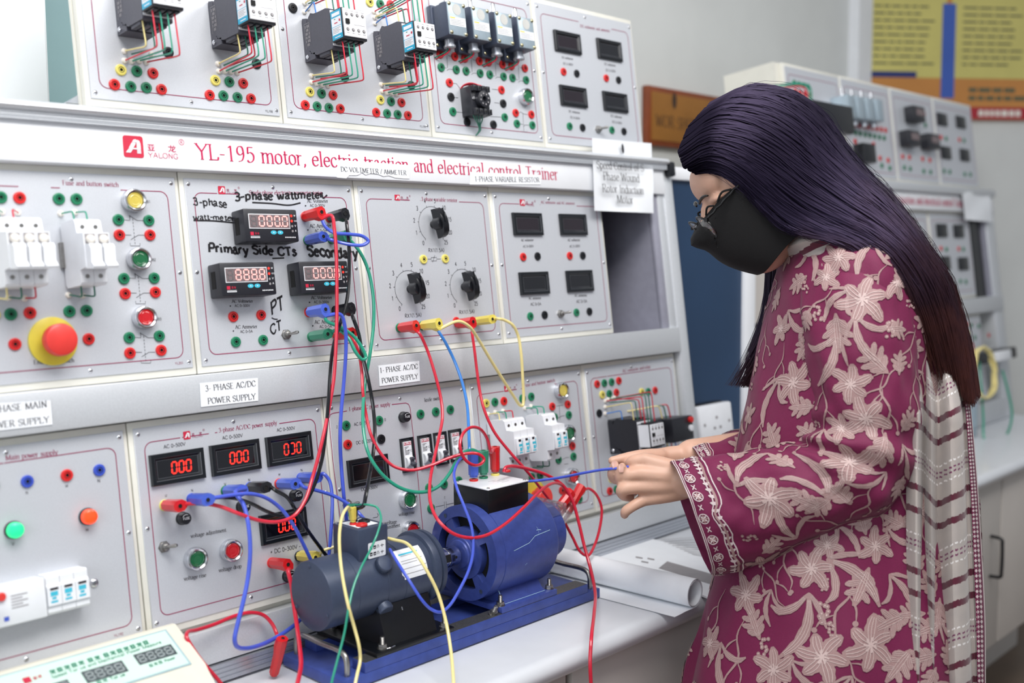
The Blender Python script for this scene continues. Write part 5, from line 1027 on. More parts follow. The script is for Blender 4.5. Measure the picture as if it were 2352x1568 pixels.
for cs in (((315, 1499), (396, 1475), (413, 1495), (332, 1523)), ((201, 1535), (288, 1508), (306, 1531), (220, 1560)), ((95, 1572), (170, 1546), (188, 1570), (112, 1598))):
    k = [face_px(*c) for c in cs]; x0 = (k[0][0]+k[3][0])/2; x1 = (k[1][0]+k[2][0])/2; v0 = (k[0][1]+k[1][1])/2; v1 = (k[2][1]+k[3][1])/2
    mb = MB(); mb.poly([FP(x0, v0, .0018), FP(x1, v0, .0018), FP(x1, v1, .0018), FP(x0, v1, .0018)], 0); dw = (x1-x0)*.15; dh = abs(v1-v0)*.62
    seg7(mb, '8888', lambda x, y: FP(x0+(x1-x0)*.08+x, v1-abs(v1-v0)*.14-y, .0021), dw, dh, dw*.55, .0022, 0, 1) if False else None
    for i in range(4):
        for sg, (p_, q_) in SEG.items():
            X0 = x0+(x1-x0)*(.07+i*.235); a0 = (X0+p_[0]*dw, v1-abs(v1-v0)*.18-p_[1]*dh/2); a1 = (X0+q_[0]*dw, v1-abs(v1-v0)*.18-q_[1]*dh/2); hx = .0011; hv = .0011/abs(yb-yt)
            mb.poly([FP(min(a0[0], a1[0])-hx, max(a0[1], a1[1])+hv, .0021), FP(max(a0[0], a1[0])+hx, max(a0[1], a1[1])+hv, .0021), FP(max(a0[0], a1[0])+hx, min(a0[1], a1[1])-hv, .0021), FP(min(a0[0], a1[0])-hx, min(a0[1], a1[1])-hv, .0021)], 1)
    part('display', mb, ['lcd_dark', 'lcd_seg'], t, 'dark four-digit display', smooth=False)
mb = MB(); k = face_px(86, 1547); s_ = .0085; hv = s_/abs(yb-yt)
mb.poly([FP(k[0]-s_/2, k[1]+hv/2, .0018), FP(k[0]+s_/2, k[1]+hv/2, .0018), FP(k[0]+s_/2, k[1]-hv/2, .0018), FP(k[0]-s_/2, k[1]-hv/2, .0018)], 0)
def ftext(s, a, b, m, th=5, hs=1.0):
    ka, kb = face_px(*a), face_px(*b); w = text_width(s); e = (kb[0]-ka[0])/w; ev = (kb[1]-ka[1])/w
    text(mb, s, lambda x, y: FP(ka[0]+e*x, ka[1]+ev*x-y*e*hs/abs(yb-yt), .0019), 'sans', m, th)
ftext('\u4e9a\u9f99', (100, 1548), (120, 1541), 0, 6); ftext('\u9f99\u4e9a\u9f99\u4e9a\u9f99 \u4e9a\u9f99 \u4e9a\u9f99\u4e9a\u9f99\u4e9a\u9f99\u4e9a', (135, 1537), (352, 1473), 1, 7, .9); ftext('Speed Torque and Mechanical Power Measure', (140, 1546), (378, 1473), 1, 4, .8)
ftext('\u4e9a\u9f99\u4e9a Power', (352, 1527), (410, 1508), 1, 5, .9); ftext('\u4e9a\u9f99 Torque', (238, 1562), (300, 1543), 1, 5, .9)
part('lettering', mb, ['logo_red', 'plug_green'], t, 'small red and green lettering', smooth=False)
# ---------------------------------------------------------------- papers on the worktop
def slab(pts, z0, z1, mb=None, m=0):
    mb = mb or MB(); return mb.prism([(p.x, p.y) for p in pts], lambda x, y: V((x, y, z0)), lambda x, y: V((x, y, z1)), m)
q = [PZ(*p, WT) for p in ((1392, 1290), (1452, 1245), (1660, 1245), (1690, 1360))]
mb = slab([PZ(1300, 1262, WT), PZ(1445, 1232, WT), PZ(1690, 1290, WT), PZ(1640, 1382, WT)], WT+.0006, WT+.004); t = solo('paper_sheets', 'flat printed white sheets beside the paper roll', 'paper', mb, 'paper', smooth=False)
mb = MB(); mb.poly([PZ(x, y, WT+.0044) for x, y in ((1515, 1308), (1535, 1292), (1655, 1325), (1640, 1345))])
for i in range(9): mb.poly([PZ(x, y, WT+.0044) for x, y in ((1520+i*9, 1243+i*4.0), (1600+i*6, 1236+i*6), (1600+i*6, 1237+i*6), (1520+i*9, 1244.2+i*4.0))])
for x, y in ((1463, 1281), (1490, 1284), (1476, 1291)): mb.poly([PZ(x+a, y+b, WT+.0044) for a, b in ((0, 0), (16, 3), (15, 6), (-1, 3))])
part('print', mb, 'seg_off', t, 'grey printed block and lines', smooth=False)
p0, p1 = V((1.3900, -.004, WT+.0245)), V((1.4060, -.303, WT+.0245)); ax = (p1-p0).normalized(); u_ = V((0, 0, 1)); v_ = ax.cross(u_)
mb = MB(); prof_o = []; nturn = 3.1
for i in range(121):
    a = -pi*0.62+2*pi*nturn*i/120; r = .0240-.0012*a/(2*pi)*1.9; prof_o.append((r*cos(a), r*sin(a)))
tail = [(.060, -.0236), (.045, -.0236), (.028, -.0232), (.014, -.0236)]
L_ = [(-x, y) for x, y in tail]+[(-c, s) for c, s in [(-.0240*sin(0), 0)] if False]
sp = []
for i in range(150):
    a = -pi/2-2*pi*2.6*i/149; r = .0240-.0010*(i/149)*2.6*1.6; sp.append((r*cos(a), r*sin(a)))
path = tail+sp
def rp(pt, s, e=0.0): return p0.lerp(p1, s)+v_*pt[0]*1+u_*pt[1]
rows = [[rp(pt, s) for pt in path] for s in (0, .5, 1)]; mb.grid(rows)
inn = []
for i, pt in enumerate(path):
    a = path[max(i-1, 0)]; b = path[min(i+1, len(path)-1)]; dx, dy = b[0]-a[0], b[1]-a[1]; l = sqrt(dx*dx+dy*dy); inn.append((pt[0]-dy/l*.0006*(-1), pt[1]+dx/l*.0006*(-1)))
rows2 = [[rp(pt, s) for pt in inn] for s in (0, .5, 1)]; mb.grid(rows2)
for s_ in (0, 2): mb.strip(rows[s_], rows2[s_])
solo('paper_roll', 'thick roll of white paper lying across the worktop edge', 'paper roll', mb, 'paper', ang=60)
# ================================================================ patch cables (panel space: x, y in photo pixels, third number = distance out of the panels)
TILT[0] = True
OUTV = V((0, -1, 0)); UPP = (TP3 @ V((0, 0, 1))).normalized()
def plug(pn, pos, d, down, col, ln=.0415, stub=True, slim=1.0):
    """stackable 4 mm plug: collar, eight-sided body thickening to the rear, socket hole in the end; returns the wire exit"""
    pos, d = V(pos), V(d).normalized(); dn = (V(down)-d*V(down).dot(d)).normalized(); w = d.cross(dn)
    def R_(h, a, b, c): # ring of the body: half height a (up), b (down), half width c
        return [pos+d*h+dn*y*slim+w*x*slim for x, y in ((-c*.45, -a), (c*.45, -a), (c, -a*.45), (c, b*.5), (c*.45, b), (-c*.45, b), (-c, b*.5), (-c, -a*.45))]
    mb = MB(); mb.grid([R_(.0015, .0058, .0058, .0058), R_(.0045, .0058, .0058, .0058), R_(.0050, .0076, .0074, .0072), R_(ln*.60, .0080, .0084, .0074), R_(ln*.84, .0082, .0118, .0076), R_(ln, .0082, .0104, .0074)], 0, True)
    o = len(mb.v)-8; mb.f.append(tuple(range(o, o+8))); mb.m.append(0); o2 = len(mb.v)-48; mb.f.append(tuple(range(o2, o2+8))[::-1]); mb.m.append(0)
    T = Matrix.Translation(pos+d*ln) @ d.to_track_quat('Z', 'Y').to_matrix().to_4x4()
    mb.lathe([(.0040*slim, 0), (.0040*slim, .0007), (.0029*slim, .0008), (.0028*slim, .0003), (0, .0003)], T, 16, 0, [0, 0, 1, 1])
    part('plug', mb, [col, 'hole'], pn, col.replace('plug_', '')+' plug', ang=25)
    return pos+d*(ln*.93)+dn*.0090*slim
NAMES = {}
def cable(label, col, a=None, way='', b=None, r=.0026, group='patch cables', cat='cable', Y=-.07, pcol=None, start=None, end=None):
    """a, b: (x, y, stack, colour) for a plug in a panel socket, or a dict with its own position and direction"""
    pts = []; y = Y
    for w in way.split():
        c = [float(v) for v in w.split(',')]
        if len(c) > 2: y = c[2]
        pts.append(P(c[0], c[1], y))
    mid = pts[len(pts)//2]; t = thing('patch_cable', label, cat, mid, group)
    def do(pl, nxt):
        if pl is None: return None
        if isinstance(pl, dict): return plug(t, pl['pos'], pl['dir'], pl.get('down', (1, 0, 0)), pl['col'], pl.get('ln', .0415), slim=pl.get('slim', 1.0))
        x, yy, st, c = pl[:4]; pos = P(x, yy, YP-.001-.0385*st); dn = pl[4] if len(pl) > 4 else (0.2, 0, -1); return plug(t, pos, OUTV, dn, c)
    e0 = do(a, pts[0]); e1 = do(b, pts[-1])
    if e0 is not None: pts = [e0]+pts
    if e1 is not None: pts = pts+[e1]
    mb = MB(); mb.tube(spline(pts, 7), r, 9); part('cord', mb, col, t, col.replace('wire_', '').replace('dk', 'dark ')+' cord'); return t
RD, BL, GN, YL, BK = 'wire_red', 'wire_blue', 'wire_green', 'wire_yellow', 'wire_black'
pr, pb, pg, py_, pk = 'plug_red', 'plug_blue', 'plug_green', 'plug_yellow', 'plug_black'
cable('long red cable from the top right of the lit meter panel to socket U', RD, (696, 495, 1, pr), '757,492,-.088 764,525,-.092 768,580 769,640,-.09 769,720,-.085 767,790 762,870,-.08 749,950 732,1030,-.085 715,1095 697,1152,-.09 672,1187 636,1200 595,1197,-.085 545,1180 505,1164,-.07 470,1157 445,1156,-.055', (379, 1159, 0, pr, (1, 0, .1)))
cable('black cable from the top right of the lit meter panel to the first socket N', BK, (752, 497, 0, pk), '792,510,-.055 797,560,-.06 797,640 791,695,-.068 776,745,-.07 762,790 754,850,-.072 750,920,-.08 744,990 735,1060,-.076 716,1122 697,1158,-.07 672,1180 642,1186,-.062 610,1176 575,1158 540,1146,-.05 505,1143', (439.5, 1146, 0, pk, (1, 0, .1)))
cable('blue cable looping between two plugs right of the upper lit meter', 'wire_blue', (696, 495, 0, pb), '745,520,-.05 765,532,-.06 800,535,-.068 830,540,-.07 842,551,-.072 830,560,-.07 800,559,-.064 772,553,-.056 755,548', (701, 550, 0, pb, (1, 0, -.2)))
cable('green cable from the upper ammeter sockets to the black motor box', GN, (756, 547, 0, pg), '800,550,-.04 823,577,-.045 842,620,-.048 853,680 854,740,-.05 846,810,-.055 836,870 830,930,-.07 831,990,-.09 843,1045,-.105 872,1090,-.115 915,1123,-.12 965,1134,-.125 1003,1122,-.13 1030,1092 1047,1062 1063,1043,-.125 1083,1036 1103,1045', dict(pos=TPI @ (TBX[1]+V((0, 0, .004))), dir=UPP, down=(-1, 0, .0), col=pg, ln=.040))
cable('blue cable hanging from the lower lit meter to behind the generator', 'wire_blue', (704, 716, 1, pb), '778,722,-.082 788,752,-.08 790,800,-.075 785,880,-.07 779,950 777,1010 780,1075,-.062 786,1140 792,1190,-.05 796,1240,-.04', None, .0028)
cable('black cable hanging from the lower lit meter to the generator box', BK, (765, 712, 0, pk), '806,728,-.05 819,765,-.055 828,815,-.06 841,870,-.065 852,930 857,990,-.075 853,1045,-.09 845,1095,-.11 836,1145,-.13 831,1165', dict(pos=TPI @ V((.8985, -.0760, .984)), dir=UPP, down=(-.3, 0, 0), col=pk, ln=.018, slim=.6), .0028)
cable('green cable looping between two plugs right of the lower lit meter', GN, (704, 716, 0, pg), '745,736,-.048 780,752,-.06 808,772,-.066 828,800,-.07 836,822,-.072 828,826 812,808,-.07 795,775,-.062 772,757,-.052', (710, 772, 0, pg, (1, 0, .3)))
cable('red cable making a small loop above the motor box', RD, (767, 769, 0, pr), '806,778,-.05 818,805,-.055 826,850 829,900,-.065 836,950 848,1000,-.08 870,1043,-.09 900,1073,-.1 940,1083,-.11 985,1073,-.12 1030,1055,-.13 1068,1045,-.14 1098,1046,-.148 1111,1058,-.15 1102,1070 1082,1070,-.155 1064,1055 1055,1028 1061,1000,-.15 1080,984,-.145 1102,988,-.14 1118,1010,-.135 1126,1040,-.13', dict(pos=TPI @ (TBX[2]+V((0, 0, .004))), dir=UPP, down=(-.6, -.4, 0), col=pr, ln=.042), .0024)
cable('red cable from the first socket under the resistor knobs to the tilted red plugs', RD, (914, 752, 0, pr), '960,765,-.048 977,800,-.05 995,855,-.06 1010,915,-.07 1014,960,-.08 1005,1010,-.095 993,1065,-.115 985,1115,-.14 987,1160,-.165 1003,1197,-.185 1035,1227,-.198 1072,1239,-.202 1115,1234,-.2 1160,1208,-.195 1205,1168,-.185 1240,1133,-.165 1270,1114,-.145 1291,1117,-.13 1301,1130,-.122', dict(pos=TPI @ PW(1283, 1172, -.105), dir=TP3 @ (PW(1318, 1130, -.105)-PW(1283, 1172, -.105)), down=(-.5, 0, .6), col=pr, ln=.040), .0025)
cable('blue cable from the second socket under the resistor knobs to the motor box', 'wire_sky', (966, 747, 0, pb), '1003,757,-.05 1020,785,-.055 1042,830,-.06 1060,880,-.07 1071,930,-.085 1075,985,-.1 1077,1040,-.125', dict(pos=TPI @ (TBX[0]+V((0, 0, .004))), dir=UPP, down=(.1, .5, 0), col=pb, ln=.042), .0025)
cable('yellow cable hanging in a sharp V below the resistor knobs', YL, (966, 747, 1, py_), '1050,737,-.09 1075,748,-.09 1098,780,-.08 1125,825,-.07 1155,873,-.06 1182,915,-.05 1194,932,-.045 1201,933 1203,918 1201,870,-.05 1197,810,-.055 1190,770 1177,745,-.058 1158,734,-.055 1145,731', (1091, 737, 0, py_, (1, 0, .1)))
cable('red cable from the third socket under the resistor knobs looping below the tilted plugs', RD, (1046, 743, 0, pr), '1083,762,-.048 1088,800,-.05 1094,850,-.055 1101,900,-.06 1112,945,-.07 1135,995,-.08 1170,1040,-.09 1210,1085,-.1 1250,1135,-.09 1290,1190,-.09 1315,1235,-.1 1335,1272,-.11 1352,1280,-.115 1368,1255 1381,1210,-.12 1384,1170,-.122 1372,1140 1355,1126,-.12', dict(pos=TPI @ PW(1313, 1165, -.100), dir=TP3 @ (PW(1342, 1112, -.100)-PW(1313, 1165, -.100)), down=(1, 0, -.4), col=pr, ln=.040), .0025)
cable('red cable running from the motor box down past the worktop edge', RD, None, '1158,1088,-.135 1160,1079 1175,1074,-.13 1215,1081,-.125 1260,1096,-.125 1296,1120,-.13 1316,1152,-.135 1330,1200,-.14 1343,1255,-.15 1358,1310,-.17 1368,1360,-.2 1366,1410,-.26 1359,1470,-.31 1356,1520,-.315 1359,1600,-.31', None, .0028)
cable('blue cable from socket V dropping in a loop in front of the lower panel', 'wire_blue', (516, 1127, 0, pb, (1, 0, .2)), '538,1132,-.06 556,1158,-.075 568,1205,-.09 573,1265,-.095 569,1325 558,1385,-.1 546,1435 541,1465,-.1 546,1481,-.095 570,1486,-.08 605,1477,-.065 645,1457,-.05 680,1432,-.04 700,1412,-.035', None, .0029)
cable('blue cable from the paired plug beside socket V running behind the generator', 'wire_blue', (439.5, 1146, 1, pb, (1, 0, .1)), '530,1138,-.08 570,1135,-.08 610,1146,-.075 645,1173,-.07 672,1210 693,1250,-.065 710,1285,-.06 722,1310,-.05', None)
cable('blue cable from socket W running to the generator box', 'wire_blue', (637, 1112, 0, pb, (1, 0, .1)), '695,1121,-.052 725,1129,-.055 762,1141,-.06 797,1161,-.07 822,1183,-.08 834,1196,-.09', None)
cable('blue cable from the last socket N dropping beside the panel seam', 'wire_blue', (686.5, 1099, 0, pb, (1, 0, .2)), '738,1090,-.05 752,1105,-.055 759,1140,-.058 759,1190 756,1240,-.055 752,1290,-.05', None)
cable('black cable from the middle socket N running behind the generator', BK, (570, 1119.5, 0, pk, (1, 0, .1)), '628,1127,-.05 655,1143,-.055 675,1172,-.058 695,1207 718,1240,-.055 742,1272,-.05 755,1290', None)
cable('red cable from the plus socket falling past the generator and base plate', RD, (622, 1293, 0, pr, (.6, 0, -1)), '660,1312,-.05 668,1345,-.055 674,1390,-.06 682,1440,-.08 689,1490,-.12 692,1525,-.15 686,1560,-.18 676,1600,-.2', None, .0030)
cable('yellow cable from the minus socket to the generator box', YL, (684, 1278, 0, py_, (1, 0, .2)), '740,1267,-.05 760,1260,-.055 785,1253,-.06', None, .0022)
cable('loose red cable lying left of the base plate with its plug on the worktop', RD, None, '540,1600,-.09 505,1555,-.085 470,1515,-.08 445,1480,-.075 433,1458,-.07 436,1447,-.06 455,1443,-.045 495,1431,-.03 540,1413,-.025 575,1406 605,1412 625,1432,-.03 637,1458,-.04', dict(pos=TPI @ (PZ(630, 1548, .786)), dir=TP3 @ ((PW(650, 1466, -.07)+V((0, 0, 0)))-PZ(630, 1548, .786)), down=(-1, 0, .1), col=pr, ln=.062, slim=.85), .0026)
cable('thin cream yellow cable crossing in front of the grey generator', YL, dict(pos=TPI @ V((.886, -.0895, .985)), dir=UPP, down=(-1, -.2, 0), col=py_, ln=.022, slim=.62), '793,1170,-.16 783,1188,-.168 777,1225,-.175 778,1275,-.185 785,1330,-.2 798,1392,-.215 812,1440 824,1485,-.22 827,1515 820,1550,-.23 810,1600,-.24', None, .0021)
cable('thin green cable crossing in front of the grey generator', GN, dict(pos=TPI @ V((.8955, -.0740, .985)), dir=UPP, down=(.8, -.3, 0), col=pg, ln=.022, slim=.62), '846,1163,-.145 862,1168,-.15 872,1190,-.16 867,1220,-.17 850,1262,-.18 828,1305,-.195 810,1350,-.205 799,1400,-.215 790,1455 775,1515,-.22 762,1568,-.225 755,1610', None, .0016)
cable('cream yellow cable bowing over the right end of the generator to the worktop edge', YL, None, '888,1240,-.13 905,1244,-.14 930,1251,-.16 955,1277,-.19 982,1320,-.205 1005,1367,-.21 1022,1425,-.22 1034,1490,-.24 1041,1560,-.27 1044,1620,-.29', None, .0024)
cable('blue cable hanging in a deep loop between generator and motor box', 'wire_blue', None, '893,1265,-.14 912,1297,-.17 940,1340,-.19 968,1382,-.2 990,1403 1010,1409,-.205 1030,1396 1055,1357,-.205 1077,1310,-.205 1086,1265,-.203 1082,1215,-.2 1066,1170,-.19 1048,1125,-.175 1041,1092,-.155 1050,1065,-.14 1062,1050,-.13', None, .0022)
cable('blue cable stretched from the motor box to the hands', 'wire_blue', None, '1200,1110,-.13 1240,1107,-.15 1290,1100,-.19 1340,1090,-.24 1385,1082,-.28 1415,1079,-.305 1440,1076,-.315 1460,1072,-.32', None, .0022)
TILT[0] = False
# clear sleeves under the tilted plugs
for (x0, y0, x1, y1) in ((1256, 1206, 1281, 1174), (1292, 1197, 1312, 1167)):
    a_ = PW(x0, y0, -.103); b_ = PW(x1, y1, -.103); d = (b_-a_).normalized(); T = Matrix.Translation(a_) @ d.to_track_quat('Z', 'Y').to_matrix().to_4x4(); L_ = (b_-a_).length
    mb = MB().lathe([(.0088, -.006), (.0088, L_), (.0078, L_+.0005), (.0070, L_-.004), (.0070, -.006)], T, 20); part('clear_sleeve', mb, 'clear_plastic', tb, 'clear plastic terminal sleeve')
    mb = MB().lathe([(.0072, L_-.012), (.0074, L_+.001), (.005, L_+.002), (0, L_+.002)], T, 24)
    for k in range(20): mb.box((.0070, -.0003, L_-.010), (.0077, .0003, L_), 0, T @ Matrix.Rotation(2*pi*k/20, 4, 'Z'))
    part('binding_post', mb, 'plug_red', tb, 'ribbed red binding post')
# ================================================================ background: board, outlet, far trainer, plaque, poster
# dark blue board with white frame standing between the two trainers
b0 = PW(1538, 420, .10); b1 = PW(1706, 900, .10)
mat('board_blue', (30, 58, 90), 0.5, 0, (4, 0.10))
t = thing('display_board', 'tall dark blue board in a white aluminium frame beyond the trainer', 'board', ((1.9+2.19)/2, .11, WT))
mb = MB().box((1.882, .10, .784), (2.178, .118, 1.507)); part('blue_panel', mb, 'board_blue', t, 'dark blue surface', smooth=False)
mb = MB(); mb.bevbox((2.178, .09, .784), (2.225, .125, 1.535), .004); mb.bevbox((1.868, .09, 1.507), (2.178, .125, 1.535), .004); part('board_frame', mb, 'white_paint', t)
t = thing('white_cabinet', 'plain pale grey cabinet side standing behind the person', 'cabinet', (2.33, .30, WT))
mb = MB().bevbox((2.235, .13, .784), (2.44, .5, 1.50), .004); part('body', mb, 'cabinet_greige', t); mb = MB().box((2.26, .126, 1.165), (2.33, .132, 1.175)); part('slot_handle', mb, 'black', t)
# UK style wall outlet block
TILT[0] = True
q = [P(x, y, .0) for x, y in ((1600, 932), (1679, 940), (1680, 1018), (1602, 1008))]
x0, x1, z0, z1 = 1.886, 2.012, .942, 1.024
t = thing('wall_outlet', 'white double wall outlet box at the end of the rack', 'outlet', ((x0+x1)/2, .0, z0))
mb = MB().bevbox((x0, -.012, z0), (x1, .012, z1), .005); part('body', mb, 'white_plastic', t); mb = MB().bevbox((x0-.002, .012, z0-.003), (x1+.002, .040, z1+.003), .003); part('back_box', mb, 'black', t, 'black mounting box')
mb = MB(); 
for x in (x0+.016, x1-.016): mb.lathe([(.004, .012), (.003, .0130), (0, .0132)], Matrix.Translation((x, 0, (z0+z1)/2)) @ OUT, 12)
cx = (x0+x1)/2
for dx, dz in ((0, .012), (-.011, -.010), (.011, -.010)): mb.box((cx+dx-.004, -.0125, (z0+z1)/2+dz-.003), (cx+dx+.004, -.0118, (z0+z1)/2+dz+.003))
part('sockets', mb, 'seg_off', t, 'grey pin slots and screws', smooth=False)
# far trainer
Y2 = .03
t2 = thing('trainer_rack', 'far trainer rack of the same kind, blurred behind the person', 'rack', (3.1, .1, .784))
mb = MB(); mb.box((2.44, Y2+.012, 1.55), (3.70, Y2+.16, 1.845)); mb.box((2.44, Y2+.012, .784), (3.56, Y2+.16, 1.55)); part('cabinet_back', mb, 'cream', t2)
mb = MB().bevbox((3.69, Y2-.012, .786), (3.77, Y2+.16, 1.545), .004); part('end_post', mb, 'alu', t2)
mb = MB().bevbox((2.44, Y2-.030, 1.530), (3.76, Y2+.01, 1.556), .006); part('upper_rail', mb, 'alu', t2)
mb = MB().bevbox((2.44, Y2-.018, 1.4776), (3.76, Y2+.01, 1.5285), .002); sb2 = part('sign_board', mb, 'white_paint', t2)
mb = MB(); text_at(mb, 'YL-195 motor, electric traction and electrical control Trainer', V((2.72, Y2-.019, 1.493)), V((3.52, Y2-.019, 1.493)), 'serif', 0, 1.0); part('lettering', mb, 'sign_red', sb2, smooth=False)
mb = MB().bevbox((2.44, Y2-.018, 1.147), (3.76, Y2+.01, 1.198), .002); part('ledge', mb, 'alu', t2)
mb = MB().bevbox((2.44, Y2-.014, .786), (3.69, Y2+.01, .856), .002); part('skirting', mb, 'alu', t2)
mb = MB(); mb.box((3.58, Y2-.002, 1.198), (3.66, Y2+.010, 1.4776), 0); mb.box((3.66, Y2-.010, 1.198), (3.69, Y2+.01, 1.4776), 1); part('open_bay', mb, ['bezel', 'bay_grey'], t2, 'dark empty module bay')
def far_panel(label, x0, x1, z0, z1, title_=None):
    pn = thing('control_panel', label, 'control panel', ((x0+x1)/2, Y2, z0), 'control panels of the far trainer')
    mb = MB().bevbox((x0+.001, Y2-.0002, z0-.009), (x1-.001, Y2+.012, z1+.008), .001); part('frame', mb, 'cream', pn)
    mb = MB().box((x0+.0075, Y2-.002, z0), (x1-.006, Y2, z1)); part('face_plate', mb, 'plate', pn, smooth=False)
    mb = MB(); stroke(mb, rrect(x0+.02, x1-.019, z0+.015, z1-.02, .011), .0012, 0, Y2-.0025, True); part('printed_border', mb, 'print_red', pn, smooth=False); return pn
def fsock(pn, k, x, y): return sock(pn, k, P(x, y, Y2-.002))
def fmeter(pn, x, y, w, h, m='bezel', dp=.006):
    c = P(x, y, Y2-.002); mb = MB().bevbox((c.x-w/2, Y2-.002-dp, c.z-h/2), (c.x+w/2, Y2-.002, c.z+h/2), .002); b = part('panel_meter', mb, m, pn, 'dark meter'); return b, c
FX = [2.462, 2.762, 3.070, 3.375, 3.690]
A2 = far_panel('far upper panel with red and green sockets and a black contactor', FX[0], FX[1], *PZ0['t'])
for i in range(4): fsock(A2, 'g', 1823+i*10.5, 191+i*3); fsock(A2, 'r', 1826+i*10.5, 210+i*3)
B2_ = far_panel('far upper panel with pale limit switches and a relay base', FX[1], FX[2], *PZ0['t'])
for i in range(8): fsock(B2_, 'r', 1962+i*9.6, 288+i*2.0); fsock(B2_, 'g', 1952+i*10.6, 304+i*2.2)
for k, x, y in (('r', 1962, 326), ('r', 2003, 334), ('r', 2018, 365), ('r', 2036, 370), ('g', 2022, 382), ('g', 2040, 388)): fsock(B2_, k, x, y)
C2 = far_panel('far upper panel with three deep black meters', FX[2], FX[3], *PZ0['t'])
for x, y in ((2083, 270), (2073, 324), (2118, 332)):
    b, c = fmeter(C2, x, y, .082, .046, 'dark_plastic', .030); mb = MB().box((c.x-.022, Y2-.0330, c.z-.006), (c.x+.030, Y2-.0322, c.z+.014)); part('screen', mb, 'meter_window', b, smooth=False)
for k, x, y in (('r', 2113, 266), ('g', 2117, 292), ('r', 2068, 362), ('r', 2083, 364), ('r', 2112, 368), ('r', 2128, 371), ('g', 2072, 387), ('g', 2085, 390), ('g', 2115, 396), ('g', 2130, 398)): fsock(C2, k, x, y)
D2 = far_panel('far upper panel with four small dark meters, at the end of its row', FX[3], FX[4], *PZ0['t'])
for x, y in ((2152, 280), (2193, 287), (2162, 355), (2203, 361)): fmeter(D2, x, y, .072, .040)
for k, x, y in (('r', 2152, 320), ('g', 2163, 323), ('r', 2192, 326), ('g', 2202, 328), ('g', 2160, 396), ('g', 2172, 398), ('g', 2205, 404), ('g', 2217, 405)): fsock(D2, k, x, y)
E2 = far_panel('far middle panel with small dark meters, behind the long hair', 3.255, 3.575, *PZ0['m'])
for x, y in ((2155, 531), (2192, 533), (2163, 605), (2203, 607)): fmeter(E2, x, y, .075, .042)
for k, x, y in (('r', 2155, 572), ('g', 2167, 574), ('r', 2194, 573), ('g', 2204, 574), ('g', 2198, 647), ('g', 2210, 648)): fsock(E2, k, x, y)
far_panel('far middle panel mostly hidden behind the hair', 2.95, 3.25, *PZ0['m'])
G2 = far_panel('far lower panel with colourful sockets behind the yellow cable coil', 3.28, 3.585, *PZ0['b'])
for k, x, y in (('r', 2212, 745), ('g', 2222, 747), ('g', 2238, 749), ('y', 2215, 765), ('r', 2260, 770), ('g', 2230, 775)): fsock(G2, k, x, y)
far_panel('far lower panel mostly hidden behind the scarf', 2.975, 3.275, *PZ0['b'])
def far_block(name, label, cat, x0, y0, x1, y1, d0, d1, m, parts_=()):
    a = P(x0, y1, Y2-d1); b = P(x1, y0, Y2-d1); t = thing(name, label, cat, ((a.x+b.x)/2, Y2-d0, a.z)); mb = MB().bevbox((a.x, Y2-d1, a.z), (b.x, Y2-d0, b.z), .004); part('body', mb, m, t); return t, a, b
t, a, b = far_block('contactor', 'black contactor on the far upper panel, beside the top of the head', 'contactor', 1872, 247, 1956, 292, .0022, .085, 'black')
for i in range(3): wire(t, [V((a.x+.02+i*.012, Y2-.06, b.z-.002)), V((a.x+.015+i*.012, Y2-.06, b.z+.035+i*.004)), V((a.x-.06, Y2-.02, b.z+.030+i*.006)), V((a.x-.075, Y2-.002, b.z+.020+i*.008))], ('wire_red', 'wire_green', 'wire_green')[i], .002)
for i in range(4): wire(t, [V((a.x+.035+i*.014, Y2-.07, a.z+.002)), V((a.x+.035+i*.014, Y2-.066, a.z-.03)), V((a.x+.02+i*.01, Y2-.002, a.z-.05))], ('wire_green', 'wire_green', 'wire_yellow', 'wire_blue')[i], .002)
for i in range(4):
    x = 1948+i*21.5; a = P(x, 270+i*3, Y2-.05); b = P(x+18, 205+i*5.5, Y2-.05)
    tt = thing('limit_switch', 'pale limit switch on the far upper panel, %s beside the hair' % ('leftmost', 'second from the left', 'third from the left', 'rightmost')[i], 'limit switch', (a.x, Y2-.002, a.z), 'limit switches on the far panel')
    mb = MB().bevbox((a.x, Y2-.050, a.z), (a.x+.042, Y2-.002, a.z+.062), .003); part('body', mb, 'limit_face', tt); mb = MB().lathe([(.010, .06), (.010, .068), (.0045, .069), (.0045, .085), (0, .086)], Matrix.Translation((a.x+.021, Y2-.026, a.z)), 14); part('plunger', mb, 'chrome', tt)
    mb = MB().lathe([(.009, .001), (.009, -.014), (0, -.015)], Matrix.Translation((a.x+.021, Y2-.026, a.z)), 14); part('cable_gland', mb, 'ridge_alu', tt)
t, a, b = far_block('relay_base', 'black relay base on the far upper panel', 'relay socket', 1986, 332, 2008, 372, .0022, .035, 'black')
t, a, b = far_block('contactor', 'black contactor with white front on the far lower panel, right of the yellow coil', 'contactor', 2212, 795, 2320, 845, .0022, .060, 'black')
mb = MB().bevbox((P(2275, 800, Y2-.07).x, Y2-.075, a.z+.002), (P(2305, 800, Y2-.07).x, Y2-.058, b.z-.004), .002); part('front_plate', mb, 'white_plastic', t, 'white front plate')
for i in range(4): wire(t, [V((a.x+.04+i*.03, Y2-.03, b.z)), V((a.x+.04+i*.03, Y2-.035, b.z+.03)), V((a.x+.02+i*.03, Y2-.002, b.z+.04))], ('wire_yellow', 'wire_green', 'wire_red', 'wire_red')[i], .0025)
mb = MB(); ring = []
for k in range(75):
    a_ = 2*pi*k/24; c_ = P(2250, 855, Y2-.095); ring.append(c_+V((.085*cos(a_)+.004*sin(k*.4), .006*sin(k*.7), .080*sin(a_)+.004*cos(k*.3))))
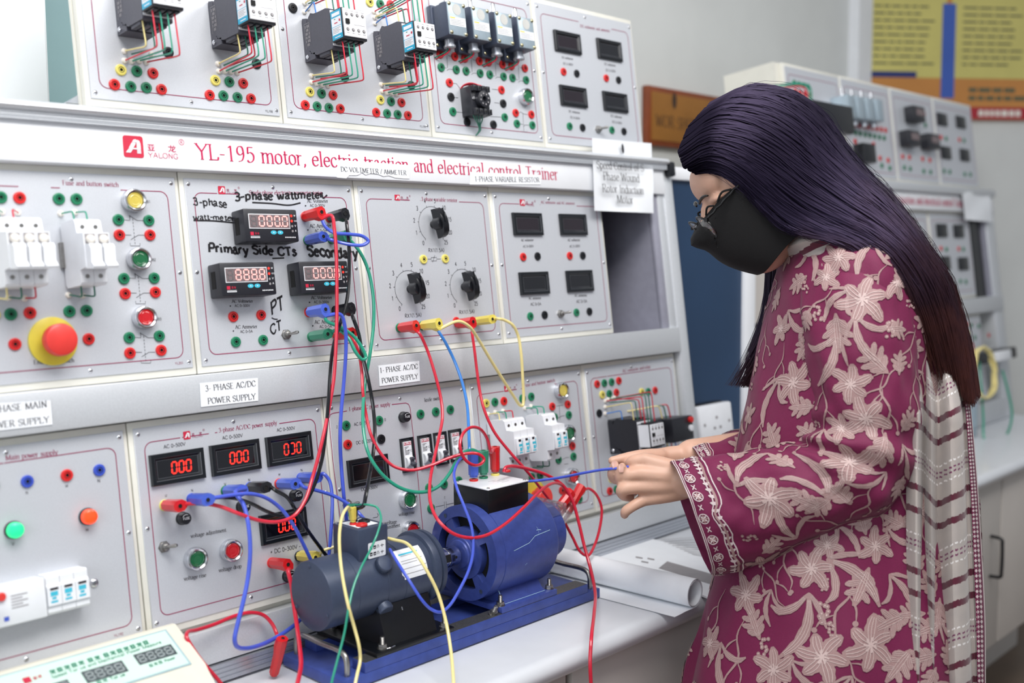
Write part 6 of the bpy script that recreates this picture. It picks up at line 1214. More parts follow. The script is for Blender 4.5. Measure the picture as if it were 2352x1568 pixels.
mb.tube(ring, .0042, 8); solo('patch_cable', 'coiled yellow cable hanging on the far lower panel', 'cable', mb, 'wire_yellow', group=None)
mb = MB(); mb.tube(spline([P(2240, 830, Y2-.06), P(2245, 900, Y2-.07), P(2248, 960, Y2-.09), P(2250, 1005, Y2-.10), P(2265, 1018, Y2-.11), P(2295, 1000, Y2-.12), P(2310, 950, Y2-.11), P(2300, 890, Y2-.08), P(2290, 850, Y2-.06)], 6), .0035, 8); solo('patch_cable', 'green cable looping down to the far worktop', 'cable', mb, 'wire_green')
mb = MB(); R2 = []
for i in range(6): R2.append([P(2200+k*10+i*1.5, 442+i*13+k*1.0, Y2-.028-.003*sin(k+i)) for k in range(7)])
mb.grid(R2); mb.grid([[p+V((0, .0006, 0)) for p in r] for r in R2]); solo('notice_sheet', 'white sheet hanging on the far trainer above the dark slot', 'paper', mb, 'paper')
TILT[0] = False
a = PZ(2222, 1005, WT); b = PZ(2292, 1000, WT)
t = thing('instrument_box', 'pale blue-grey instrument standing on the far worktop', 'instrument', ((a.x+b.x)/2, a.y, WT))
mb = MB().bevbox((a.x, a.y, WT), (b.x-.05, a.y+.10, WT+.165), .006); mb.bevbox((a.x+.015, a.y-.004, WT+.03), (b.x-.065, a.y+.01, WT+.15), .003); part('body', mb, 'limit_face', t); mb = MB().box((a.x+.02, a.y-.0060, WT+.09), (b.x-.07, a.y-.0042, WT+.14)); part('screen', mb, 'bay_grey', t, smooth=False)
# wooden plaque on the back wall
mat('plaque_wood', (128, 62, 30), 0.4, 0, (12, 0.2)); mat('plaque_brass', (170, 116, 54), 0.35, 0.4, (15, 0.08)); mat('plaque_ink', (58, 40, 30), 0.5)
p = [PW(x, y, WY-.02) for x, y in ((1487, 191), (1640, 210), (1640, 345), (1490, 329))]
x0, z1, z0 = (p[0].x+p[3].x)/2, p[0].z, p[3].z; x1 = x0+.40
t = thing('wall_plaque', 'wooden plaque with engraved brass plate on the back wall', 'plaque', ((x0+x1)/2, WY-.001, z0))
mb = MB().bevbox((x0, WY-.022, z0), (x1, WY-.001, z1), .004); part('wood_board', mb, 'plaque_wood', t); mb = MB().box((x0+.016, WY-.0245, z0+.016), (x1-.016, WY-.0215, z1-.016)); part('brass_plate', mb, 'plaque_brass', t, smooth=False)
mb = MB(); y = WY-.0248; text_at(mb, 'WORKSHOP', V((x0+.035, y, z0+.055)), V((x0+.24, y, z0+.055)), 'serif', 0, 1.15, out=V((0, 0, 0))); mb.poly([V((x0+.125+.011*cos(k*pi/8), y, z0+.135+.024*sin(k*pi/8))) for k in range(16)]); part('engraving', mb, 'plaque_ink', t, 'dark engraved letters and emblem', smooth=False)
# poster on the angled wall
mat('poster_yellow', (206, 196, 112), 0.22, 0, (6, 0.05), coat=0.4); mat('poster_orange', (196, 132, 62), 0.22, 0, (6, 0.06), coat=0.4); mat('poster_blue', (58, 92, 178), 0.22, 0, (6, 0.05), coat=0.4); mat('poster_red', (172, 28, 44), 0.25, coat=0.4); mat('poster_ink', (96, 96, 70), 0.4); mat('poster_navy', (40, 52, 110), 0.3)
s0, zb = wray(1984, 182, .02); s1, zB = wray(2343, 287, .02); zt = wray(2160, 0, .02)[1]+.62; zB = wray(2300, 284, .02)[1]
t = thing('wall_poster', 'glossy yellow and orange poster with a blue vertical band on the right wall', 'poster', WR((s0+s1)/2, .001, zB)); 
def pq(x, y): return wray(x, y, .02)
def prect(mb, sa, sb_, za, zb_, d, m): mb.poly([WR(sa, d, za), WR(sb_, d, za), WR(sb_, d, zb_), WR(sa, d, zb_)], m)
mb = MB(); mb.add([WR(s, d, z) for s in (s0, s1) for d in (.001, .020) for z in (zB, zt)], [(0, 1, 3, 2), (4, 6, 7, 5), (0, 4, 5, 1), (2, 3, 7, 6), (0, 2, 6, 4), (1, 5, 7, 3)]); part('sheet', mb, 'poster_orange', t, smooth=False)
zo = pq(2160, 187)[1]; zr = pq(2300, 256)[1]; zy = pq(2160, 20)[1]
mb = MB(); prect(mb, s0+.004, s1-.004, zo, zt-.01, .0205, 0); prect(mb, s0+.004, s0+(s1-s0)*.30, zo-.0, zo+.022, .0210, 3); bs0, bs1 = pq(2149, 100)[0], pq(2178, 100)[0]; prect(mb, bs0, bs1, pq(2163, 232)[1], pq(2163, 22)[1], .0212, 1); prect(mb, (bs0+bs1)/2-.01, (bs0+bs1)/2+.01, pq(2163, 22)[1], pq(2163, 0)[1]+.2, .0211, 4); prect(mb, pq(2215, 270)[0], s1, zB+.002, zr, .0210, 2)
part('colour_fields', mb, ['poster_yellow', 'poster_blue', 'poster_red', 'poster_navy', 'poster_orange'], t, 'yellow, blue and red fields', smooth=False)
mb = MB(); rnd = random.Random(4)
for i in range(14):
    z = zy-.02-i*.026
    if z < zo+.04: break
    for sa, sb_ in ((s0+(s1-s0)*.04, bs0-.03), (bs1+.03, s1-(s1-s0)*.06)):
        s = sa
        while s < sb_-.05: w_ = rnd.uniform(.02, .06); prect(mb, s, min(s+w_, sb_), z, z+.007, .0208, 0); s += w_+.008
for i in range(2):
    s = pq(2210, 220)[0]
    while s < s1-.06: w_ = rnd.uniform(.02, .05); prect(mb, s, s+w_, zr+.055-i*.03, zr+.072-i*.03, .0208, 0); s += w_+.008
part('lettering', mb, 'poster_ink', t, 'blurred rows of small text', smooth=False)
mb = MB(); s = pq(2232, 270)[0]
while s < s1-.05: w_ = rnd.uniform(.015, .03); prect(mb, s, s+w_, (zB+zr)/2-.010, (zB+zr)/2+.012, .0214, 0); s += w_+.006
part('lettering', mb, 'nylon', t, 'pale letters on the red strip', smooth=False)
# ================================================================ the person at the bench
import numpy as np
def clothmat(name, c, c2, nz, rough, sheen, bump=.25):
    m = mat(name, c, rough, 0, (nz, .10), bump, sheen=sheen); return m
mat('skin', (206, 164, 142), 0.48, 0, (30, 0.05), 0.05); MATS['skin'].node_tree.nodes['Principled BSDF'].inputs['Subsurface Weight'].default_value = .12; MATS['skin'].node_tree.nodes['Principled BSDF'].inputs['Subsurface Radius'].default_value = (.012, .005, .003); MATS['skin'].node_tree.nodes['Principled BSDF'].inputs['Subsurface Scale'].default_value = .5
mat('nail', (222, 176, 162), 0.25, 0, (20, .03), coat=.4)
clothmat('kurta_cloth', (108, 4, 62), None, 700, .7, .08, .12)
clothmat('motif_thread', (160, 128, 126), None, 900, .6, .05, .25)
clothmat('motif_line', (196, 172, 168), None, 900, .55, .05, .1)
clothmat('lace_white', (206, 190, 190), None, 700, .6, .05, .2)
clothmat('mask_cloth', (5, 5, 7), None, 900, .85, .0, .2)
clothmat('trouser_cloth', (60, 14, 36), None, 600, .7, .2, .1)
mat('eye_white', (225, 222, 218), .2); mat('iris', (30, 18, 12), .15); mat('lens_glass', (235, 240, 245), .02, 0, (20, .01), trans=1.0, alpha=.25); mat('frame_black', (10, 10, 12), .25)
def hairmat():
    m = bpy.data.materials.new('hair_strands'); m.use_nodes = True; t = m.node_tree; b = t.nodes['Principled BSDF']
    tc = t.nodes.new('ShaderNodeTexCoord'); n = t.nodes.new('ShaderNodeTexNoise'); n.inputs['Scale'].default_value = 30; t.links.new(tc.outputs['Object'], n.inputs['Vector'])
    sep = t.nodes.new('ShaderNodeSeparateXYZ'); at = t.nodes.new('ShaderNodeAttribute'); at.attribute_name = 'along'
    cr_ = t.nodes.new('ShaderNodeValToRGB'); e = cr_.color_ramp.elements; e[0].position = 0; e[0].color = rgb(12, 9, 18); e[1].position = 1; e[1].color = rgb(70, 38, 28)
    k = e.new(.45); k.color = rgb(17, 13, 26); k = e.new(.75); k.color = rgb(38, 22, 22)
    ad = t.nodes.new('ShaderNodeMath'); ad.operation = 'MULTIPLY_ADD'; t.links.new(n.outputs['Fac'], ad.inputs[0]); ad.inputs[1].default_value = .35; t.links.new(at.outputs['Fac'], ad.inputs[2])
    s = t.nodes.new('ShaderNodeMath'); s.operation = 'SUBTRACT'; t.links.new(ad.outputs[0], s.inputs[0]); s.inputs[1].default_value = .17
    t.links.new(s.outputs[0], cr_.inputs[0]); t.links.new(cr_.outputs[0], b.inputs['Base Color']); b.inputs['Roughness'].default_value = .40; b.inputs['Specular IOR Level'].default_value = .32; b.inputs['Specular Tint'].default_value = rgb(190, 170, 225)
    b.inputs['Sheen Weight'].default_value = .04; b.inputs['Sheen Tint'].default_value = rgb(110, 90, 170); MATS['hair_strands'] = m
hairmat()
def scarfmat():
    m = bpy.data.materials.new('scarf_cloth'); m.use_nodes = True; t = m.node_tree; b = t.nodes['Principled BSDF']; L = t.links.new
    def math(op, a, b_=None, c=None):
        n = t.nodes.new('ShaderNodeMath'); n.operation = op
        for i, v in enumerate((a, b_, c)):
            if v is None: continue
            if isinstance(v, (int, float)): n.inputs[i].default_value = v
            else: L(v, n.inputs[i])
        return n.outputs[0]
    uv = t.nodes.new('ShaderNodeUVMap'); sp = t.nodes.new('ShaderNodeSeparateXYZ'); L(uv.outputs[0], sp.inputs[0])
    nz = t.nodes.new('ShaderNodeTexNoise'); nz.inputs['Scale'].default_value = 260; nz.inputs['Detail'].default_value = 3
    mp = t.nodes.new('ShaderNodeMapping'); mp.inputs['Scale'].default_value = (1, .12, 1); L(uv.outputs[0], mp.inputs[0]); L(mp.outputs[0], nz.inputs['Vector'])
    v = math('ADD', sp.outputs[1], math('MULTIPLY', math('SUBTRACT', nz.outputs['Fac'], .5), .006)); f = math('MODULO', math('ADD', v, 10.0), .118)
    def band(c, w): return math('LESS_THAN', math('ABSOLUTE', math('SUBTRACT', f, c)), w)
    dark = math('MAXIMUM', band(.012, .0046), band(.044, .0046))
    dots = math('GREATER_THAN', math('SINE', math('MULTIPLY', sp.outputs[0], 900.0)), -.35)
    dash = math('MULTIPLY', math('MAXIMUM', band(.080, .0013), band(.0865, .0013)), dots)
    wdash = math('MULTIPLY', math('MAXIMUM', band(.071, .0012), band(.096, .0012)), dots)
    def mix(fac, a, b_):
        n = t.nodes.new('ShaderNodeMixRGB'); L(fac, n.inputs[0])
        for i, q in ((1, a), (2, b_)):
            if isinstance(q, tuple): n.inputs[i].default_value = q
            else: L(q, n.inputs[i])
        return n.outputs[0]
    n2 = t.nodes.new('ShaderNodeTexNoise'); n2.inputs['Scale'].default_value = 40; L(uv.outputs[0], n2.inputs['Vector'])
    base = mix(n2.outputs['Fac'], rgb(186, 176, 168), rgb(160, 152, 150))
    c = mix(wdash, base, rgb(226, 222, 220)); c = mix(dash, c, rgb(110, 44, 84)); c = mix(dark, c, rgb(84, 12, 40))
    L(c, b.inputs['Base Color']); b.inputs['Roughness'].default_value = .8; b.inputs['Sheen Weight'].default_value = .2
    w = t.nodes.new('ShaderNodeTexNoise'); w.inputs['Scale'].default_value = 900; tc = t.nodes.new('ShaderNodeTexCoord'); L(tc.outputs['Object'], w.inputs['Vector'])
    bp = t.nodes.new('ShaderNodeBump'); bp.inputs['Strength'].default_value = .3; bp.inputs['Distance'].default_value = .001; L(w.outputs['Fac'], bp.inputs['Height']); L(bp.outputs[0], b.inputs['Normal']); MATS['scarf_cloth'] = m
scarfmat()
person = thing('person', 'person in maroon floral tunic, black mask and glasses, bowed over a blue wire', 'person', (1.46, -.52, 0.0))
# ---- lofted garments: each ring = two opposite photo pixels + mid depth + half thickness
def cat1(vals, n):
    vals = np.array(vals, float); out = []; k = len(vals)
    for i in range(k-1):
        p0, p1, p2, p3 = vals[max(i-1, 0)], vals[i], vals[i+1], vals[min(i+2, k-1)]
        for j in range(n):
            t = j/n; out.append(.5*((2*p1)+(-p0+p2)*t+(2*p0-5*p1+4*p2-p3)*t*t+(-p0+3*p1-3*p2+p3)*t**3))
    out.append(vals[-1]); return np.array(out)
class Loft:
    def __init__(s, rings, nt=96, ns=10, fold=None, power=1.0):
        R = cat1([[r[0][0], r[0][1], r[1][0], r[1][1], r[2], r[3]] for r in rings], ns); s.nt = nt; s.R = R; g = []
        for i, r in enumerate(R):
            a = PD(r[0], r[1], r[4]); b = PD(r[2], r[3], r[4]); c = (a+b)/2; ax = (a-b)/2; row = []
            for j in range(nt):
                t = 2*pi*j/nt; ct_, st_ = cos(t), sin(t)
                if power != 1.0: ct_, st_ = math.copysign(abs(ct_)**power, ct_), math.copysign(abs(st_)**power, st_)
                row.append(c+ax*ct_-FW*(r[5]*st_))
            g.append(row)
        s.c = [sum(row, V((0, 0, 0)))/nt for row in g]
        if fold:
            for i, row in enumerate(g):
                for j in range(nt): n = (row[j]-s.c[i]).normalized(); row[j] = row[j]+n*fold(i/(len(g)-1), 2*pi*j/nt)
        s.g = g; s.A = np.array([[tuple(p) for p in row] for row in g])
    def pt(s, u, v, h=0.0):
        """u: row index (float), v: column index (float, wraps)"""
        m = len(s.g); u = min(max(u, 0), m-1.001); i = int(u); fu = u-i; j0 = math.floor(v); fv = v-j0; j = j0 % s.nt; j2 = (j+1) % s.nt
        a, b, c, d = s.g[i][j], s.g[i][j2], s.g[i+1][j], s.g[i+1][j2]
        p = a*(1-fu)*(1-fv)+b*(1-fu)*fv+c*fu*(1-fv)+d*fu*fv
        if h:
            n = ((b-a)*(1-fu)+(d-c)*fu).cross((c-a)*(1-fv)+(d-b)*fv).normalized()
            if n.dot(p-s.c[i]) < 0: n = -n
            p = p+n*h
        return p
    def scale(s, u, v):
        e = .5; du = (s.pt(u+e, v)-s.pt(u-e, v)); dv = (s.pt(u, v+e)-s.pt(u, v-e)); return max(du.length, 1e-5)/(2*e), max(dv.length, 1e-5)/(2*e)
    def find(s, x, y):
        """surface parameters of the near-side point seen at photo pixel x, y"""
        best = None; t = PD(x, y, 1.0)-CC
        for i in range(1, len(s.g)-1):
            for j in range(s.nt):
                p = s.g[i][j]; q = p-CC; z = q.dot(FW); w = q-t*z; d = w.length/z
                n = (p-s.c[i]); 
                if n.dot(q) > 0: continue
                if best is None or d < best[0]: best = (d, i, j)
        return best
    def mesh_to(s, mb, m=0, cap=True):
        mb.grid([[p for p in row] for row in s.g], m, True)
        if cap:
            o = len(mb.v)-len(s.g)*s.nt; mb.f.append(tuple(range(o, o+s.nt))[::-1]); mb.m.append(m); o2 = len(mb.v)-s.nt; mb.f.append(tuple(range(o2, o2+s.nt))); mb.m.append(m)
        return mb
NZ = lambda x, y, z=0: noise.noise(V((x, y, z)))
DB = 1.64
torso = Loft([((1835, 528), (1985, 520), DB, .060), ((1815, 560), (2020, 548), DB, .115), ((1795, 620), (2070, 600), DB, .168), ((1770, 720), (2120, 700), DB, .178), ((1742, 850), (2150, 830), DB, .172), ((1712, 980), (2165, 970), DB, .160), ((1680, 1130), (2175, 1120), DB, .160), ((1648, 1290), (2190, 1280), DB, .175), ((1618, 1430), (2205, 1420), DB, .190), ((1580, 1568), (2215, 1560), DB, .200), ((1545, 1760), (2235, 1750), DB, .215), ((1520, 1960), (2250, 1950), DB, .225)], 120, 10,
    lambda s, t: .006*NZ(t*1.6*2, s*7, 1)+.0045*sin(t*7+3*NZ(s*3, t, 2))*max(0, s-.35)*1.6+.002*NZ(t*5, s*22, 5))
sl = [((1880, 545), (2020, 540), 1.60, .050), ((1848, 600), (2062, 585), 1.575, .082), ((1842, 680), (2082, 660), 1.545, .088), ((1850, 790), (2092, 775), 1.525, .084), ((1862, 890), (2098, 880), 1.515, .080), ((1868, 965), (2098, 1000), 1.512, .078), ((1850, 1010), (2082, 1105), 1.510, .078), ((1800, 1022), (1985, 1190), 1.515, .078), ((1735, 1036), (1860, 1243), 1.525, .076), ((1665, 1048), (1760, 1283), 1.540, .073), ((1600, 1055), (1690, 1308), 1.555, .069), ((1546, 1062), (1634, 1318), 1.568, .066)]
def sfold(s, t):
    e = math.exp(-((s-.55)/.12)**2); return .0045*NZ(t*2.2, s*9, 3)+e*.007*sin(s*62+2.2*sin(t))*max(0, cos(t*.5-.4))+.0035*NZ(t*4, s*20, 9)
sleeve = Loft(sl, 84, 10, sfold)
fsl = Loft([((1845, 600), (1990, 590), 1.78, .05), ((1832, 720), (1985, 710), 1.805, .070), ((1815, 860), (1960, 870), 1.815, .070), ((1795, 945), (1925, 1020), 1.81, .066), ((1745, 975), (1820, 1085), 1.785, .060), ((1690, 992), (1735, 1090), 1.745, .054), ((1640, 1010), (1672, 1082), 1.70, .047), ((1590, 1026), (1612, 1074), 1.665, .040)], 60, 9, lambda s, t: .004*NZ(t*2, s*9, 4))
mb = MB(); torso.mesh_to(mb, 0, False); part('tunic', mb, 'kurta_cloth', person, 'maroon tunic body', ang=60); tunic = bpy.data.objects[[o.name for o in person.children if o.name.startswith('tunic')][0]]
mb = MB(); sleeve.mesh_to(mb, 0, False); n_ = len(sleeve.g); inner = [[sleeve.c[i]+(p-sleeve.c[i])*.965 for p in sleeve.g[i]] for i in range(n_-1, n_-26, -1)]; mb.grid([sleeve.g[-1]]+inner, 0, True); slv = part('sleeve', mb, 'kurta_cloth', person, 'wide near sleeve with lace cuff', ang=60)
mb = MB(); fsl.mesh_to(mb, 0, False); n_ = len(fsl.g); inner = [[fsl.c[i]+(p-fsl.c[i])*.95 for p in fsl.g[i]] for i in range(n_-1, n_-16, -1)]; mb.grid([fsl.g[-1]]+inner, 0, True); fslv = part('sleeve', mb, 'kurta_cloth', person, 'far sleeve', ang=60)
# ---- woven motifs laid on the cloth
H1, H2 = .0011, .0017
class Motif:
    def __init__(s, lf): s.lf = lf; s.mb = MB()
    def put(s, u, v, rot, shape, size, flip=1):
        su, sv = s.lf.scale(u, v); c, sn = cos(rot), sin(rot)
        def f(x, y, h): x *= flip; X, Y = (x*c-y*sn)*size, (x*sn+y*c)*size; return s.lf.pt(u+Y/su, v+X/sv, h)
        shape(s, f)
    def blade(s, f, spine, wid, n=9, m=0, h=H1, vein=True):
        sp = [V((p[0], p[1], 0)) for p in spine]; sp = spline(sp, max(2, n//max(1, len(sp)-1))); k = len(sp); L = []; R = []; M_ = []
        for i, p in enumerate(sp):
            t = (sp[min(i+1, k-1)]-sp[max(i-1, 0)]).normalized(); w = wid*sin(pi*min(.999, max(.02, (i+.35)/k)))**.8*(1+.12*sin(i*2.2)); nn = V((-t.y, t.x, 0))
            L.append(f(p.x+nn.x*w, p.y+nn.y*w, h)); M_.append(f(p.x, p.y, h)); R.append(f(p.x-nn.x*w, p.y-nn.y*w, h))
        s.mb.strip(L, M_, m); s.mb.strip(M_, R, m)
        if vein:
            for off in (-.5, 0, .5):
                a = []; b = []
                for i, p in enumerate(sp[1:-1], 1):
                    t = (sp[min(i+1, k-1)]-sp[max(i-1, 0)]).normalized(); w = wid*sin(pi*(i+.35)/k)**.8*off; nn = V((-t.y, t.x, 0)); e = wid*.055
                    a.append(f(p.x+nn.x*(w+e), p.y+nn.y*(w+e), H2)); b.append(f(p.x+nn.x*(w-e), p.y+nn.y*(w-e), H2))
                if len(a) > 1: s.mb.strip(a, b, 1)
def m_flower(s, f):
    for k in range(6):
        a = k*pi/3+.2; L_ = (1.0, .82, .92, .78, .96, .86)[k]; s.blade(f, [(0, 0), (cos(a)*.5*L_, sin(a)*.5*L_), (cos(a+.12)*L_, sin(a+.12)*L_)], .235)
    for k in range(7): a = k*2*pi/7; s.blade(f, [(0, 0), (.16*cos(a), .16*sin(a)), (.24*cos(a+.2), .24*sin(a+.2))], .04, 4, 1, H2, False)
def m_lobed(s, f):
    s.blade(f, [(0, -.9), (0, 0), (0, 1.0)], .26)
    for k, (y, L_) in enumerate(((-.5, .55), (-.1, .75), (.3, .6))):
        for d in (-1, 1): s.blade(f, [(0, y-.15), (d*L_*.55, y+.12), (d*L_, y+.32)], .17)
def m_blade(s, f):
    s.blade(f, [(0, -1), (.18, -.2), (.05, .5), (-.35, 1.1)], .17, 12); s.blade(f, [(0, -1), (-.30, -.5), (-.75, -.2), (-1.1, -.25)], .12, 10); s.blade(f, [(0, -1), (.35, -.7), (.75, -.15)], .09, 8)
def m_berry(s, f):
    rnd_ = random.Random(7)
    for k in range(11):
        r_ = .22+.55*(k % 4)/3; a = k*2.4; x, y = r_*cos(a)*.8, r_*sin(a); s.mb.poly([f(x+.17*cos(q*pi/5), y+.17*sin(q*pi/5), H1) for q in range(10)], 0); s.mb.poly([f(x+.06*cos(q*pi/4), y+.06*sin(q*pi/4), H2) for q in range(8)], 1)
def m_stem(s, f):
    s.blade(f, [(0, -1.6), (.25, -.7), (-.1, .2), (.2, 1.2), (0, 1.7)], .055, 16, 0, H1, False); s.blade(f, [(.2, -.6), (.6, -.2), (.75, .3)], .045, 8, 0, H1, False); s.blade(f, [(-.08, .3), (-.5, .7), (-.6, 1.1)], .045, 8, 0, H1, False)
    for x, y in ((.75, .38), (-.62, 1.2), (.05, 1.78)): s.mb.poly([f(x+.12*cos(q*pi/5), y+.12*sin(q*pi/5), H1) for q in range(10)], 0)
def sow(lf, spots, rest, seed, ulim, backs=60):
    mo = Motif(lf); rnd_ = random.Random(seed); kinds = [m_flower, m_lobed, m_blade, m_berry, m_stem]; used = []
    for (x, y, k, sz, rot) in spots:
        b = lf.find(x, y)
        if b and ulim[0] < b[1] < ulim[1]: mo.put(b[1], b[2], rot, kinds[k], sz, 1 if rnd_.random() < .5 else -1); used.append((x, y, sz*1500))
    for (x, y) in rest:
        if any((x-a)**2+(y-b)**2 < (r*.9)**2 for a, b, r in used): continue
        b = lf.find(x, y)
        if not b or b[0] > .012 or not ulim[0] < b[1] < ulim[1]: continue
        k = rnd_.choice([1, 1, 2, 2, 3, 4, 4, 1, 0]); sz = (.030, .022, .030, .014, .026)[k]*rnd_.uniform(.8, 1.1); mo.put(b[1], b[2], rnd_.uniform(-1, 1) if k in (2, 4) else rnd_.uniform(0, 6.28), kinds[k], sz, rnd_.choice((1, -1))); used.append((x, y, 40))
    for i in range(backs): u = rnd_.uniform(ulim[0], ulim[1]); v = rnd_.uniform(-.46, -.06)*lf.nt; k = rnd_.choice([0, 1, 2, 3, 4]); mo.put(u, v, rnd_.uniform(0, 6.28), kinds[k], (.034, .022, .032, .014, .028)[k])
    return mo.mb
FLb, LB, BD, BR_, ST = 0, 1, 2, 3, 4
sp_s = [(1770, 1148, FLb, .044, .3), (1960, 880, FLb, .032, 1), (1985, 690, FLb, .040, .6), (1905, 640, FLb, .026, 2), (1925, 760, LB, .030, 0), (2010, 830, LB, .028, 2.4), (1990, 960, FLb, .038, 2), (1950, 1060, FLb, .042, .2), (1640, 1260, FLb, .030, .9), (1680, 1190, BD, .040, -1.2), (1720, 1080, BD, .038, 2.4), (1640, 1120, LB, .026, 1.3), (1850, 1150, LB, .026, .8), (1880, 1090, BD, .040, 1.9), (2030, 1040, LB, .028, .2), (1960, 590, LB, .026, .3), (1900, 830, BD, .040, .4), (2040, 760, BR_, .016, 0), (1880, 720, BR_, .016, 0), (1990, 780, BD, .036, -.3), (1800, 1060, LB, .022, 1.2), (1700, 1140, ST, .026, 1.5), (1900, 930, ST, .028, .1), (1720, 1240, BR_, .015, 0), (1810, 1200, BD, .034, 1.4), (1930, 1130, LB, .025, 1.5), (2040, 930, ST, .03, 0)]
gr = [(x+((y//46) % 2)*26+((x*7+y*3) % 17)-8, y+((x*5+y*11) % 19)-9) for y in range(560, 1310, 46) for x in range(1540, 2110, 52)]
nS = len(sleeve.g); mbx = sow(sleeve, sp_s, gr, 3, (6, nS-16), 60); part('woven_motifs', mbx, ['motif_thread', 'motif_line'], slv, 'beige woven flowers and leaves', smooth=False)
sp_t = [(1828, 885, FLb, .040, .4), (1800, 760, FLb, .028, 1.2), (1790, 690, LB, .022, .4), (1855, 800, LB, .024, .4), (1780, 1010, LB, .026, 2.5), (1770, 920, BD, .036, .3), (1740, 1000, ST, .03, .2), (1860, 1300, FLb, .036, .6), (1710, 1370, FLb, .036, .3), (1735, 1430, LB, .026, 2.6), (1980, 1350, LB, .030, .4), (2010, 1260, FLb, .030, .2), (1880, 1500, FLb, .042, .9), (1985, 1480, FLb, .044, .4), (1630, 1480, FLb, .030, .1), (1780, 1540, FLb, .036, .6), (1830, 1430, BD, .046, .2), (1960, 1330, BD, .046, -1.0), (1890, 1400, BR_, .020, 0), (1750, 1490, BR_, .018, 0), (1660, 1540, BD, .040, -.4), (1930, 1400, ST, .034, .3), (1700, 1500, ST, .034, .1), (2040, 1420, LB, .028, 1.2), (1650, 1420, ST, .030, .2), (2050, 1520, LB, .03, .7)]
gr = [(x+((y//50) % 2)*28+((x*7+y*3) % 17)-8, y+((x*5+y*11) % 19)-9) for y in range(590, 1600, 50) for x in range(1560, 2190, 56)]
mbx = sow(torso, sp_t, gr, 5, (8, len(torso.g)-4), 90); part('woven_motifs', mbx, ['motif_thread', 'motif_line'], tunic, 'beige woven flowers and leaves', smooth=False)
gr = [(x, y) for y in range(960, 1100, 34) for x in range(1640, 1840, 34)]; mbx = sow(fsl, [], gr, 8, (6, len(fsl.g)-14), 20); part('woven_motifs', mbx, ['motif_thread', 'motif_line'], fslv, 'beige woven leaves', smooth=False)
def cuff(lf, n_med, rows, parent, k=1.0):
    mo = Motif(lf); N = len(lf.g)-1
    def at(u0, v0, sz, fn, rot=0): mo.put(u0, v0, rot, fn, sz)
    def ringband(d0, d1, m):
        a = []; b = []
        for j in range(lf.nt+1): su, _ = lf.scale(N-1, j); a.append(lf.pt(N-d0*k/su, j, .0012)); b.append(lf.pt(N-d1*k/su, j, .0012))
        mo.mb.strip(a, b, m)
    for d0, d1, m in ((.0004, .0022, 0), (.0034, .0046, 0), (.0215, .0226, 0), (.0240, .0262, 2), (.0285, .0297, 0)): ringband(d0, d1, m)
    def med(s, f):
        for q in range(24): a, b = q*pi/12, (q+1)*pi/12; s.mb.add([f(.82*cos(a), .82*sin(a), H2), f(cos(a), sin(a), H2), f(cos(b), sin(b), H2), f(.82*cos(b), .82*sin(b), H2)], [(0, 1, 2, 3)], 0)
        for q in range(8): a = q*pi/4; s.blade(f, [(0, 0), (.4*cos(a), .4*sin(a)), (.75*cos(a), .75*sin(a))], .17, 4, 0 if q % 2 else 2, H1, False)
    def bud(s, f):
        for a in (.6, pi-.6, pi+.6, -.6): s.blade(f, [(0, 0), (.5*cos(a), .5*sin(a)), (.95*cos(a), 1.0*sin(a))], .17, 4, 0, H1, False)
    def leaf(s, f): s.blade(f, [(0, -.6), (.25, .1), (0, .9)], .36, 8, 0, H1, False)
    for j in range(n_med):
        v = j*lf.nt/n_med; su, sv = lf.scale(N-2, v); circ = sv*lf.nt/n_med; at(N-.0130*k/su, v, min(.0075*k, circ*.42), med); v2 = (j+.5)*lf.nt/n_med; su, sv = lf.scale(N-2, v2); at(N-.0130*k/su, v2, min(.0050*k, circ*.3), bud)
    nl = n_med*3
    for j in range(nl): v = j*lf.nt/nl; su, sv = lf.scale(N-4, v); at(N-.0350*k/su, v, .0068*k, leaf)
    part('lace_cuff', mo.mb, ['lace_white', 'motif_line', 'motif_thread'], parent, 'white lace cuff border of medallions and leaves', smooth=False)
cuff(sleeve, 17, 0, slv); cuff(fsl, 15, 0, fslv, .75)
# ---- scarf: neck wrap and pleated fall
ys = [528, 575, 640, 760, 900, 1050, 1200, 1400, 1600, 1850]
colsx = [[1940, 1972, 2030, 2066, 2080, 2079, 2077, 2075, 2073, 2071], [1950, 1986, 2048, 2090, 2106, 2104, 2101, 2098, 2096, 2094], [1958, 1992, 2056, 2100, 2119, 2117, 2114, 2111, 2110, 2108], [1962, 1997, 2064, 2110, 2132, 2133, 2131, 2130, 2129, 2128], [1968, 2004, 2074, 2122, 2146, 2147, 2145, 2143, 2142, 2141], [1976, 2014, 2090, 2142, 2172, 2176, 2176, 2176, 2176, 2176], [1985, 2024, 2106, 2160, 2193, 2200, 2203, 2205, 2206, 2207], [1988, 2028, 2112, 2167, 2199, 2207, 2210, 2212, 2213, 2214], [1994, 2036, 2120, 2176, 2207, 2218, 2224, 2228, 2226, 2224], [2000, 2046, 2130, 2186, 2216, 2230, 2238, 2244, 2240, 2238]]
dep = [1.475, 1.452, 1.490, 1.456, 1.496, 1.460, 1.470, 1.505, 1.500, 1.520]; voff = [0, .006, .010, .022, .028, .020, .012, .006, .004, .0]
dtop = [1.565, 1.55, 1.555, 1.545, 1.55, 1.545, 1.55, 1.56, 1.565, 1.58]
RS = 6; xi = np.array([cat1(c, RS) for c in colsx]); yi = cat1(ys, RS); nr = len(yi); grid_ = []; uvs = []; vv = np.zeros(nr)
wtop = [max(0, 1-(y-528)/420.0) for y in yi]
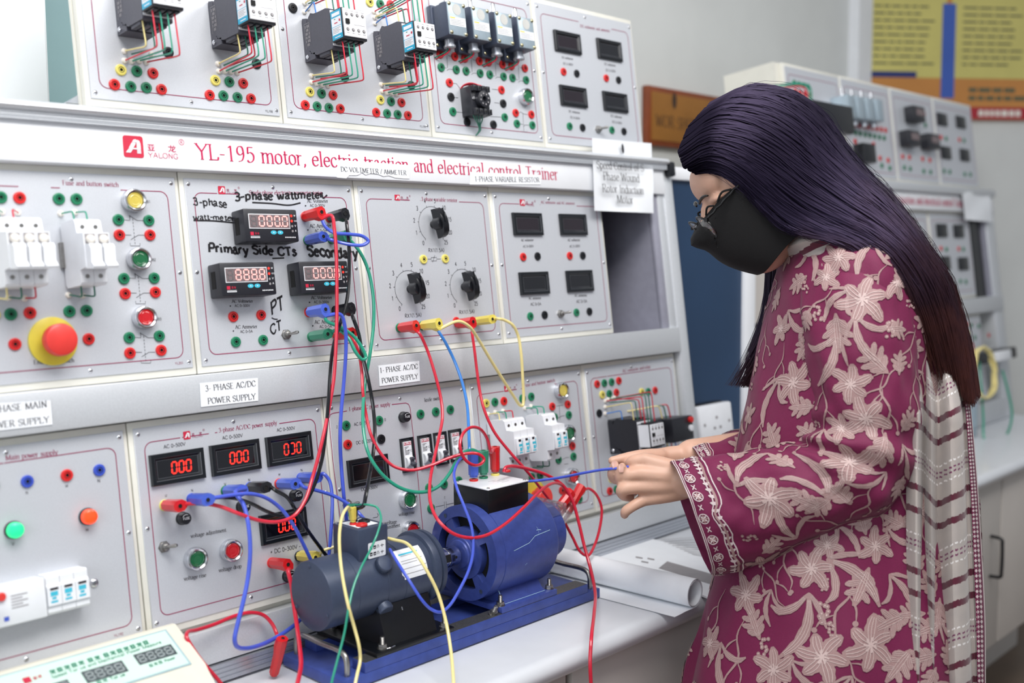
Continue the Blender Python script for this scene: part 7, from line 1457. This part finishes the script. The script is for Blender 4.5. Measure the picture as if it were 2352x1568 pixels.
for i in range(nr):
    dcol = [dep[c]+(dtop[c]-dep[c])*wtop[i]**.8+.10*wtop[i]**3*0 for c in range(10)]; xs_ = cat1(xi[:, i], 5); ds_ = cat1(dcol, 5); vo = cat1(voff, 5)
    row = [PD(xs_[k], yi[i]+.6*sin(k*.7), ds_[k]+.0015*NZ(k*.4, i*.3)) for k in range(len(xs_))]; grid_.append(row)
    if i: vv[i] = vv[i-1]+(grid_[i][20]-grid_[i-1][20]).length
    uvs.append([(k*.0040, -vv[i]+vo[k]) for k in range(len(xs_))])
def sheet(name, rows, uv, mats, parent, label, thick=.0012, c0=0, c1=None, mi=0):
    rows = [r[c0:c1] for r in rows]; uv = [r[c0:c1] for r in uv]; k = len(rows[0]); mb = MB(); mb.grid(rows); mb.grid([[p+FW*thick for p in r] for r in rows]); me = mb.mesh(name, mats, wl(parent)); l = me.uv_layers.new(name='UVMap'); flat = [q for r in uv for q in r]*2
    for lp in me.loops: l.data[lp.index].uv = flat[lp.vertex_index]
    return link(name, me, parent, wl(parent), label)
scarf = sheet('scarf', grid_, uvs, ['scarf_cloth'], person, 'beige scarf with maroon stripes in long pleats', c1=40)
mb = MB(); R2 = [r[38:] for r in grid_]; mb.grid(R2); mb.grid([[p+FW*.001 for p in r] for r in R2]); lace = part('scarf_border', mb, 'kurta_cloth', scarf, 'maroon and white lace border of the scarf')
mb = MB()
for i in range(0, nr-1):
    for q in range(3):
        f0 = (q+.5)/3; a = R2[i][1].lerp(R2[i+1][1], f0); b = R2[i][3].lerp(R2[i+1][3], f0); c = R2[i][5].lerp(R2[i+1][5], f0); d = (R2[i+1][3]-R2[i][3])*.13; n = -FW*.0012
        mb.poly([a+n, a.lerp(b, .5)+d+n, b+n, a.lerp(b, .5)-d+n]); mb.poly([b.lerp(c, .15)+n, b.lerp(c, .6)+d*1.2+n, c+n, b.lerp(c, .6)-d*1.2+n])
mb.strip([r[-2]-FW*.001 for r in R2], [r[-1]-FW*.001 for r in R2]); part('lace_pattern', mb, 'lace_white', lace, 'white lace pattern', smooth=False)
tl = [[(2206, 1120), (2226, 1130), (2240, 1140)], [(2210, 1300), (2228, 1305), (2243, 1310)], [(2212, 1450), (2228, 1455), (2241, 1460)], [(2214, 1600), (2228, 1600), (2240, 1600)], [(2216, 1800), (2229, 1800), (2238, 1800)]]
rows = [[PD(x, y, 1.535+.01*(k == 1)) for k, (x, y) in enumerate(r)] for r in tl]; rr = [[q for q in r] for r in zip(*[spline([r[k] for r in rows], 5) for k in range(3)])]; vv2 = [-i*.021 for i in range(len(rr))]; sheet('scarf_tail', rr, [[(k*.02, vv2[i]+k*.004) for k in range(3)] for i in range(len(rr))], ['scarf_cloth'], scarf, None)
neckw = Loft([((1800, 545), (1900, 520), 1.63, .070), ((1803, 560), (1915, 535), 1.62, .085), ((1812, 585), (1930, 550), 1.615, .092), ((1826, 610), (1945, 565), 1.615, .090)], 60, 6, lambda s, t: .005*sin(s*14+2*sin(t*2))); me = neckw.mesh_to(MB(), 0, False).mesh('scarf_wrap', ['scarf_cloth'], wl(person)); l_ = me.uv_layers.new(name='UVMap'); co = [(v.co.x*.9, v.co.z+v.co.y*.4) for v in me.vertices]
for lp in me.loops: l_.data[lp.index].uv = co[lp.vertex_index]
link('scarf_wrap', me, scarf, wl(person), 'part of the scarf wrapped round the neck')
# ---- body: one continuous surface (head, neck, torso, arms, hands, legs)
def H(x, y, z): return HC+HX*x+HY*y+HZ*z
HX = (RT*-.874-UPV*.485).normalized(); HZ = (RT*-.485+UPV*.874).normalized(); HY = HZ.cross(HX); HC = PD(1748, 432, 1.625)
def ell(mb, c, rx, ry, rz, X, Y, Z, n=24, k=16):
    rows = []
    for i in range(k+1):
        a = pi*i/k; rows.append([c+X*(rx*sin(a)*cos(2*pi*j/n))+Y*(ry*sin(a)*sin(2*pi*j/n))+Z*(rz*cos(a)) for j in range(n)])
    mb.grid(rows, 0, True); return mb
def limb(mb, pts, rs, n=14, flat=None):
    """closed tapered limb with rounded ends"""
    P_ = [V(p) for p in pts]; sp = spline(P_, 6); rr_ = cat1([[r] for r in rs], 6)[:, 0]; k = len(sp); t0 = (sp[0]-sp[1]).normalized(); t1 = (sp[-1]-sp[-2]).normalized()
    pre = [(sp[0]+t0*rr_[0]*s, rr_[0]*c) for s, c in ((.97, .25), (.80, .6), (.45, .89))]; post = [(sp[-1]+t1*rr_[-1]*s, rr_[-1]*c) for s, c in ((.45, .89), (.80, .6), (.97, .25))]
    allp = pre+list(zip(sp, rr_))+post; mb.tube([p for p, r in allp], [float(r) for p, r in allp], n); return mb
bm1 = MB()
ell(bm1, H(-.012, 0, .028), .098, .076, .094, HX, HY, HZ); ell(bm1, H(.030, 0, -.035), .062, .062, .078, HX, HY, HZ); ell(bm1, H(.040, 0, -.085), .040, .040, .034, HX, HY, HZ)
ell(bm1, H(.064, 0, .045), .026, .056, .034, HX, HY, HZ); ell(bm1, H(.058, .034, -.028), .024, .020, .024, HX, HY, HZ); ell(bm1, H(.058, -.034, -.028), .024, .020, .024, HX, HY, HZ)
limb(bm1, [H(.086, 0, .012), H(.098, 0, -.012), H(.107, 0, -.032)], [.009, .0105, .0125], 12); ell(bm1, H(.096, .009, -.036), .010, .008, .008, HX, HY, HZ, 12, 8); ell(bm1, H(.096, -.009, -.036), .010, .008, .008, HX, HY, HZ, 12, 8)
ell(bm1, H(.087, 0, -.066), .009, .022, .006, HX, HY, HZ, 12, 8); ell(bm1, H(.085, 0, -.076), .009, .019, .007, HX, HY, HZ, 12, 8)
for sy in (1, -1): ell(bm1, H(.072, .030*sy, .018), .012, .026, .008, HX, HY, HZ, 16, 8); ell(bm1, H(-.012, .076*sy, -.008), .020, .009, .032, HX, HY, HZ, 16, 10); ell(bm1, H(.074, .030*sy, -.0005), .0125, .0165, .0095, HX, HY, HZ, 16, 10)
limb(bm1, [H(-.012, 0, -.05), PD(1845, 535, DB), PD(1900, 600, DB)], [.052, .050, .060], 20)
core = [[torso.c[i]+(p-torso.c[i])*.80 for p in torso.g[i][::4]] for i in range(6, 96, 4)]; bm1.grid(core, 0, True); o = len(bm1.v)-30*len(core); bm1.f.append(tuple(range(o, o+30))[::-1]); bm1.m.append(0); o = len(bm1.v)-30; bm1.f.append(tuple(range(o, o+30))); bm1.m.append(0)
Wn = PD(1572, 1106, 1.598); En = PD(1995, 1090, 1.525); limb(bm1, [PD(1960, 610, 1.575), PD(1985, 850, 1.535), En], [.048, .042, .037], 16); limb(bm1, [En, PD(1790, 1105, 1.555), PD(1650, 1108, 1.585), Wn], [.037, .037, .029, .0255], 16)
Wf = PD(1592, 1046, 1.672); Ef = PD(1870, 1000, 1.80); limb(bm1, [PD(1905, 640, 1.775), PD(1890, 820, 1.80), Ef], [.046, .040, .036], 16); limb(bm1, [Ef, PD(1740, 1030, 1.765), Wf], [.036, .033, .0245], 16)
# near (left) hand, back of the hand towards the viewer
D_ = lambda x, y, d: PD(x, y, d)
for a, b, r in (((1482, 1058, 1.603), (1570, 1085, 1.600), .0125), ((1472, 1090, 1.596), (1572, 1100, 1.596), .0135), ((1474, 1121, 1.597), (1572, 1115, 1.597), .0130), ((1484, 1150, 1.603), (1572, 1130, 1.600), .0120)): limb(bm1, [D_(*a), D_((a[0]+b[0])/2, (a[1]+b[1])/2, (a[2]+b[2])/2-.002), D_(*b)], [r*.88, r*1.08, r*1.15], 12)
limb(bm1, [D_(1560, 1090, 1.618), D_(1510, 1085, 1.628), D_(1475, 1080, 1.632), D_(1452, 1074, 1.622)], [.015, .0125, .0100, .0080], 12)       # thumb
limb(bm1, [D_(1482, 1058, 1.603), D_(1456, 1063, 1.606), D_(1447, 1078, 1.620), D_(1452, 1088, 1.628)], [.0105, .0092, .0084, .0072], 12)   # index
limb(bm1, [D_(1472, 1090, 1.596), D_(1445, 1096, 1.597), D_(1442, 1110, 1.612), D_(1452, 1115, 1.622)], [.0108, .0096, .0086, .0074], 12)     # middle
limb(bm1, [D_(1474, 1121, 1.597), D_(1432, 1128, 1.596), D_(1436, 1141, 1.611), D_(1450, 1146, 1.621)], [.0105, .0096, .0085, .0074], 12)     # ring
limb(bm1, [D_(1484, 1150, 1.603), D_(1458, 1165, 1.596), D_(1440, 1178, 1.598), D_(1437, 1186, 1.604)], [.0098, .0084, .0080, .0068], 12)     # little
# far (right) hand, finger tips towards the viewer
for a, b, r in (((1470, 1062, 1.655), (1590, 1044, 1.672), .0135), ((1468, 1085, 1.652), (1588, 1056, 1.676), .0140), ((1475, 1105, 1.655), (1588, 1066, 1.680), .0130)): limb(bm1, [D_(*a), D_((a[0]+b[0])/2, (a[1]+b[1])/2-3, (a[2]+b[2])/2), D_(*b)], [r*.85, r*1.05, r*1.1], 12)
limb(bm1, [D_(1520, 1050, 1.655), D_(1470, 1050, 1.640), D_(1435, 1056, 1.634), D_(1409, 1061, 1.630)], [.0125, .0098, .0084, .0068], 12)
limb(bm1, [D_(1468, 1085, 1.652), D_(1420, 1104, 1.634), D_(1409, 1090, 1.612), D_(1415, 1069, 1.604)], [.0100, .0086, .0080, .0064], 12)
limb(bm1, [D_(1470, 1100, 1.652), D_(1440, 1122, 1.622), D_(1427, 1100, 1.600), D_(1432, 1075, 1.594)], [.0100, .0086, .0080, .0066], 12)
limb(bm1, [D_(1475, 1112, 1.655), D_(1452, 1135, 1.632), D_(1446, 1120, 1.616), D_(1450, 1104, 1.610)], [.0095, .0080, .0074, .0062], 12)
hipd = FW*.085
for s_ in (-1, 1):
    hp = PD(1890, 1500, DB)+hipd*s_; limb(bm1, [hp, V((hp.x, hp.y+.01, .48)), V((hp.x+.01, hp.y-.01, .10))], [.080, .056, .040], 16); ft = V((hp.x, hp.y-.005, .035)); fd = V((-RT.x, -RT.y, 0)); limb(bm1, [ft-fd*.04, ft+fd*.06+V((0, 0, -.004)), ft+fd*.14+V((0, 0, -.010))], [.034, .032, .024], 12)
me = bm1.mesh('body_shells', ['skin'], wl(person)); tmp = bpy.data.objects.new('body_shells', me); COL.objects.link(tmp)
md = tmp.modifiers.new('r', 'REMESH'); md.mode = 'VOXEL'; md.voxel_size = .0026; md2 = tmp.modifiers.new('s', 'SMOOTH'); md2.factor = .5; md2.iterations = 4
dg = bpy.context.evaluated_depsgraph_get(); me2 = bpy.data.meshes.new_from_object(tmp.evaluated_get(dg)); bpy.data.objects.remove(tmp, do_unlink=True)
me2.name = 'body'; me2.polygons.foreach_set('use_smooth', [True]*len(me2.polygons)); me2.materials.clear(); me2.materials.append(MATS['skin']); body = link('body', me2, person, wl(person), 'skin of face and hands')
mb = MB()
for (x, y, d, tx, ty) in ((1414.5, 1071, 1.5985, -.15, -1), (1429.5, 1078, 1.5885, -.05, -1)):
    c = PD(x, y, d); u_ = (RT*tx-UPV*ty).normalized(); w_ = u_.cross(FW).normalized(); rows = []
    for i in range(7): rows.append([c+u_*((i/6-.5)*.0125)+w_*(k*.0019*(1-.35*(i/6-.45)**2*4*(1 if i > 3 else .6)))-FW*(.0012-.00045*k*k*.25+.0003*sin(i)) for k in range(-2, 3)])
    mb.grid(rows)
part('fingernail', mb, 'nail', body, 'pale pink nails')
for s_, nm in ((1, 'near'), (-1, 'far')):
    mb = MB(); ell(mb, H(.0735, .030*s_, -.001), .0108, .0120, .0108, HX, HY, HZ, 20, 14); part('eye', mb, 'eye_white', body); mb = MB(); ell(mb, H(.0825, .030*s_, -.005), .0035, .0055, .0055, HX, HY, HZ, 16, 8); part('iris', mb, 'iris', body, 'dark iris')
    mb = MB(); L_ = []; R_ = []
    for i in range(13): a = (i/12-.5)*1.5; q = H(.0875-.016*(1-cos(a)), .030*s_+.019*sin(a), .0015-.004*cos(a)); L_.append(q); R_.append(q+HX*.007-HZ*.005+HY*(.002*sin(a)*s_))
    mb.strip(L_, R_); part('eyelashes', mb, 'frame_black', body, 'dark eyelashes', smooth=False)
    mb = MB(); pts = [H(.094-.010*abs(t)**1.5, s_*(.014+.030*t), .024+.006*sin(t*2.4)) for t in (0, .2, .4, .6, .8, 1.0)]; mb.tube(spline(pts, 4), [.0012+.0016*sin(pi*min(1, (i+2)/23)) for i in range(21)], 6); part('eyebrow', mb, 'frame_black', body, 'dark eyebrow')
# trousers and shoes (below the frame)
for s_ in (-1, 1):
    hp = PD(1890, 1500, DB)+hipd*s_; mb = MB().tube(spline([V((hp.x, hp.y, .75)), V((hp.x, hp.y+.01, .45)), V((hp.x+.01, hp.y, .10))], 6), [.098-.0025*i for i in range(13)], 18); part('trouser_leg', mb, 'trouser_cloth', person); ft = V((hp.x, hp.y-.005, 0)); fd = V((-RT.x, -RT.y, 0)); sd = V((fd.y, -fd.x, 0))
    mb = MB(); rows = []
    for t_, w_, h_ in ((-.075, .020, .030), (-.06, .032, .055), (0, .036, .060), (.08, .040, .048), (.14, .036, .036), (.18, .016, .022)): rows.append([ft+fd*t_+sd*(w_*cos(a*pi/8))+V((0, 0, max(.0005, h_*.5+h_*.5*sin(a*pi/8)))) for a in range(16)])
    mb.grid(rows, 0, True); part('shoe', mb, 'frame_black', person, 'dark shoe')
# ---- face mask and glasses
mb = MB(); rows = []
for i in range(15):
    t_ = i/14; row = []
    for j in range(25):
        a = (j/24-.5)*2; z = .002-.128*t_+(-.014+.026*abs(a))*(1-t_)*(1 if abs(a) < .5 else .9)+.030*abs(a)**2*(t_)
        fx = .094+.028*math.exp(-((t_-.18)/.16)**2)*math.exp(-(a/.22)**2)+.022*sin(pi*t_)*math.exp(-(a/.45)**2)-.030*t_**2.2; r_ = max(0.0, 1-abs(a)**2.0); x = -.022+(fx+.022)*r_**.52; y = .080*math.copysign(abs(a)**.62, a)*(1-.12*t_); row.append(H(x, y, z+.012))
    rows.append(row)
mb.grid(rows); mb.grid([[p-HX*.0018 for p in r] for r in rows]); fm = part('face_mask', mb, 'mask_cloth', person, 'black cloth face mask')
mb = MB()
for k in range(4): mb.tube(spline([rows[0][6+k*4], rows[0][8+k*4]+HX*.004+HZ*.005, rows[0][9+k*4]+HX*.001], 4), .0016, 6)
rf = [[H(.106-.016*i, .030+.010*sin(j*1.7)*.4, -.012-.0032*j+.012*sin(i*.9)) for i in range(3)] for j in range(12)]; mb.grid(rf); part('ruffle', mb, 'mask_cloth', fm)
mb = MB(); mb.tube(spline([rows[1][23], H(.010, .079, .014), H(-.008, .080, .036)], 6), .0013, 6); mb.tube(spline([rows[13][23], H(-.01, .076, -.05), H(-.018, .078, -.01)], 6), .0013, 6); part('ear_loop', mb, 'mask_cloth', fm)
mb = MB(); gl = []
def lens_c(s_): return H(.108, .033*s_, -.012)
tiltz = (HZ*.94+HX*.22).normalized(); n_l = HY.cross(tiltz)
for s_ in (1, -1):
    c = lens_c(s_); ring = [c+HY*(.025*cos(k*pi/16))*1+tiltz*(.0205*sin(k*pi/16))-HX*(.004*abs(cos(k*pi/16))) for k in range(33)]; mb.tube(ring, .0015, 7); gl.append(ring)
mb.tube(spline([lens_c(1)-HY*.025+tiltz*.004, H(.117, 0, -.004), lens_c(-1)+HY*.025+tiltz*.004], 5), .0013, 6)
gf = part('glasses_frame', mb, 'frame_black', person, 'thin black glasses'); 
for s_ in (1, -1):
    mb = MB(); c = lens_c(s_)+HY*(.0255*s_)+tiltz*.010-HX*.004; e_ = H(.012, .080*s_, .030); pts = [c.lerp(e_, k/14)+tiltz*(.0008*sin(k*2.6)) for k in range(15)]; mb.tube(pts, [.0016+.0004*(k % 2) for k in range(15)], 7); mb.box((-.0025, -.0025, -.003), (.0025, .0025, .003), 0, Matrix.Translation(c)); part('temple', mb, 'frame_black', gf, 'twisted black temple')
    mb = MB(); c = lens_c(s_); rr2 = [[c+HX*(.0022*(1-k*k/16))+HY*(.0245*k/4*cos(j*pi/12))+tiltz*(.020*k/4*sin(j*pi/12))-HX*(.004*abs(cos(j*pi/12))*k/4) for j in range(24)] for k in range(5)]; mb.grid(rr2, 0, True); part('lens', mb, 'lens_glass', gf, 'clear lens')
# ---- hair: dense under-mass plus individual locks
GUIDE = [[(1602, 396), (1650, 390), (1700, 424), (1748, 478), (1795, 520), (1855, 540), (1930, 556), (2000, 610), (2040, 700), (2062, 800)],
         [(1572, 380), (1640, 348), (1715, 388), (1790, 450), (1870, 500), (1960, 533), (2045, 585), (2105, 680), (2142, 790), (2162, 880)],
         [(1560, 345), (1645, 293), (1738, 318), (1830, 390), (1920, 452), (2010, 505), (2090, 575), (2150, 670), (2186, 800), (2208, 920)],
         [(1582, 290), (1672, 232), (1768, 248), (1860, 315), (1942, 398), (2022, 462), (2102, 552), (2168, 655), (2206, 790), (2226, 930)],
         [(1632, 235), (1735, 190), (1828, 208), (1904, 272), (1966, 366), (2040, 442), (2116, 542), (2182, 650), (2222, 790), (2240, 905)]]
GA = np.array(GUIDE, float); hdk = [.050, .080, .092, .094, .098, .105, .100, .085, .065, .050]; dck = [1.625, 1.625, 1.625, 1.625, 1.62, 1.605, 1.575, 1.55, 1.545, 1.545]
def hair_pt(s, k, far=1.0):
    """s in -.15..4.1 across the guides (0 front-lower edge, 4 crown line), k = position along"""
    i = min(max(int(math.floor(s)), 0), 3); f = s-i; ki = min(int(k), 8); fk = k-ki
    a = GA[i]*(1-f)+GA[i+1]*f; xy = a[ki]*(1-fk)+a[ki+1]*fk; hd = hdk[ki]*(1-fk)+hdk[ki+1]*fk; dc = dck[ki]*(1-fk)+dck[ki+1]*fk
    q = (s/4.0)*2-1; w = sqrt(max(0.0, 1-q*q)) if s >= 2 else sqrt(max(0.0, 1-(q*.72)**2)); return xy, dc-far*hd*w
mb = MB(); rows = []; al = []
for i in range(46):
    k = i/45*8.9; row = []; c = None
    for j in range(48):
        t_ = 2*pi*j/48; s = 2-2*cos(t_); far = 1 if t_ <= pi else -1; xy, d = hair_pt(min(max(s, 0), 4), min(k, 8.999), far); row.append(PD(xy[0], xy[1], d))
    c = sum(row, V((0, 0, 0)))/48; sh = .94 if k < 8 else .94-.5*(k-8)
    rows.append([c+(p-c)*sh for p in row]); al += [k/9]*48
mb.grid(rows, 0, True); o = 0; mb.f.append(tuple(range(48))[::-1]); mb.m.append(0); o = len(mb.v)-48; mb.f.append(tuple(range(o, o+48))); mb.m.append(0)
rnd = random.Random(11); AL = list(al)
def strand(pts, r, a0, a1, n=3):
    o = len(mb.v); sp = spline(pts, 3); k = len(sp); mb.tube(sp, [r*(1-.75*(i/k)**3) for i in range(k)], n, 0, False); AL.extend([a0+(a1-a0)*(i//n)/k for i in range(k*n)])
for q in range(2600):
    s0 = rnd.uniform(-.05, 4.05); ds = rnd.gauss(0, .22); k0 = rnd.choice([0, 0, 0, rnd.uniform(0, 4)]); k1 = min(8.99, rnd.uniform(7.2, 9.4)); n = 11; pts = []; lift = 1.0+rnd.uniform(-.03, .035); ph = rnd.uniform(0, 6); far = 1 if rnd.random() < .86 else -1; lock = .10*sin(int(s0*7)*2.1)
    for i in range(n):
        t_ = i/(n-1); k = k0+(k1-k0)*t_; s = min(max(s0+ds*t_*t_+lock*sin(k*.9+int(s0*7)), 0), 4.0); xy, d = hair_pt(s, k, far*lift); pts.append(PD(xy[0]+3.5*sin(ph+k*1.3)*t_, xy[1]+4*NZ(ph, k*.6)*(1+k*.35), d-.003*far*(1+sin(ph+k))))
    strand(pts, rnd.uniform(.0006, .0012), k0/9, k1/9)
for q in range(90):   # loose flyaways
    s0 = rnd.choice([rnd.uniform(3.6, 4.0), rnd.uniform(0, .3), rnd.uniform(0, 4)]); k0 = rnd.uniform(0, 7); k1 = min(8.99, k0+rnd.uniform(1.5, 3.5)); pts = []
    for i in range(8):
        t_ = i/7; k = k0+(k1-k0)*t_; xy, d = hair_pt(min(max(s0, 0), 4), k, 1.05); e = 14*sin(pi*min(1, t_*1.1))*rnd.uniform(.5, 1.2); pts.append(PD(xy[0]+e*(.5 if s0 > 2 else -.2), xy[1]-(e if s0 > 2 else -e), d-.004))
    strand(pts, .00028, k0/9, k1/9)
F1 = [((1772, 575), (1885, 545)), ((1770, 650), (1852, 640)), ((1762, 730), (1815, 722)), ((1742, 810), (1775, 805)), ((1716, 885), (1730, 890))]; fd_ = [1.70, 1.715, 1.72, 1.715, 1.70]; fh = [.05, .045, .035, .025, .012]
fl = Loft([(a, b, d, h) for (a, b), d, h in zip(F1, fd_, fh)], 28, 6); fl.mesh_to(mb); AL += [.15+.6*(i//28)/len(fl.g) for i in range(28*len(fl.g))]
for q in range(420):
    t0 = rnd.uniform(-.15, .62)*pi*1.6; pts = []; sc = rnd.uniform(.96, 1.12); e = rnd.gauss(0, .01)
    for i in range(9): u = i/8*(len(fl.g)-1.01); p = fl.pt(u, t0*28/(2*pi)); c = fl.c[int(u)]; pts.append(c+(p-c)*(sc+.25*abs(e)*i)+RT*(e*(i/8)**2*-1.2))
    strand(pts, rnd.uniform(.0005, .0010), .15, .8)
me = mb.mesh('hair', ['hair_strands'], wl(person), True, 80)
at_ = me.attributes.new('along', 'FLOAT', 'POINT'); n = len(me.vertices); AL = (AL+[.5]*n)[:n]; at_.data.foreach_set('value', AL); link('hair', me, person, wl(person), 'long dark hair falling over the back')
